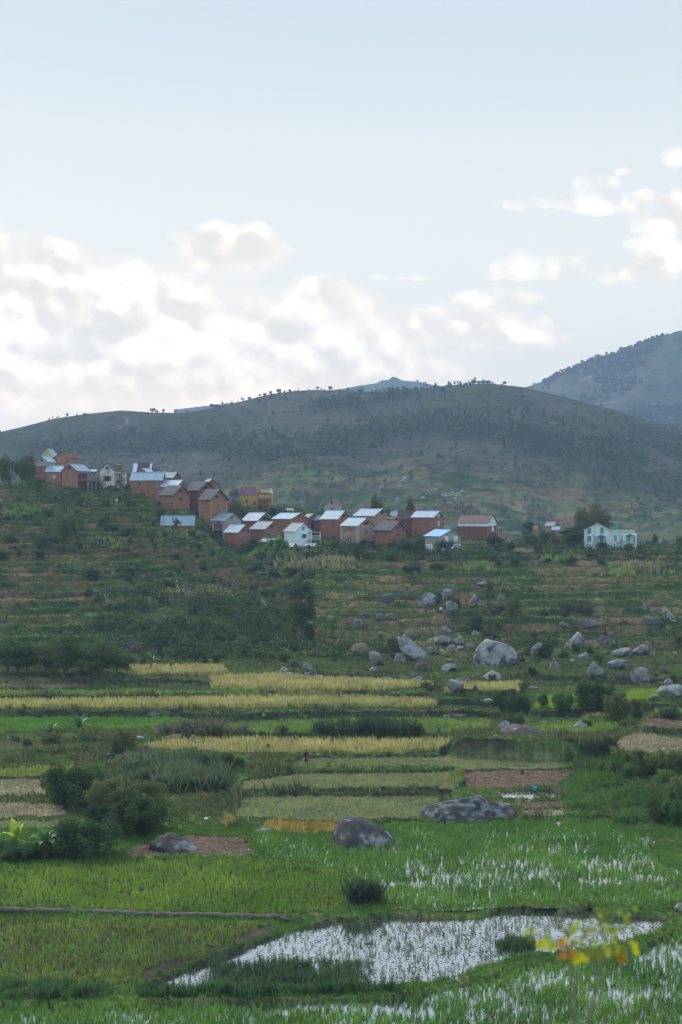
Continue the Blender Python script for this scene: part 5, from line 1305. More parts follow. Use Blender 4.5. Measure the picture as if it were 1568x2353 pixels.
def band_plants(name, label, cat, areas, n, nb, h, w, cA, cB, spread, lean, cC=None, fC=0, tip=None, soft=.28):
    """stands of tall plants inside areas given on the photograph, dropped on the ground; ragged edges, uneven height"""
    pts = [[], [], []]
    for (x0, y0, x1, y1, share) in areas:
        for i in range(int(n*share)):
            vx = random.uniform(x0, x1); vy = random.uniform(y0, y1)
            ex = min(vx-x0, x1-vx)/max(1e-6, (x1-x0)/2); nz = float(fbm(np.array([vx/22.]), np.array([vy/7.]), 99, 3)[0])
            if ex < soft*1.6*nz+.02*random.random() or nz < .36: continue
            vy += (nz-.5)*(y1-y0)*.5
            p, D = on_ground(vx, vy); q = int(np.clip((nz-.36)/.3*2+ex*1.2+random.uniform(-.5, .5), 0, 2)); pts[q].append(tuple(p))
    vs = []; cs = []
    for q in range(3):
        if not pts[q]: continue
        me = blades_mesh(name, np.array(pts[q]), nb, h*(.6, .85, 1.12)[q], w, cA, cB, spread, lean, cC, fC, tip)
        v = np.empty(len(me.vertices)*3); me.vertices.foreach_get('co', v); c = np.empty(len(me.vertices)*4); me.color_attributes['col'].data.foreach_get('color', c)
        vs.append(v.reshape(-1, 3)); cs.append(c.reshape(-1, 4)[:, :3]); bpy.data.meshes.remove(me)
    v = np.concatenate(vs); c = np.concatenate(cs)
    tag(link(name, np_mesh(name, v, np.arange(len(v)).reshape(-1, 4), c), None, [m_blade]), label, cat, kind='stuff')

# ------------------------------------------------------------------ boulders
def ico(sub):
    import bmesh
    bm = bmesh.new(); bmesh.ops.create_icosphere(bm, subdivisions=sub, radius=1.0)
    v = np.array([x.co[:] for x in bm.verts]); f = np.array([[q.index for q in p.verts] for p in bm.faces]); bm.free(); return v, f
ICO = {3: ico(3), 4: ico(4), 5: ico(5)}
def n3(p, s, seed):
    return (fbm(p[:, 0]*s+p[:, 2]*s*.7, p[:, 1]*s-p[:, 2]*s*.6, seed, 3)+fbm(p[:, 2]*s+5, p[:, 0]*s*.8+p[:, 1]*s*.5, seed+9, 3))-1.0
def boulder(reg, box, shape, label, m=None, group=None, sub=4, D=None, tilt=0.0, name='boulder'):
    x0, y0, x1, y1 = box
    ax, ay = V(reg, x0, y0); bx, by = V(reg, x1, y1)
    cx = (ax+bx)/2
    if D is None: p, D = on_ground(cx, by)
    else: p = P(cx, by, D); p.z = float(zat(p.x, D))
    w = (bx-ax)*K/FPX*D; h = (by-ay)*K/FPX*D
    seed = int(abs(cx)*7+by*3) % 9973
    v, f = ICO[sub]; v = v.copy(); q = np.random.default_rng(seed)
    v *= (1+n3(v, 1.1, seed)*(0.42 if shape != 'dome' else .30))[:, None]
    for i in range({'flat': 3, 'dome': 2}.get(shape, 12)):                     # flat facets
        nr = q.normal(size=3); nr /= np.linalg.norm(nr); lim = q.uniform(.5, .8)
        dd_ = v@nr; ex = np.maximum(dd_-lim, 0); v -= nr[None]*(ex*.93)[:, None]
    v *= (1+n3(v, 4.0, seed+3)*(0.10 if shape != 'dome' else .05)+n3(v, 11.0, seed+5)*(0.035 if shape != 'dome' else .015))[:, None]
    if shape == 'dome': v[:, :2] *= (1.12-.42*np.clip(v[:, 2], 0, 1)**1.5)[:, None]
    if shape == 'tri':
        zz = (v[:, 2]+1)/2; k = 1.15-.82*np.clip(zz, 0, 1); v[:, 0] = v[:, 0]*k+(zz-.5)*q.uniform(-.35, .1); v[:, 1] *= k
    if shape == 'peak':
        xx = v[:, 0]; v[:, 2] = np.where(v[:, 2] > 0, v[:, 2]*np.where(xx > -.35, 1.25-.75*np.clip((xx+.35)/1.2, 0, 1), 1.25-1.0*np.clip((-.35-xx)/.6, 0, 1)), v[:, 2])
    if shape == 'flat': v[:, 2] = np.where(v[:, 2] > 0, v[:, 2]**.8 if False else v[:, 2], v[:, 2])
    if tilt:
        ang = math.radians(tilt); v[:, 2] *= .36; v[:, 0] *= 1.15; X = v[:, 0]*math.cos(ang)-v[:, 2]*math.sin(ang); Zz = v[:, 0]*math.sin(ang)+v[:, 2]*math.cos(ang); v[:, 0] = X; v[:, 2] = Zz
    cut = -0.45 if shape not in ('dome', 'flat') else 0.0
    if shape in ('dome', 'flat'): lo = 0.0
    else: lo = np.percentile(v[:, 2], 12)
    hi = v[:, 2].max(); mnx, mxx = v[:, 0].min(), v[:, 0].max()
    v[:, 0] = (v[:, 0]-(mnx+mxx)/2)/(mxx-mnx)*w
    dep = w*(.75 if shape != 'flat' else .6); v[:, 1] = v[:, 1]*dep/2
    hh = h-0.0
    if shape == 'flat': dep = min(w*.7, h*D/28*0.55); v[:, 1] = v[:, 1]/max(abs(v[:, 1]).max(), .1)*dep/2; hh = h*0.6
    v[:, 2] = np.where(v[:, 2] > lo, (v[:, 2]-lo)/(hi-lo)*hh, (v[:, 2]-lo)*min(h, 1.2)*.9)
    o = link(name, np_mesh(name, v, f, smooth=True), None, [m or m_stone])
    o.location = (p.x, p.y+dep*.35, float(zat(p.x, p.y+dep*.2))-(0.05 if shape == 'dome' else .13)*h if shape != 'flat' else p.z-0.03)
    tag(o, label, 'boulder' if shape != 'flat' else 'rock', group); return o
hslope()
field_grass(); bank_grass(); big_hill_wood(); undergrowth()

# ---- boulders of the hillside, the foot of the hill and the valley
S_ = 'boulder'
BL = [
 (6, (355, 128, 455, 210), 'round', 'big round grey boulder, left of the upper pair with a shrub between them'),
 (6, (462, 120, 522, 172), 'round', 'grey boulder behind and right of the shrub that splits the upper pair'),
 (6, (484, 176, 540, 225), 'round', 'egg-shaped grey boulder just below the upper pair'),
 (6, (590, 148, 628, 182), 'round', 'small brownish boulder half hidden by a shrub on the upper right slope'),
 (6, (715, 135, 760, 178), 'tri', 'pale pointed boulder standing on a grass terrace above the trio of trees'),
 (6, (622, 88, 680, 112), 'round', 'low grey boulder on the highest red bank under the village hedge'),
 (6, (875, 114, 917, 136), 'round', 'small low boulder alone on the upper right terrace'),
 (6, (188, 145, 248, 190), 'round', 'dark blotched boulder on a green terrace at the left of the upper slope', 'L'),
 (6, (84, 228, 130, 256), 'round', 'small dark boulder above the split boulder on the left terraces', 'L'),
 (6, (57, 253, 104, 303), 'round', 'round boulder with a dark crack down its face, leftmost of the right slope'),
 (6, (156, 226, 202, 268), 'round', 'darker half of the side-by-side pair on the left terraces', 'L'),
 (6, (196, 228, 250, 266), 'round', 'paler half of the side-by-side pair on the left terraces'),
 (6, (168, 320, 196, 338), 'round', 'little pale stone on the terrace left of the dark bush'),
 (6, (450, 290, 512, 332), 'round', 'blunt grey boulder right of the threshed straw patch'),
 (6, (424, 338, 508, 384), 'round', 'wide low boulder right of the leaning slab'),
 (6, (518, 342, 574, 380), 'round', 'rounded boulder next to the wide low one, right of the leaning slab'),
 (6, (490, 374, 530, 414), 'round', 'upright small boulder below the wide low one'),
 (6, (532, 381, 570, 402), 'round', 'small flat-topped stone between two rounded boulders'),
 (6, (574, 366, 612, 408), 'round', 'squarish grey boulder tucked beside the largest peaked boulder'),
 (6, (553, 412, 583, 442), 'tri', 'small leaning stone left of the largest peaked boulder'),
 (6, (593, 310, 645, 342), 'tri', 'pale peaked stone at the foot of a thin sapling'),
 (6, (272, 318, 342, 420), 'round', 'upright boulder behind the leaning slab'),
 (6, (128, 402, 200, 475), 'round', 'tall grey boulder left of the dark bush and the leaning slab'),
 (6, (240, 408, 302, 475), 'round', 'squat boulder carrying the leaning slab'),
 (6, (340, 448, 395, 505), 'round', 'smooth brown boulder under the lower end of the leaning slab', 'B'),
 (6, (392, 386, 452, 424), 'round', 'grey boulder just right of the lower end of the leaning slab'),
 (6, (462, 460, 548, 502), 'round', 'broad low boulder in the grass, left of the largest peaked boulder'),
 (6, (478, 440, 520, 462), 'round', 'flat grey stone resting behind the broad low boulder'),
 (6, (614, 338, 834, 487), 'peak', 'largest boulder, peaked and streaked, in the middle of the right slope'),
 (6, (875, 363, 945, 440), 'round', 'rounded boulder with a bush growing on its right side'),
 (6, (950, 428, 1008, 492), 'tri', 'slanting dark boulder below the bush right of the largest boulder'),
 (6, (1022, 310, 1130, 396), 'tri', 'broad triangular grey boulder standing like a tent on the right slope'),
 (6, (1003, 272, 1056, 302), 'round', 'low stone between the two tall trunks above the tent-shaped boulder'),
 (6, (1120, 260, 1194, 306), 'round', 'dome-shaped boulder right of the two tall trunks'),
 (6, (1175, 336, 1245, 378), 'tri', 'dark wedge-shaped stone right of the tent-shaped boulder', 'L'),
 (6, (1092, 405, 1150, 448), 'round', 'violet-grey stone below the tent-shaped boulder'),
 (6, (1246, 388, 1350, 436), 'round', 'long rounded boulder, left of the two near the right edge'),
 (6, (1337, 370, 1427, 428), 'round', 'smooth pale boulder, right of the two near the right edge'),
 (6, (1130, 448, 1216, 528), 'tri', 'steep-sided boulder half sunk in scrub under the violet-grey stone'),
 (6, (1225, 440, 1335, 495), 'round', 'boulder overgrown with scrub left of the long curved one'),
 (6, (1338, 475, 1428, 566), 'round', 'long curved boulder sloping down to the right above the lime green rice'),
 (6, (1270, 504, 1326, 540), 'round', 'low dark boulder left of the long curved one', 'L'),
 (6, (1387, 176, 1410, 222), 'tri', 'narrow standing stone high on the right-hand terraces'),
 (6, (1424, 210, 1446, 230), 'round', 'tiny stone right of the narrow standing stone'),
 (6, (1395, 248, 1475, 292), 'round', 'broad dark boulder left of the tilted pale slab at the right edge', 'L'),
 (6, (652, 503, 748, 555), 'round', 'big pale block with a flat top at the edge of the yellow rice', 'P'),
 (6, (487, 552, 566, 605), 'round', 'pale speckled boulder beside a sapling among the yellow terraces', 'P'),
 (6, (600, 572, 640, 606), 'tri', 'small pointed dark stone on the yellow terraces', 'L'),
 (6, (655, 632, 702, 658), 'round', 'low speckled stone left of the dark twin bushes', 'P'),
 (6, (325, 515, 378, 545), 'round', 'grey stone at the left of the brown rock sheet'),
 (6, (1462, 560, 1600, 632), 'round', 'very large pale boulder cut by the right edge of the picture', 'P'),
 (6, (1412, 606, 1468, 634), 'round', 'low boulder at the left foot of the very large pale one', 'P'),
 (6, (1484, 530, 1528, 566), 'round', 'upright rounded stone above the very large pale boulder'),
 (6, (1450, 545, 1480, 566), 'round', 'small stone left of the upright rounded one above the lime green rice'),
 (6, (127, 478, 170, 505), 'round', 'small pale stone at the lower left foot of the boulder field', 'P'),
 (6, (1466, 474, 1510, 512), 'tri', 'tilted dark stone in scrub near the right edge', 'L'),
 (6, (1050, 440, 1078, 460), 'round', 'small white-flecked stone beneath the tent-shaped boulder', 'P'),
 (6, (280, 486, 308, 504), 'round', 'small pale stone left of the smooth brown boulder', 'P'),
 (6, (192, 530, 246, 542), 'round', 'low flat pale stone on the edge of the left yellow terrace', 'P'),
 (6, (272, 524, 304, 540), 'round', 'small grey stone beside the low flat pale one'),
 (5, (418, 133, 448, 178), 'tri', 'white upright stone on the red terraces of the left slope', 'P'),
 (5, (507, 152, 528, 174), 'tri', 'small white stone right of the upright white one on the left slope', 'P'),
 (5, (410, 178, 426, 192), 'round', 'tiny stone at the foot of the upright white one', 'P'),
 (5, (1196, 268, 1230, 328), 'tri', 'pale pointed boulder beside the footpath left of the tall tree', 'P'),
 (5, (1280, 594, 1332, 636), 'round', 'grey speckled boulder at the foot of the hill, upper of the near pair', 'P'),
 (5, (1292, 618, 1362, 646), 'round', 'low speckled boulder at the foot of the hill, lower of the near pair', 'P'),
 (5, (1388, 568, 1436, 614), 'tri', 'leaning streaked stone below the haystacks'),
 (5, (1398, 610, 1468, 652), 'round', 'dark broad stone right of the near pair at the foot of the hill', 'L'),
 (7, (770, 275, 828, 297), 'round', 'dark rounded stone in the grassy bank, right of the flat brown rock', 'B'),
 (7, (486, 463, 580, 499), 'round', 'black and white speckled boulder under the yellowish bush on the left', 'K'),
 (7, (440, 466, 474, 484), 'round', 'small dark stone left of the black and white speckled boulder', 'L'),
 (7, (645, 433, 696, 472), 'tri', 'brownish wedge stone at the left tip of the yellow rice', 'B'),
 (7, (620, 395, 664, 410), 'round', 'low pale stone left of the long brown rock sheet', 'P'),
 (7, (1204, 288, 1218, 306), 'tri', 'little pale standing stone at the foot of the dark bank', 'P'),
 (8, (722, 212, 780, 262), 'round', 'white-blotched boulder left of the smooth brown whaleback rock', 'P'),
 (8, (170, 291, 215, 308), 'round', 'small pale stone on the far edge of the yellow rice', 'P'),
 (8, (693, 277, 737, 301), 'round', 'low grey stone left of the foot of the brown whaleback rock'),
 (8, (1066, 208, 1136, 250), 'tri', 'pale jagged stone on the bank right of the whaleback rock', 'P'),
 (8, (508, 180, 578, 210), 'round', 'low brown boulder in the reeds behind the papyrus', 'B'),
 (8, (470, 180, 505, 206), 'round', 'grey stone touching the low brown boulder in the reeds'),
 (8, (1235, 622, 1275, 642), 'round', 'small pale stone at the corner of the lowest stubble strip', 'P'),
 (8, (1322, 632, 1352, 646), 'round', 'small dark stone on the grass slope right of the lowest stubble strip', 'L'),
]
MM = {'L': mat('dark_boulder', (.06, .06, .065), (.13, .13, .13), scale=1.2, rough=.95, bump=.9, bscale=4, c3=(.26, .26, .26), scale3=1.6, lo3=.60, hi3=.68, spec=.1), 'P': m_stone_pale, 'B': m_stone_brown, 'K': m_stone_lichen}
for r in BL:
    boulder(r[0], r[1], r[2], r[3], MM[r[4]] if len(r) > 4 else m_stone, sub=4 if (r[1][2]-r[1][0]) > 55 else 3)
boulder(6, (262, 330, 412, 462), 'round', 'long leaning slab propped across other boulders, left of the boulder field', m_stone_pale, tilt=-42, sub=4)
boulder(6, (1478, 190, 1552, 280), 'round', 'tilted pale slab on bare red earth at the right edge', m_stone_pale, tilt=-48, sub=4)
boulder(6, (500, 512, 622, 557), 'flat', 'flat brown rock sheet behind the yellow terraces', m_stone_brown)
boulder(6, (832, 566, 925, 582), 'flat', 'thin grey rock sheet at the end of the right yellow terrace', m_stone)
boulder(7, (635, 268, 755, 300), 'flat', 'flat brown rock in the dark bank above the green rice', m_stone_brown)
boulder(7, (745, 378, 915, 409), 'flat', 'long brown rock sheet behind the left end of the yellow rice', m_stone_brown)
boulder(8, (735, 230, 942, 274), 'dome', 'smooth brown whaleback rock above the grassy bank', m_stone_brown, sub=5)
boulder(8, (-30, 186, 62, 203), 'flat', 'brown rock sheet at the foot of the bank behind the papyrus', m_stone_brown)
boulder(9, (667, 276, 900, 354), 'dome', 'smooth grey dome rock half sunk in the brown seedling plot', m_dome, sub=5)
boulder(9, (1160, 236, 1288, 264), 'flat', 'low flat dark rock at the edge of the golden rice strip', m_stone)
boulder(10, (88, 86, 398, 197), 'dome', 'big dark dome rock with pale lichen between the golden strip and the paddy', m_dome, sub=5)
boulder(8, (358, 556, 740, 664), 'dome', 'largest black and white rock lying above the flooded paddy', m_stone_lichen, sub=5)
boulder(8, (600, 588, 814, 654), 'dome', 'low tail of rock running right from the largest black and white one', m_stone_lichen, sub=5)
boulder(8, (733, 588, 780, 612), 'round', 'small cap stone on the low tail of the black and white rock', m_stone_pale, sub=3)


boulder(10, (1540, 418, 1590, 462), 'round', 'grey stone cut by the right edge on the grassy bund beside the open pool', m_stone_pale)
# scattered stones on the far hill
for i in range(46):
    a, b = random.choice([((905, 935), (1095, 1130)), ((1020, 1065), (1120, 1165)), ((900, 1060), (1085, 1150)), ((300, 420), (1045, 1090))])
    vx = random.uniform(*a); vy = random.uniform(*b); p, D = on_ground(vx, vy)
    v, f = ICO[3] if i < 1 else (None, None)
    if i < 3: 
        v, f = ICO[3]; v = v*(1+n3(v, 1.3, 400+i)*.5)[:, None]
        me_ = np_mesh('boulder', v, f, smooth=True); me_.materials.append(m_stone_pale)
        if i == 0: FS = []
        FS.append(me_)
    o = link('boulder', FS[i % len(FS)]); s = random.uniform(.4, 1.35); o.location = p; o.scale = (s, s, s*random.uniform(.6, 1.1)); o.rotation_euler = (0, 0, random.uniform(0, 6))
    tag(o, 'pale stone in the scattered outcrop on the lower far hillside', 'boulder', 'pale stones scattered on the far hillside')

# ---- trees and bushes
def mountain_scrub():
    X, Y, Z_ = MT; r = np.random.default_rng(79); n = 26000
    jj = r.uniform(2, X.shape[0]*.80, n); ii_ = r.uniform(60, X.shape[1]-60, n); j0 = jj.astype(int); i0 = ii_.astype(int)
    x = X[j0, i0]+r.uniform(-6, 6, n); y = Y[j0, i0]+r.uniform(-4, 4, n); z = Z_[j0, i0]
    k = r.uniform(0, 1, n) < .55*sstep(.46, .62, fbm(x/90, y/110, 17, 4)); x, y, z = x[k], y[k], z[k]; m = len(x)
    h = r.uniform(2.5, 7, m); nl = 7; dd_ = r.normal(size=(m, nl, 3)); dd_ /= np.linalg.norm(dd_, axis=2)[..., None]
    p = np.stack([x, y, z+h*.3], 1)[:, None]+dd_*(h*.42)[:, None, None]; t = np.cross(dd_, r.normal(size=(m, nl, 3))); t /= np.linalg.norm(t, axis=2)[..., None]; b = np.cross(dd_, t); s = (h*.42)[:, None, None]
    V_ = np.stack([p-t*s, p-b*s, p+t*s, p+b*s], 2); f = r.uniform(0, 1, (m, 1, 1, 1)); c = np.array([.03, .045, .03])*(1-f)+np.array([.07, .085, .05])*f; c = np.broadcast_to(c, (m, nl, 4, 3))
    tag(link('woodland', np_mesh('woodland', V_.reshape(-1, 3), np.arange(m*nl*4).reshape(-1, 4), c.reshape(-1, 3)), None, [m_leaf]), 'scattered scrub and woods over the right-hand mountain', 'woodland', kind='stuff')
mountain_scrub()
T = tree
T('tall', 693, 1318, 1468, 84, 'tall dense tree standing alone in the middle of the hillside, the largest on the slope')
T('bush', 712, 1425, 1474, 34, 'dark shrub at the foot of the tall lone tree', 'shrub')
T('broad2', 148, 1180, 1258, 62, 'left tree of the pair on the left terraces, with a pale bare trunk')
T('broad2', 170, 1172, 1246, 56, 'right tree of the pair on the left terraces')
T('bush', 95, 1218, 1262, 44, 'round bush left of the pair of trees on the terraces', 'bush')
T('thin', 1133, 1375, 1438, 70, 'rounded tree in the group of three, left with two thin trunks')
T('broad2', 1178, 1362, 1438, 56, 'taller tree in the group of three, right with a pale trunk')
T('bush', 1094, 1402, 1448, 38, 'small dense tree left in the group of three', 'bush')
T('thin', 1295, 1370, 1450, 56, 'left of the two umbrella-shaped trees over the dome boulders')
T('thin', 1340, 1372, 1440, 60, 'right of the two umbrella-shaped trees over the dome boulders')
T('bush', 1352, 1378, 1418, 24, 'dark bush right of the two umbrella-shaped trees', 'bush')
T('bush2', 1122, 1325, 1368, 30, 'feathery shrub above the group of three trees', 'shrub')
T('umbrella', 948, 1300, 1332, 56, 'dark wide-crowned little tree on the terrace under the village')
T('umbrella', 1004, 1296, 1326, 40, 'smaller dark little tree right of the wide-crowned one')
T('conical', 862, 1124, 0, 34, 'pale green pointed tree behind the green-edged roofs, left of two', D=386)
T('conical', 873, 1140, 0, 36, 'shorter green tree touching the pointed one behind the roofs', D=384)
T('conical', 942, 1130, 0, 32, 'brownish green pointed tree behind the rust roof, right of two', D=390)
T('broad2', 895, 1162, 0, 30, 'dull round tree between the two pointed ones', D=392)
T('spread', 1362, 1156, 0, 128, 'huge spreading tree behind the large white house', D=378)
T('tall', 1312, 1208, 1275, 72, 'dark tree left of the large white house', D=352) 
T('tall', 1330, 1196, 1275, 52, 'olive tree against the left wall of the large white house', D=356)
T('tall', 1214, 1190, 1262, 34, 'pointed dark tree between the red house and the white house', D=366)
T('broad', 1254, 1215, 0, 70, 'broad dark tree filling the gap right of the pointed one', D=362)
T('broad', 1225, 1222, 0, 60, 'dense bush-like tree below the pointed dark one', D=358)
T('broad2', 1275, 1230, 0, 50, 'mid green tree left of the dark tree by the white house', D=350)
T('umbrella', 1138, 1232, 1272, 44, 'dark-leaved tree in front of the red brick house')
T('umbrella', 1172, 1248, 1276, 34, 'dark-leaved small tree right of the one before the red house')
T('bare', 1102, 1238, 1270, 36, 'leafless grey tree between the grey house and the red house')
T('bare', 1148, 1262, 1288, 40, 'low leafless grey tree under the dark-leaved ones')
T('thin', 1124, 1222, 1270, 30, 'thin brownish tree by the left wall of the red house')
T('umbrella', 1021, 1243, 1286, 52, 'black-green tree in front of the grey and whitewashed house')
T('umbrella', 932, 1245, 1285, 40, 'dark tree below the thatched brick house')
T('broad2', 920, 1232, 0, 46, 'bright leafy shrub against the thatched brick house', 'bush', D=343)
T('bush', 968, 1236, 0, 34, 'green bush left of the grey and whitewashed house', 'bush', D=343)
T('thin', 960, 1238, 1285, 40, 'thin-leaved young tree left of the black-green one')
T('umbrella', 1384, 1246, 1276, 32, 'dark candle-branched shrub in front of the white house', 'shrub')
T('broad', 1505, 1224, 1262, 18, 'small dark tree alone right of the white house')
T('broad', 1566, 1228, 1264, 38, 'dark tree cut by the right edge on the skyline of the near hill')
T('thin', 405, 1180, 1238, 26, 'slender tree in front of the low ribbed tin roof')
T('bush', 818, 1240, 1275, 62, 'loose green bush in front of the tan house', 'bush')
T('bush', 774, 1240, 1262, 28, 'small bush right of the white plaster house', 'bush')
# trees between the upper and lower rows of houses
T('broad', 548, 1148, 0, 54, 'leafy tree left of the yellow house', D=378)
T('broad2', 568, 1160, 0, 60, 'leafy tree with bent stems below the yellow house', D=372)
T('broad2', 530, 1165, 0, 30, 'small tree at the left end of the row under the yellow house', D=374)
T('broad', 630, 1160, 0, 44, 'round tree right of the yellow house', D=380)
T('broad', 656, 1162, 0, 48, 'dark round tree midway along the row behind the roofs', D=378)
T('broad2', 676, 1168, 0, 34, 'mid green tree right of the dark round one', D=376)
T('broad', 718, 1168, 0, 38, 'tree left of the small grey rendered house', D=374)
T('broad2', 738, 1172, 0, 30, 'brighter tree touching the small grey rendered house', D=376)
T('bush', 604, 1178, 0, 40, 'low bush under the yellow house', 'bush', D=366)
# left hamlet
T('broad', 5, 1040, 0, 46, 'open tree at the left edge of the hilltop', D=384)
T('broad2', 20, 1046, 0, 40, 'round tree second from the left edge on the hilltop', D=388)
T('broad', 50, 1044, 0, 40, 'dark tree left of the haystack on the hilltop', D=390)
T('broad', 70, 1038, 0, 44, 'tall rounded tree left of the grey-block house', D=394)
T('broad2', 62, 1052, 0, 34, 'lighter tree between the dark one and the tall rounded one', D=386)
T('broad', 122, 1032, 0, 16, 'small treetop behind the yellow gable', D=410)
T('bush', 89, 1096, 1118, 34, 'bush at the foot of the grey-block house', 'bush')
# the hedge-like group at the left where hill and valley meet
for (vx, vt, w, k, lb) in ((18, 1462, 74, 'nearbush', 'leftmost dark tree of the belt along the left field edge'), (62, 1476, 70, 'nearbush', 'second dark tree of the belt along the left field edge'),
      (105, 1470, 60, 'nearbush2', 'olive tree of the belt, third from the left'), (148, 1446, 74, 'nearbush2', 'tallest yellow-green tree of the belt along the left field edge'),
      (188, 1478, 70, 'nearbush', 'dark tree of the belt right of the tallest one'), (232, 1470, 66, 'nearbush', 'dark open tree of the belt, fourth from its right end'), (268, 1488, 60, 'nearbush', 'dense tree near the right end of the belt'),
      (292, 1504, 40, 'nearbush2', 'lowest bush at the right end of the belt'), (40, 1500, 90, 'nearbush', 'dense dark bush in front of the first trees of the belt'), (130, 1502, 100, 'nearbush', 'wide dark bush in front of the tallest tree of the belt'), (215, 1506, 90, 'nearbush', 'wide dark bush in front of the right half of the belt')):
    T({'nearbush': 'broad', 'nearbush2': 'broad2'}[k], vx, vt, 1552-random.choice([0, 0, 4]), w*1.5, lb, 'tree', 'tree belt along the left field edge', name='tree')
T('bare', 300, 1456, 1520, 62, 'leafless spreading grey tree at the right end of the belt')
T('bare', 350, 1478, 1536, 40, 'leafless bush right of the leafless spreading tree')
# dark bush at the leaning slab and shrubs between boulders
T('bush', 915, 1452, 1510, 62, 'tall dark bush behind the leaning slab', 'bush')
T('bush', 1252, 1462, 1512, 42, 'bush growing on the right of the rounded boulder', 'bush')
T('bush', 1185, 1498, 1520, 34, 'dark low bush at the right foot of the largest peaked boulder', 'bush')
T('bush', 1105+12, 1466, 1490, 22, 'small bush left of the largest peaked boulder', 'bush')
T('bush', 1010-8, 1352, 1384, 44, 'shrub growing between the upper pair of boulders', 'shrub')
T('bush', 1048, 1368, 1400, 30, 'shrub right of the egg-shaped boulder', 'shrub')
T('thin', 993, 1556, 1612, 56, 'see-through sapling on the yellow terraces', 'sapling', name='sapling')
T('nearbush', 1160, 1584, 1634, 62, 'left half of the dark twin bushes beside the lime green rice', 'bush', name='bush')
T('nearbush', 1190, 1590, 1640, 66, 'right half of the dark twin bushes beside the lime green rice', 'bush', name='bush')
T('nearbush', 1249, 1590, 1624, 28, 'small upright bush right of the dark twin bushes', 'bush', name='bush')
T('nearbush', 1294, 1588, 1634, 60, 'leafy bush left of the biggest black-green tree', 'bush', name='bush')
T('nearbush', 1370, 1562, 1634, 110, 'biggest black-green tree beside the lime green rice', 'tree')
T('nearbush2', 1418, 1580, 1652, 90, 'loose olive bush right of the biggest black-green tree', 'bush', name='bush')
T('nearbush2', 1462, 1600, 1650, 60, 'thin loose bush touching the lime green rice on the right', 'bush', name='bush')
T('nearbush', 1540, 1622, 1648, 66, 'low bush under the very large pale boulder', 'bush', name='bush')
T('bush', 1182, 1636, 1666, 60, 'low green bush above the whaleback rock', 'bush')
T('bush', 1350, 1652, 1672, 36, 'low dark bush right of the whaleback rock', 'bush')
T('bush', 1395, 1684, 1722, 30, 'dark bush at the right end of the big grassy bank', 'bush')
T('bush', 1418, 1748, 1775, 36, 'small bush on the grassy slope below the bank corner', 'bush')
T('bush2', 1385, 1752, 1775, 22, 'tuft-like bush at the top of the green slope', 'bush')
for (vx, vt, vb, w, lb) in ((1470, 1715, 1762, 60, 'bush on the dark bank, left of three near the right edge'), (1508, 1722, 1772, 66, 'bush on the dark bank, middle of three near the right edge'), (1556, 1722, 1775, 60, 'bush on the dark bank, right of three near the right edge')):
    T('nearbush2', vx, vt, vb, w, lb, 'bush', name='bush')
T('nearbush2', 1560, 1772, 1868, 90, 'big green bush cut by the right edge above the paddy corner', 'bush', name='bush')
T('nearbush', 1548, 1835, 1892, 80, 'dark leafy bush at the right edge above the paddy corner', 'bush', name='bush')
T('nearbush', 1510, 1850, 1890, 44, 'low bush left of the dark leafy one at the right edge', 'bush', name='bush')
# near bushes on the left
T('nearbush', 168, 1750, 1850, 165, 'dark bush left in the big thicket beside the dry plots', 'bush', name='bush')
T('nearbush2', 258, 1776, 1862, 150, 'yellowish seeding bush in the middle of the big thicket', 'bush', name='bush')
T('nearbush2', 335, 1784, 1868, 130, 'brown-tipped bush at the right of the big thicket', 'bush', name='bush')
T('nearbush', 310, 1826, 1918, 160, 'green bush with yellow flowers under the brown-tipped one', 'bush', name='bush')
T('nearbush', 235, 1842, 1900, 90, 'dense bush at the centre of the big thicket', 'bush', name='bush')
T('nearbush', 350, 1840, 1905, 90, 'low bush at the right foot of the big thicket', 'bush', name='bush')
T('nearbush', 200, 1876, 1968, 180, 'rounded dark bush in front of the thicket, right of the banana plant', 'bush', name='bush')
T('nearbush', 125, 1924, 1966, 110, 'dark bush behind the drooping banana leaves', 'bush', name='bush')
T('nearbush', 30, 1930, 1978, 120, 'dark bush at the left edge under the bright banana leaves', 'bush', name='bush')
T('nearbush', 72, 1942, 1972, 90, 'low dark bush between the two banana plants', 'bush', name='bush')
T('nearbush2', 280, 1662, 1738, 90, 'yellowish bush above the speckled boulder on the left', 'bush', name='bush')
T('nearbush2', 115, 1680, 1712, 62, 'brownish bush under the small banana plant', 'bush', name='bush')
T('bush', 35, 1690, 1706, 30, 'small dark bush left of the small banana plant', 'bush')
T('bush', 64, 1694, 1716, 26, 'dry round bush left of the brownish one', 'bush')
T('bush', 523, 1722, 1765, 44, 'dark bush right of the papyrus bed', 'bush')
T('bush', 552, 1736, 1768, 34, 'low bush beside the pit right of the papyrus bed', 'bush')
for (vx, w, lb) in ((430, 36, 'brown-tipped bush at the left end of the row above the yellow rice'), (462, 40, 'second bush in the row above the yellow rice'), (496, 52, 'third and highest bush in the row above the yellow rice'), (520, 34, 'bush in the row just left of the gap above the yellow rice'), (648, 46, 'rounded bush alone in the low hedge above the yellow rice')):
    T('nearbush2', vx, 1660 if w > 45 else 1668, 1698, w, lb, 'bush', name='bush')
hg = None
for i, vx in enumerate(range(560, 960, 18)):
    o = T('bush', vx+random.uniform(-5, 5), 1682-random.uniform(0, 8), 1700, random.uniform(26, 36), 'low shrub in the clipped hedge behind the yellow rice', 'shrub', 'shrubs in the low hedge behind the yellow rice')
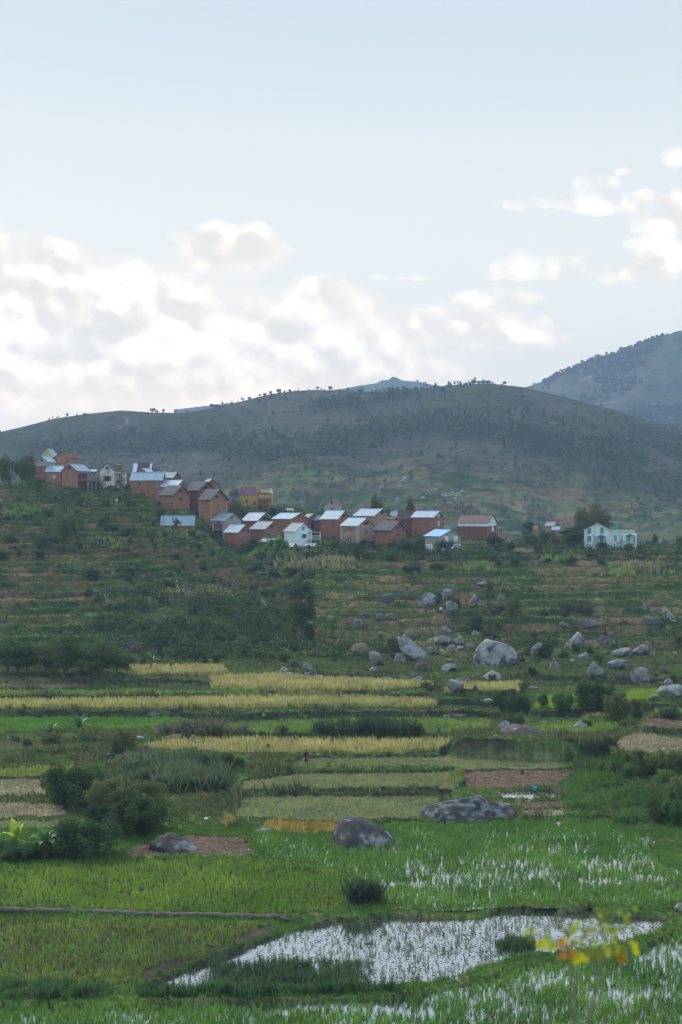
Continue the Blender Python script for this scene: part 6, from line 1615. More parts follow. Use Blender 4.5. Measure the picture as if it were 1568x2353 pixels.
# shrubs standing out of the hillside scrub
k_ = 0
areas = [((200, 720), (1300, 1540), 110, 'shrub in the dark ravine thicket of the left hillside', 'shrubs in the dark ravine thicket'),
         ((0, 560), (1130, 1290), 60, 'shrub on the left terraces under the hilltop hamlet', 'shrubs on the left terraces'),
         ((560, 1300), (1252, 1292), 40, 'shrub in the hedge at the foot of the village', 'shrubs in the hedge at the foot of the village'),
         ((1130, 1568), (1255, 1300), 30, 'shrub in the scrub below the large white house', 'shrubs below the large white house'),
         ((1060, 1568), (1440, 1570), 34, 'shrub among the boulders of the right slope', 'shrubs among the boulders')]
for (ax, ay, n, lb, gr) in areas:
    for i in range(n):
        vx = random.uniform(*ax); vy = random.uniform(*ay); h = random.uniform(10, 24)
        T(random.choice(['bush', 'bush', 'bush2']), vx, vy-h, vy, h*random.uniform(1.0, 1.8), lb, 'shrub', gr)
# trees along the ridges
def ridge_tree(vx, hpx, lb, gr, crest=1300, kind=None):
    D = crest+random.uniform(-30, 15); x = float(v2u(vx))*D; z = float(zat(x, D)); kind = kind or random.choice(['ridge', 'ridge2', 'ridge', 'ridge3'])
    cr, t, H, W = protomeshes(kind); s = hpx*K/FPX*D/H
    e = empty('tree', (x, D, z-.3), random.uniform(0, 6), (s*random.uniform(.8, 1.3), s, s)); tag(e, lb, 'tree', gr); link('trunk', t, e); link('crown', cr, e)
G1 = 'trees along the crest of the far hill'
for i in range(120):
    a, b = random.choice([(480, 700), (480, 700), (540, 760), (1000, 1180), (1000, 1180), (780, 990), (860, 980), (340, 430), (112, 200)])
    ridge_tree(random.uniform(a, b), random.choice([5, 7, 8, 10, 12]), 'little tree on the crest of the far hill against the sky', G1)
ridge_tree(200, 9, 'round lone tree on the left shoulder of the far hill', None, kind='ridge3')
ridge_tree(351, 13, 'larger round tree right of the sunlit left summit', None, kind='ridge3')
ridge_tree(760, 11, 'single round tree in the dip of the far crest', None, kind='ridge3')
def mt_tree(vx, hpx, lb, gr, MTX, Dc_):
    X, Y, Z_ = MTX
    u = float(v2u(vx)); rowi = int(Y.shape[0]*1.0/1.25)-random.randint(0, 2); ui = int(np.argmin(np.abs(X[rowi]/Y[rowi]-u)))
    p = (X[rowi, ui], Y[rowi, ui], Z_[rowi, ui]); cr, t, H, W = protomeshes(random.choice(['ridge', 'ridge3', 'ridge2'])); s = hpx*K/FPX*p[1]/H
    e = empty('tree', (p[0], p[1], p[2]-2), random.uniform(0, 6), s); tag(e, lb, 'tree', gr); link('trunk', t, e); link('crown', cr, e)
for i in range(70): mt_tree(random.uniform(1215, 1560), random.choice([4, 5, 7, 9]), 'little tree on the skyline of the right-hand mountain', 'trees on the skyline of the right-hand mountain', MT, 2500)
mt_tree(1373, 13, 'tallest lone tree on the skyline of the right-hand mountain', None, MT, 2500)
for i in range(16): mt_tree(random.choice([random.uniform(940, 985), random.uniform(800, 890)]), random.choice([4, 5, 7]), 'little tree beside the rocky knob on the farthest crest', 'trees beside the rocky knob', MK, 3400)
for i in range(26):      # scattered trees standing singly on the big hill's grass
    vx = random.uniform(80, 1500); r0 = float(np.interp(vx, CRX, CRY)); vy = r0+random.uniform(12, 70); p, D = on_ground(vx, vy)
    cr, t, H, W = protomeshes(random.choice(['ridge', 'ridge3'])); s = random.choice([4, 6, 8])*K/FPX*D/H
    e = empty('tree', p, 0, s); tag(e, 'small tree standing singly on the upper grass of the far hill', 'tree', 'single trees on the upper far hill'); link('trunk', t, e); link('crown', cr, e)
for (vx, vb, h, lb) in ((1438, 946, 16, 'dark bushy tree on the right shoulder of the far hill'), (1382, 936, 12, 'thin bare tree left of the dark bushy one on the far shoulder'), (886, 1125, 30, 'tall thin tree on the lower far hillside above the pointed trees'), (945, 1108, 34, 'spindly tree right of the tall thin one on the far hillside')):
    p, D = on_ground(vx, vb); cr, t, H, W = protomeshes('ridge2'); s = h*K/FPX*D/H; e = empty('tree', p, 0, s); tag(e, lb, 'tree'); link('trunk', t, e); link('crown', cr, e)

# ---- crops, papyrus, sedge
gA, gB = (.13, .21, .06), (.22, .30, .09)
band_plants('maize', 'young maize on the terrace edge under the hilltop hamlet', 'maize', [(0, 1102, 120, 1124, .5), (0, 1168, 110, 1196, .5)], 1500, 4, 1.6, .22, (.09, .16, .045), (.17, .26, .07), .3, .45)
band_plants('maize', 'dry yellowing maize standing below the village hedge', 'maize', [(600, 1285, 860, 1312, .5), (330, 1378, 560, 1362, .2), (230, 1228, 330, 1240, .0), (1400, 1300, 1568, 1320, .3)], 1100, 4, 1.7, .16, (.17, .20, .08), (.32, .29, .15), .25, .4, (.38, .32, .2), .2)
band_plants('maize', 'bright green maize on the terraces right of the village', 'maize', [(1060, 1300, 1150, 1314, .35), (1230, 1275, 1330, 1296, .35), (1390, 1305, 1470, 1325, .3)], 1200, 4, 1.5, .2, gA, gB, .3, .45)
band_plants('maize', 'grey-green maize in rows on the left terraces', 'maize', [(110, 1242, 330, 1262, .3), (220, 1385, 380, 1398, .3), (340, 1368, 570, 1385, .4)], 900, 4, 1.4, .18, (.13, .17, .07), (.24, .25, .12), .25, .4)
band_plants('papyrus', 'dark papyrus bed behind the right half of the yellow rice', 'papyrus', [(690, 1686, 1000, 1698, 1.0)], 2600, 5, 1.9, .07, (.035, .075, .035), (.075, .12, .05), .35, .35, (.10, .13, .06), .2)
band_plants('papyrus', 'grey-green papyrus thicket left of centre above the pit', 'papyrus', [(235, 1755, 560, 1818, 1.0)], 6500, 5, 1.5, .055, (.05, .095, .045), (.14, .20, .09), .4, .4, (.22, .19, .12), .12)
band_plants('reeds', 'thin bare reeds in the green rice left of centre', 'reeds', [(330, 1682, 600, 1690, 1.0)], 500, 3, 1.6, .05, (.12, .12, .07), (.2, .18, .12), .3, .6)
band_plants('sedge', 'dark green sedge along the bottom bund of the open pool', 'sedge', [(-420, 2262, 340, 2296, .5), (250, 2272, 720, 2292, .3), (520, 2268, 980, 2286, .2)], 7500, 4, .58, .028, (.03, .08, .03), (.11, .20, .07), .14, .3, (.10, .12, .06), .1)
band_plants('sedge', 'sparse sedge rising from the lower edge of the open pool', 'sedge', [(420, 2215, 900, 2264, .8), (1130, 2165, 1240, 2185, .2)], 2600, 4, .6, .03, (.05, .10, .045), (.10, .16, .06), .14, .3, (.10, .12, .06), .1)
band_plants('grass', 'long grass on the green slope at the right', 'grass', [(1240, 1735, 1760, 1885, 1.0)], 20000, 5, .5, .06, (.05, .11, .028), (.14, .25, .055), .3, .7)
# dark tuft beside the bund junction
pts = []
for i in range(90):
    p, D = on_ground(840+random.gauss(0, 16), 2070+random.uniform(-12, 6)); pts.append(tuple(p))
me = blades_mesh('sedge_tuft', np.array(pts), 16, 1.35, .03, (.035, .08, .035), (.07, .13, .05), .3, .55, (.16, .13, .09), .15); tag(link('sedge_tuft', me, None, [m_blade]), 'dark spiky sedge tuft at the junction of the two bunds', 'sedge')
p_ = [tuple(on_ground(1054+random.gauss(0, 5), 1800+random.uniform(-20, 8))[0]) for i in range(60)]
tag(link('grass_tuft', blades_mesh('grass_tuft', np.array(p_), 14, .8, .05, (.14, .22, .05), (.26, .33, .08), .2, .45), None, [m_blade]), 'tall light green grass tuft left of the brown plot', 'grass tuft')
p_ = [tuple(on_ground(526+random.gauss(0, 6), 1895+random.uniform(-8, 6))[0]) for i in range(40)]
tag(link('grass_tuft', blades_mesh('grass_tuft', np.array(p_), 14, .7, .04, (.30, .26, .08), (.42, .36, .13), .2, .4), None, [m_blade]), 'golden grass tuft left of the low flat dark rock', 'grass tuft')

# mud ridge across the left rice
mb = MB(); pts = []; rad = []
for i in range(70):
    t = i/69; vx = -60+t*722; vy = np.interp(vx, [-100, 0, 200, 400, 560, 640, 662], [2090, 2092, 2098, 2104, 2108, 2110, 2114])
    D = 27.75*FPX/((vy-HZ)*K); x = float(v2u(vx))*D; pts.append((x, D+random.uniform(-.07, .07), -27.70+random.uniform(-.04, .04))); rad.append(.21*random.uniform(.75, 1.25) if 0 < i < 67 else .12)
mb.tube(pts, rad, 10)
o = mb.build('mud_ridge', mat('dry_mud', (.10, .08, .062), (.17, .14, .105), scale=2.5, rough=1, bump=.8, bscale=9, c3=(.07, .055, .045), scale3=1.5, lo3=.55, hi3=.7), smooth=True); tag(o, 'bare grey mud ridge dividing the two left rice fields', 'mud ridge')

# ---- haystacks
def haystack(reg, box, label):
    x0, y0, x1, y1 = box; ax, ay = V(reg, x0, y0); bx, by = V(reg, x1, y1); p, D = on_ground((ax+bx)/2, by); w = (bx-ax)*K/FPX*D/2; h = (by-ay)*K/FPX*D
    v, f = ICO[4]; v = v.copy(); v *= (1+n3(v, 2.2, int(ax))*.12+n3(v, 9, 5)*.05)[:, None]; zz = v[:, 2]
    k = np.where(zz > 0, 1.12+.05*zz, 1.12); v[:, 0] *= w*k; v[:, 1] *= w*k; v[:, 2] = np.where(zz > 0, zz**1.0*h, zz*.4)
    e = empty('haystack', p); tag(e, label, 'haystack'); link('straw_heap', np_mesh('straw_heap', v, f, smooth=True), e, [m_hay])
    q = rng.normal(size=(420, 3)); q /= np.linalg.norm(q, axis=1)[:, None]; q[:, 2] = abs(q[:, 2]); kk = 1-.25*q[:, 2]; pts = np.stack([q[:, 0]*w*kk, q[:, 1]*w*kk, q[:, 2]*h], 1)
    link('loose_straw', blades_mesh('loose_straw', pts, 3, .28, .05, (.16, .12, .07), (.27, .21, .12), .08, 1.2), e, [m_blade])
haystack(6, (-18, 362, 18, 396), 'small haystack farthest left of the two in the boulder-field terraces')
haystack(6, (46, 368, 132, 418), 'broad low haystack right of the small one below the terraces')
haystack(6, (295, 298, 355, 340), 'haystack heaped behind the upright boulder and the leaning slab')
haystack(6, (418, 238, 478, 288), 'heap of threshed straw beside the standing worker')
haystack(1, (148, 222, 214, 280), 'grey-brown haystack left of the grey-block house on the hilltop')
haystack(7, (1222, 442, 1240, 458), 'tiny brown sheaf standing in the yellow rice left of the walking woman')

# ---- banana plants
m_ban = mat('banana_leaf', (.8, .8, .8), (1.2, 1.2, 1.2), scale=1, rough=.5, attr=True, trans=.35)
def banana(vx, vb, hpx, label, n=8, bright=False, seed=1, lean=1.0, D=None, name='banana_plant', cat='banana plant'):
    q = random.Random(seed); p, D = on_ground(vx, vb); h = hpx*K/FPX*D
    e = empty(name, p); tag(e, label, cat)
    MB().tube([(0, 0, -.2), (0.03*h, 0, h*.25), (0.02*h, 0, h*.48)], [h*.05, h*.04, h*.025], 8).build('stem', mat('banana_stem', (.13, .15, .06), (.22, .2, .1), scale=2), e)
    for i in range(n):
        a = 2*math.pi*i/n+q.uniform(-.3, .3); el = q.uniform(.5, 1.35) if i % 3 else 1.4; L_ = h*q.uniform(.55, .8); pos = Vector((0.02*h, 0, h*.45)); vs = []; fs = []; cs = []
        w = L_*.17; seg = 9; d0 = Vector((math.cos(a), math.sin(a), 0)); side = Vector((-math.sin(a), math.cos(a), 0))
        c1 = np.array((.10, .20, .05)) if not bright else np.array((.32, .44, .05)); c1 = c1*q.uniform(.7, 1.3)
        for s_ in range(seg+1):
            t = s_/seg; ang = el-t*t*1.9*lean*q.uniform(.9, 1.1)
            wd = w*math.sin(min(1, t*1.15+.08)*math.pi)**.6 if t > .05 else w*.08
            if t > .92: wd = w*.12
            up = Vector((-math.sin(ang)*d0.x, -math.sin(ang)*d0.y, math.cos(ang)))
            vs += [tuple(pos+side*wd-up*wd*.35*-1), tuple(pos), tuple(pos-side*wd+up*wd*.35)]; cs += [c1, c1*1.35, c1]
            pos = pos+(d0*math.cos(ang)+Vector((0, 0, math.sin(ang))))*(L_/seg)
        for s_ in range(seg):
            b = s_*3; fs += [(b, b+1, b+4, b+3), (b+1, b+2, b+5, b+4)]
        link('leaf', np_mesh('leaf', vs, fs, np.array(cs), smooth=True), e, [m_ban])
banana(34, 1966, 84, 'bright yellow-green banana plant at the left edge', 6, True, 3, .5)
banana(102, 1976, 84, 'banana plant with long leaves drooping over the dark bushes, lower left', 9, False, 4, 1.2)
banana(180, 1700, 60, 'dark green banana plant above the left terraces, right of two', 9, False, 5, .7)
banana(114, 1706, 50, 'small banana plant above the brownish bush, left of two', 7, False, 6, .6)
banana(951, 1697, 52, 'banana plant rising in the middle of the papyrus bed', 8, False, 7, .7)
banana(1008, 1697, 30, 'young banana plant at the right end of the papyrus bed', 6, False, 8, .7)
banana(345, 1545, 46, 'banana plant at the right end of the tree belt, below the ravine', 9, False, 9, .9)
banana(392, 1545, 30, 'small pale banana plant right of the one below the ravine', 6, False, 10, .8)
for i, (vx, vb, h) in enumerate(((622, 1280, 44), (640, 1284, 52), (655, 1282, 46), (634, 1288, 40), (612, 1285, 34))): banana(vx, vb, h, ('leftmost but one', 'tallest', 'rightmost', 'front', 'leftmost')[i]+' of the long-leaved banana clump in front of the grey tin roof house', 11, False, 20+i, .55)
banana(422, 1254, 34, 'banana plant below the low ribbed tin roof, right of two', 8, False, 31, .8); banana(388, 1245, 32, 'banana plant below the low ribbed tin roof, left of two', 8, False, 32, .8)
banana(430, 1275, 26, 'small banana plant beside a grey stone under the ribbed tin roof', 7, False, 33, .8)

# ---- people and animals
import bmesh
def skin_mesh(name, verts, edges, radii, root=0, sub=1):
    me = bpy.data.meshes.new(name); me.from_pydata(verts, edges, []); o = bpy.data.objects.new(name, me); COL.objects.link(o)
    md = o.modifiers.new('s', 'SKIN'); 
    if not me.skin_vertices: 
        bm = bmesh.new(); bm.from_mesh(me); bm.verts.layers.skin.verify(); bm.to_mesh(me); bm.free()
    for i, r in enumerate(radii):
        me.skin_vertices[0].data[i].radius = (r, r) if not isinstance(r, tuple) else r; me.skin_vertices[0].data[i].use_root = (i == root)
    s = o.modifiers.new('u', 'SUBSURF'); s.levels = sub; s.render_levels = sub
    bpy.context.view_layer.update(); dg = bpy.context.evaluated_depsgraph_get()
    m2 = bpy.data.meshes.new_from_object(o.evaluated_get(dg)); m2.name = name; bpy.data.objects.remove(o); 
    m2.polygons.foreach_set('use_smooth', [True]*len(m2.polygons)); return m2
def body_data(stride=.10, armo=.0, bend=0.0):
    """standing or walking adult, 1.6 m, facing -y"""
    V_ = []; E = []; R = []
    def add(p, r, par=None):
        V_.append(p); R.append(r)
        if par is not None: E.append((par, len(V_)-1))
        return len(V_)-1
    pel = add((0, 0, .86), (.13, .10)); sp = add((0, .0, 1.03), (.115, .085), pel); ch = add((0, .01, 1.2), (.14, .095), sp); nk = add((0, .01, 1.34), .05, ch); hd0 = add((0, -.005, 1.42), (.068, .078), nk); hd = add((0, -.01, 1.52), (.072, .085), hd0); add((0, 0, 1.575), .04, hd)
    for s in (-1, 1):
        sh = add((s*.165, .01, 1.275), .05, ch); e_ = add((s*(.215+armo), .03, 1.02), .038, sh); w_ = add((s*(.20+armo), -.03, .80), .024, e_); pm = add((s*(.20+armo), -.045, .745), (.034, .018), w_)
        for q_, (dx, dl) in enumerate(((-.027, .070), (-.010, .084), (.008, .080), (.025, .062))):
            k = add((s*(.20+armo)+dx, -.05, .715), .0095, pm); add((s*(.20+armo)+dx, -.062, .715-dl*.5), .0085, k); add((s*(.20+armo)+dx*.9, -.058-.012, .715-dl), .007, len(V_)-1)
        k = add((s*(.20+armo)-s*.028, -.065, .755), .011, pm); add((s*(.20+armo)-s*.040, -.09, .728), .009, k)
        yo = stride*s
        hp = add((s*.085, 0, .80), .085, pel); kn = add((s*.085, -.02+yo*.6-.02, .46), .055, hp); an = add((s*.08, yo+.02, .085), .035, kn); hl_ = add((s*.08, yo+.0, .035), .034, an); add((s*.085, yo-.13, .022), .026, hl_)
    return V_, E, R
bd = body_data(); BODY = skin_mesh('body', *bd); bd = body_data(.02, .03); BODY2 = skin_mesh('body', *bd)
m_skin = mat('skin', (.12, .062, .042), (.16, .085, .058), scale=6, rough=.7); m_hair = mat('hair', (.02, .015, .012), (.04, .03, .02), scale=9, rough=.8)
def cloth(name, r, g, b): return mat('cloth_'+name, (r, g, b), (r*1.25, g*1.25, b*1.25), scale=5, rough=.95)
def garment(prof, sy=.72, n=18, arms=False, armo=0.0, stride=.1, open_bottom=True):
    mb = MB().lathe(prof, n, sy=sy)
    if arms:
        for s in (-1, 1): mb.tube([(s*.14, .01, 1.30), (s*(.222+armo), .03, 1.02), (s*(.20+armo), -.025, .83)], [.066, .05, .034], 8)
    return mb
def person(pos, rz, label, top, bottom, h=1.6, skirt=True, hair=True, body=None, cap=None):
    e = empty('person', pos, rz, h/1.6); tag(e, label, 'person')
    m_ = (body or BODY).copy(); m_.materials.append(m_skin); b = bpy.data.objects.new('body', m_); COL.objects.link(b); b.parent = e
    hr = MB(); v, f = ICO[3]; v = v.copy(); v = v*np.array([.088, .098, .085])+np.array([0, .022, 1.545]); link('hair', np_mesh('hair', v, f, smooth=True), e, [cap or m_hair])
    fc = MB()
    for s in (-1, 1): fc.lathe([(.001, -.006), (.009, -.003), (.009, .003), (.001, .006)], 6, (s*.028, -.088, 1.515))
    fc.box(-.022, .022, -.090, -.082, 1.468, 1.474); fc.build('face_features', m_hair, e)
    MB().tube([(0, -.085, 1.515), (0, -.108, 1.492), (0, -.088, 1.487)], [.008, .014, .010], 6).build('nose', m_skin, e)
    garment([(.165, .86), (.152, 1.0), (.165, 1.12), (.19, 1.24), (.15, 1.315), (.065, 1.36)], arms=True, armo=.03 if body is BODY2 else 0).build('shirt', top, e, True)
    if skirt: garment([(.275, .40), (.25, .5), (.20, .72), (.165, .88), (.15, .98)], sy=.8).build('skirt', bottom, e, True)
    else:
        mb = MB()
        for s in (-1, 1): mb.tube([(s*.085, 0, .92), (s*.085, -.03, .47), (s*.08, .02+s*(.1 if body is not BODY2 else .02), .12)], [.11, .078, .062], 8)
        mb.lathe([(.165, .80), (.17, .9), (.155, .98)], 14, sy=.75); mb.build('trousers', bottom, e, True)
    return e
navy = cloth('navy', .015, .022, .055); crimson = cloth('crimson', .40, .025, .045)
pos, D = on_ground(704, 1757)
w = person(pos, math.radians(4), 'woman in dark blue shirt and skirt with a red waist cloth, walking between the fields', navy, cloth('dark', .014, .018, .035), 1.62, cap=mat('brown_hair', (.07, .04, .025), (.11, .06, .04), scale=8))
MB().add([(-.08, -.175, .95), (.13, -.165, .95), (.20, -.20, .72), (.215, -.215, .56), (.14, -.225, .44), (.05, -.215, .62), (-.03, -.20, .80),
          (-.08, -.155, .95), (.13, -.145, .95), (.20, -.18, .72), (.215, -.195, .56), (.14, -.205, .44), (.05, -.195, .62), (-.03, -.18, .80)],
         [(0, 6, 5, 4, 3, 2, 1), (7, 8, 9, 10, 11, 12, 13)]+[(i, (i+1) % 7, 7+(i+1) % 7, 7+i) for i in range(7)]).build('waist_cloth', crimson, w)
MB().add([(.10, -.14, 1.30), (.15, -.13, 1.30), (.19, -.17, 1.10), (.13, -.18, 1.10), (.10, -.16, 1.30), (.15, -.15, 1.30), (.19, -.19, 1.10), (.13, -.2, 1.10)], [(0, 1, 2, 3), (7, 6, 5, 4), (0, 4, 5, 1), (1, 5, 6, 2), (2, 6, 7, 3), (3, 7, 4, 0)]).build('scarf', crimson, w)
hx = pos.x-.22*1.0; bagp = Vector((pos.x-.205, pos.y-.07, pos.z+.02))
bag = empty('bag', bagp); tag(bag, 'pale patterned cloth bag hanging from the right hand of the walking woman', 'bag')
MB().lathe([(.03, .40), (.085, .43), (.10, .52), (.085, .66), (.035, .74), (.02, .76)], 12, sy=.5).build('sack', mat('bag_cloth', (.45, .60, .60), (.62, .70, .66), scale=9, c3=(.35, .2, .16), scale3=8, lo3=.5, hi3=.6), bag, True)
MB().tube([(-.03, 0, .73), (-.03, 0, .80), (.03, 0, .80), (.03, 0, .73)], [.008]*4, 5).build('handle', mat('strap', (.4, .5, .5)), bag)
PEOPLE = [(1, 709, 362, 'person in a red top on the path below the balcony house', (.5, .04, .05), (.05, .05, .08), 1.5, False),
 (1, 824, 413, 'person in a mottled pinkish shirt on the slope below the weathered white house', (.42, .26, .28), (.06, .06, .09), 1.5, False),
 (1, 814, 460, 'person in pale clothes in the scrub, lower than the one in pink', (.55, .6, .6), (.4, .45, .45), 1.3, False),
 (2, 368, 368, 'child in red, leftmost of the three on the bank behind the tin roofs', (.45, .07, .07), (.1, .07, .07), 1.2, True),
 (2, 383, 368, 'child in a white top, middle of the three on the bank behind the tin roofs', (.6, .45, .45), (.3, .1, .1), 1.2, True),
 (2, 398, 367, 'child in grey-blue, rightmost of the three on the bank behind the tin roofs', (.25, .3, .36), (.1, .1, .14), 1.15, False),
 (2, 1161, 566, 'child in a white shirt standing before the big plain brick house', (.75, .75, .75), (.05, .05, .07), 1.3, False),
 (6, 460, 239, 'worker in a white shirt standing beside the heap of threshed straw', (.62, .68, .75), (.06, .07, .12), 1.6, False),
 (5, 1189, 182, 'person in purple on the footpath at the red earth cut', (.24, .10, .30), (.06, .05, .09), 1.6, True)]
for (rg, zx_, zy_, lb, tp, bt, h, sk) in PEOPLE:
    vx, vy = V(rg, zx_, zy_)
    p, D = on_ground(vx, vy)
    if D > 470:
        D = 374; x = float(v2u(vx))*D; p = Vector((x, D, float(zat(x, D))))
    person(p, random.uniform(-1.2, 1.2), lb, cloth(lb.split()[3]+str(zx_), *tp), cloth('b'+str(zx_), *bt), h, sk, body=BODY2)
def cow_mesh():
    V_ = []; E = []; R = []
    def add(p, r, par=None):
        V_.append(p); R.append(r)
        if par is not None: E.append((par, len(V_)-1))
        return len(V_)-1
    b0 = add((0, 0, 1.02), (.27, .30)); b1 = add((.45, 0, 1.0), (.29, .34), b0); b2 = add((.80, 0, 1.02), (.24, .31), b1); hump = add((.78, 0, 1.38), .11, b2); n1_ = add((1.08, 0, 1.12), (.14, .20), b2); h0 = add((1.30, 0, 1.16), (.11, .12), n1_); h1 = add((1.50, 0, 1.02), (.075, .08), h0); add((1.60, 0, .96), (.06, .06), h1)
    r0_ = add((-.45, 0, 1.04), (.25, .29), b0); r1_ = add((-.68, 0, 1.06), (.16, .2), r0_); t1 = add((-.80, 0, .95), .03, r1_); t2 = add((-.84, 0, .6), .02, t1); add((-.84, 0, .42), .04, t2)
    for s in (-1, 1):
        f0 = add((.78, s*.16, .72), (.10, .12), b2); f1 = add((.76, s*.16, .42), .06, f0); f2 = add((.78, s*.16, .12), .045, f1); add((.82, s*.16, .03), .05, f2)
        g0 = add((-.52, s*.17, .74), (.12, .14), r0_); g1_ = add((-.46, s*.17, .56), .09, g0); g2_ = add((-.62, s*.17, .38), .055, g1_); g3 = add((-.58, s*.17, .12), .043, g2_); add((-.54, s*.17, .03), .05, g3)
        add((1.26, s*.20, 1.2), .03, h0)
    return skin_mesh('body', V_, E, R)
COW = cow_mesh()
def cow(pos, rz, label, mt, s=1.0, cat='cow'):
    e = empty('cow' if cat == 'cow' else 'goat', pos, rz, s); tag(e, label, cat); m_ = COW.copy(); m_.materials.append(mt); o = bpy.data.objects.new('body', m_); COL.objects.link(o); o.parent = e
    for s_ in (-1, 1): MB().tube([(1.28, s_*.06, 1.26), (1.26, s_*.2, 1.38), (1.30, s_*.22, 1.62)], [.03, .022, .008], 6).build('horn', m_dark, e)
mc_w = mat('pale_hide', (.5, .47, .42), (.62, .6, .55), scale=3); mc_b = mat('black_hide', (.02, .018, .016), (.05, .04, .035), scale=3); mc_p = mat('pied_hide', (.03, .025, .02), (.5, .48, .45), scale=1.8, lo=.49, hi=.51)
vx, vy = V(2, 815, 343); D = 372; x = float(v2u(vx))*D; zc_ = (HZ-vy)*K/FPX*D
cow((x, D, max(float(zat(x, D)), zc_)), math.radians(185), 'white humped cow standing beside the ruined brick stump above the tin roofs', mc_w)
vx, vy = V(1, 60, 262); cow(on_ground(vx, vy)[0], math.radians(190), 'black cow lying under the trees at the left edge of the hilltop', mc_b)
vx, vy = V(5, 877, 250); cow(on_ground(vx, vy)[0], math.radians(80), 'black cow seen end-on on the grassy terrace in the middle of the left slope', mc_b)
vx, vy = V(5, 822, 266); cow(on_ground(vx, vy)[0], math.radians(10), 'black and white cow on the terrace left of the black one', mc_p, .8)
vx, vy = V(5, 814, 217); cow(on_ground(vx, vy)[0], math.radians(100), 'pied goat on the red bank above the two cows', mc_p, .6, 'goat')

# ---- buckets, pole, litter
m_buck = mat('blue_plastic', (.02, .42, .75), (.04, .5, .82), scale=4, rough=.4)
def bucket(vx, vy, h, label):
    p, D = on_ground(vx, vy); e = empty('bucket', p); tag(e, label, 'bucket'); s = h
    MB().lathe([(s*.34, 0), (s*.46, s), (s*.50, s), (s*.50, s*.94), (s*.43, s*.93), (s*.32, .03)], 18).build('tub', m_buck, e, True)
    pts = [(s*.5*math.cos(t), 0, s+s*.42*math.sin(t)) for t in np.linspace(0, math.pi, 11)]; MB().tube(pts, [.008]*11, 5).build('handle', m_greywood, e)
bucket(1230, 1817, .40, 'blue bucket on the thin bund between the brown plot and the wet plot'); bucket(1051, 1812, .28, 'smaller blue bucket beside the tall grass tuft')
p, D = on_ground(1202, 1826); e = empty('marker_pole', p); tag(e, 'thin bamboo pole with a brown tuft on top, standing in the brown plot', 'pole')
h = 56*K/FPX*D; MB().tube([(0, 0, -.2), (.02, 0, h*.5), (0, 0, h)], [.03, .025, .015], 6).build('cane', mat('bamboo', (.30, .32, .12), (.4, .38, .18), scale=4), e)
link('straw_tuft', blades_mesh('straw_tuft', np.array([(0, 0, h-.35)]*30), 2, .55, .05, (.16, .07, .05), (.24, .11, .08), .10, .4), e, [m_blade])
for (rg, a, b, lb) in ((9, 948, 208, 'scrap of white plastic in the ditch left of the stubble strips'), (9, 1336, 430, 'tiny white scrap on the mud bund below the flat dark rock')):
    vx, vy = V(rg, a, b); p, D = on_ground(vx, vy); v, f = ICO[3]; v = v*(1+n3(v, 2.5, 7)*.6)[:, None]*np.array([.2, .12, .13])*(1 if a < 1000 else .4)
    o = link('plastic_scrap', np_mesh('plastic_scrap', v, f), None, [m_whitep]); o.location = p+Vector((0, 0, .12)); tag(o, lb, 'litter')

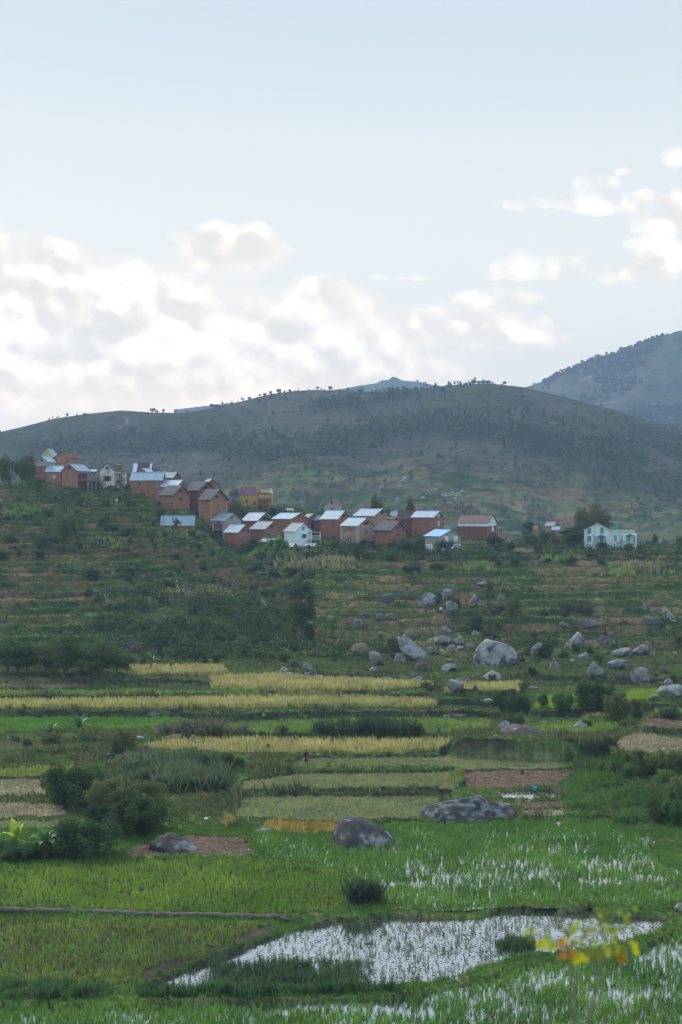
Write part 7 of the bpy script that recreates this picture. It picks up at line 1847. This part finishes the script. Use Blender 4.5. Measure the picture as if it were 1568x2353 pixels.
# ---- the young plant close to the camera, soft with blur
def sapling():
    D = 6.0; q = random.Random(11)
    def W_(sx, sy, d=6.0):      # zoom of (2000,3500)-(2600,4096)
        vx, vy = S(2000+sx*600/1568, 3500+sy*600/1568); return P(vx, vy, d)
    b0 = W_(790, 1700); gz = float(zat(b0.x, D)); root = empty('sapling', (b0.x+.05, D, gz)); tag(root, 'blurred young plant with yellow and orange leaves close in front, lower right', 'sapling')
    inv = Vector((b0.x+.05, D, gz))
    m_st = mat('stem_bark', (.13, .13, .10), (.2, .19, .15), scale=20)
    st = MB(); pA = [Vector((b0.x+.05, D, gz-.1))-inv, W_(800, 1700)-inv, W_(765, 1300)-inv, W_(750, 1000)-inv, W_(735, 850)-inv]; st.tube(pA, [.008, .0075, .006, .005, .003], 6); st.build('stem', m_st, root)
    st = MB(); st.tube([Vector((b0.x+.06, D, gz-.1))-inv, W_(860, 1700)-inv, W_(990, 1330)-inv, W_(1050, 1050)-inv, W_(1120, 880)-inv, W_(1080, 600, 6.1)-inv, W_(1060, 400, 6.2)-inv], [.008, .0075, .006, .005, .004, .003, .002], 6).build('stem', m_st, root)
    st = MB()
    for (a, b) in (((750, 860), (600, 690)), ((740, 860), (690, 560)), ((740, 870), (420, 640)), ((1050, 1000), (850, 800)), ((1110, 880), (1000, 720)), ((1110, 880), (1230, 720)), ((1200, 740), (1400, 720)), ((1080, 600), (1380, 470)), ((1070, 500), (900, 400)), ((1080, 620), (800, 560)), ((690, 600), (400, 520)), ((800, 560), (560, 560)), ((1080, 600), (1280, 600)), ((600, 690), (260, 640))):
        st.tube([W_(*a)-inv, W_((a[0]+b[0])/2, (a[1]+b[1])/2-25)-inv, W_(*b)-inv], [.004, .003, .002], 5)
    st.build('twig', m_st, root)
    yel, grn, org, olv = (.44, .46, .02), (.14, .21, .03), (.46, .22, .02), (.17, .21, .04)
    LV = []
    for (x, y, l, ang, c) in ((415, 720, 110, -90, yel), (450, 715, 115, -88, yel), (482, 705, 110, -86, yel), (535, 735, 100, -95, yel), (565, 735, 100, -85, yel), (620, 700, 110, -92, org), (640, 680, 90, -70, org), (690, 810, 150, -95, org), (735, 820, 140, -80, org), (700, 770, 110, -100, org), (660, 850, 80, -120, (.4, .15, .04)),
        (815, 860, 160, -97, yel), (850, 850, 130, -85, yel), (885, 860, 120, -80, yel), (920, 830, 110, -60, olv), (975, 800, 130, -100, olv), (1030, 810, 150, -92, olv), (1080, 800, 130, -85, olv), (1135, 800, 110, -90, yel), (1230, 790, 190, -62, yel), (1260, 850, 150, -68, org), (1290, 770, 150, -80, olv), (1360, 740, 130, -50, yel), (1400, 790, 120, -62, yel), (1200, 690, 110, 80, yel), (1225, 810, 90, -95, (.35, .12, .04))):
        LV.append((x, y, l, ang, c))
    for i in range(75):
        cx_, cy_, rx, ry = q.choice([(560, 580, 260, 70), (820, 600, 230, 110), (1150, 430, 240, 80), (950, 690, 200, 60), (1000, 560, 200, 90), (1240, 620, 130, 70), (330, 620, 90, 70)])
        LV.append((cx_+q.uniform(-1, 1)*rx, cy_+q.uniform(-1, 1)*ry, q.uniform(55, 95), q.uniform(-130, -40), q.choice([grn, grn, olv, yel, (.30, .42, .06)])))
    mats = mat('autumn_leaf', (.85, .85, .85), (1.15, 1.15, 1.15), scale=8, rough=.6, attr=True, trans=.45)
    for (x, y, l, ang, c) in LV:
        Lm = l*(600/2730*1568/1568)*K/FPX*6.0*0.98; wd = Lm*.30; p0 = W_(x, y-l*.4, 6+q.uniform(-.15, .25))-inv; a = math.radians(ang); d = Vector((math.cos(a), q.uniform(-.3, .3), math.sin(a))).normalized(); sd = Vector((-math.sin(a), q.uniform(-.6, .6), math.cos(a))).normalized(); nn = d.cross(sd).normalized()
        vs = []; cs = []
        for s_ in range(7):
            t = s_/6; w2 = wd*math.sin(math.pi*min(1, t*.92+.04))**.8; cp = p0+d*Lm*t+nn*Lm*.18*math.sin(t*3)
            vs += [tuple(cp+sd*w2+nn*w2*.3), tuple(cp), tuple(cp-sd*w2+nn*w2*.3)]; cs += [c, tuple(k*1.1 for k in c), c]
        fs = []
        for s_ in range(6): b = s_*3; fs += [(b, b+1, b+4, b+3), (b+1, b+2, b+5, b+4)]
        link('leaf', np_mesh('leaf', vs, fs, np.array(cs), smooth=True), root, [mats])
sapling()

# ---- the evening air
def haze():

    me = bpy.data.meshes.new('haze'); b = MB().box(-2600, 2600, -60, 3800, -46.5, 420); me.from_pydata(b.v, [], b.f)
    m = bpy.data.materials.new('haze'); m.use_nodes = True; nt = m.node_tree; nt.nodes.remove(nt.nodes['Principled BSDF'])
    v = nt.nodes.new('ShaderNodeVolumePrincipled'); v.inputs['Color'].default_value = (.50, .68, .95, 1); v.inputs['Density'].default_value = HAZE; v.inputs['Anisotropy'].default_value = 0.0
    nt.links.new(v.outputs[0], nt.nodes['Material Output'].inputs['Volume']); me.materials.append(m)
    o = bpy.data.objects.new('haze', me); COL.objects.link(o); tag(o, 'pale blue evening haze filling the valley', 'haze', kind='stuff')
HAZE = 0.00022
haze()
print('done objects', len(bpy.data.objects))
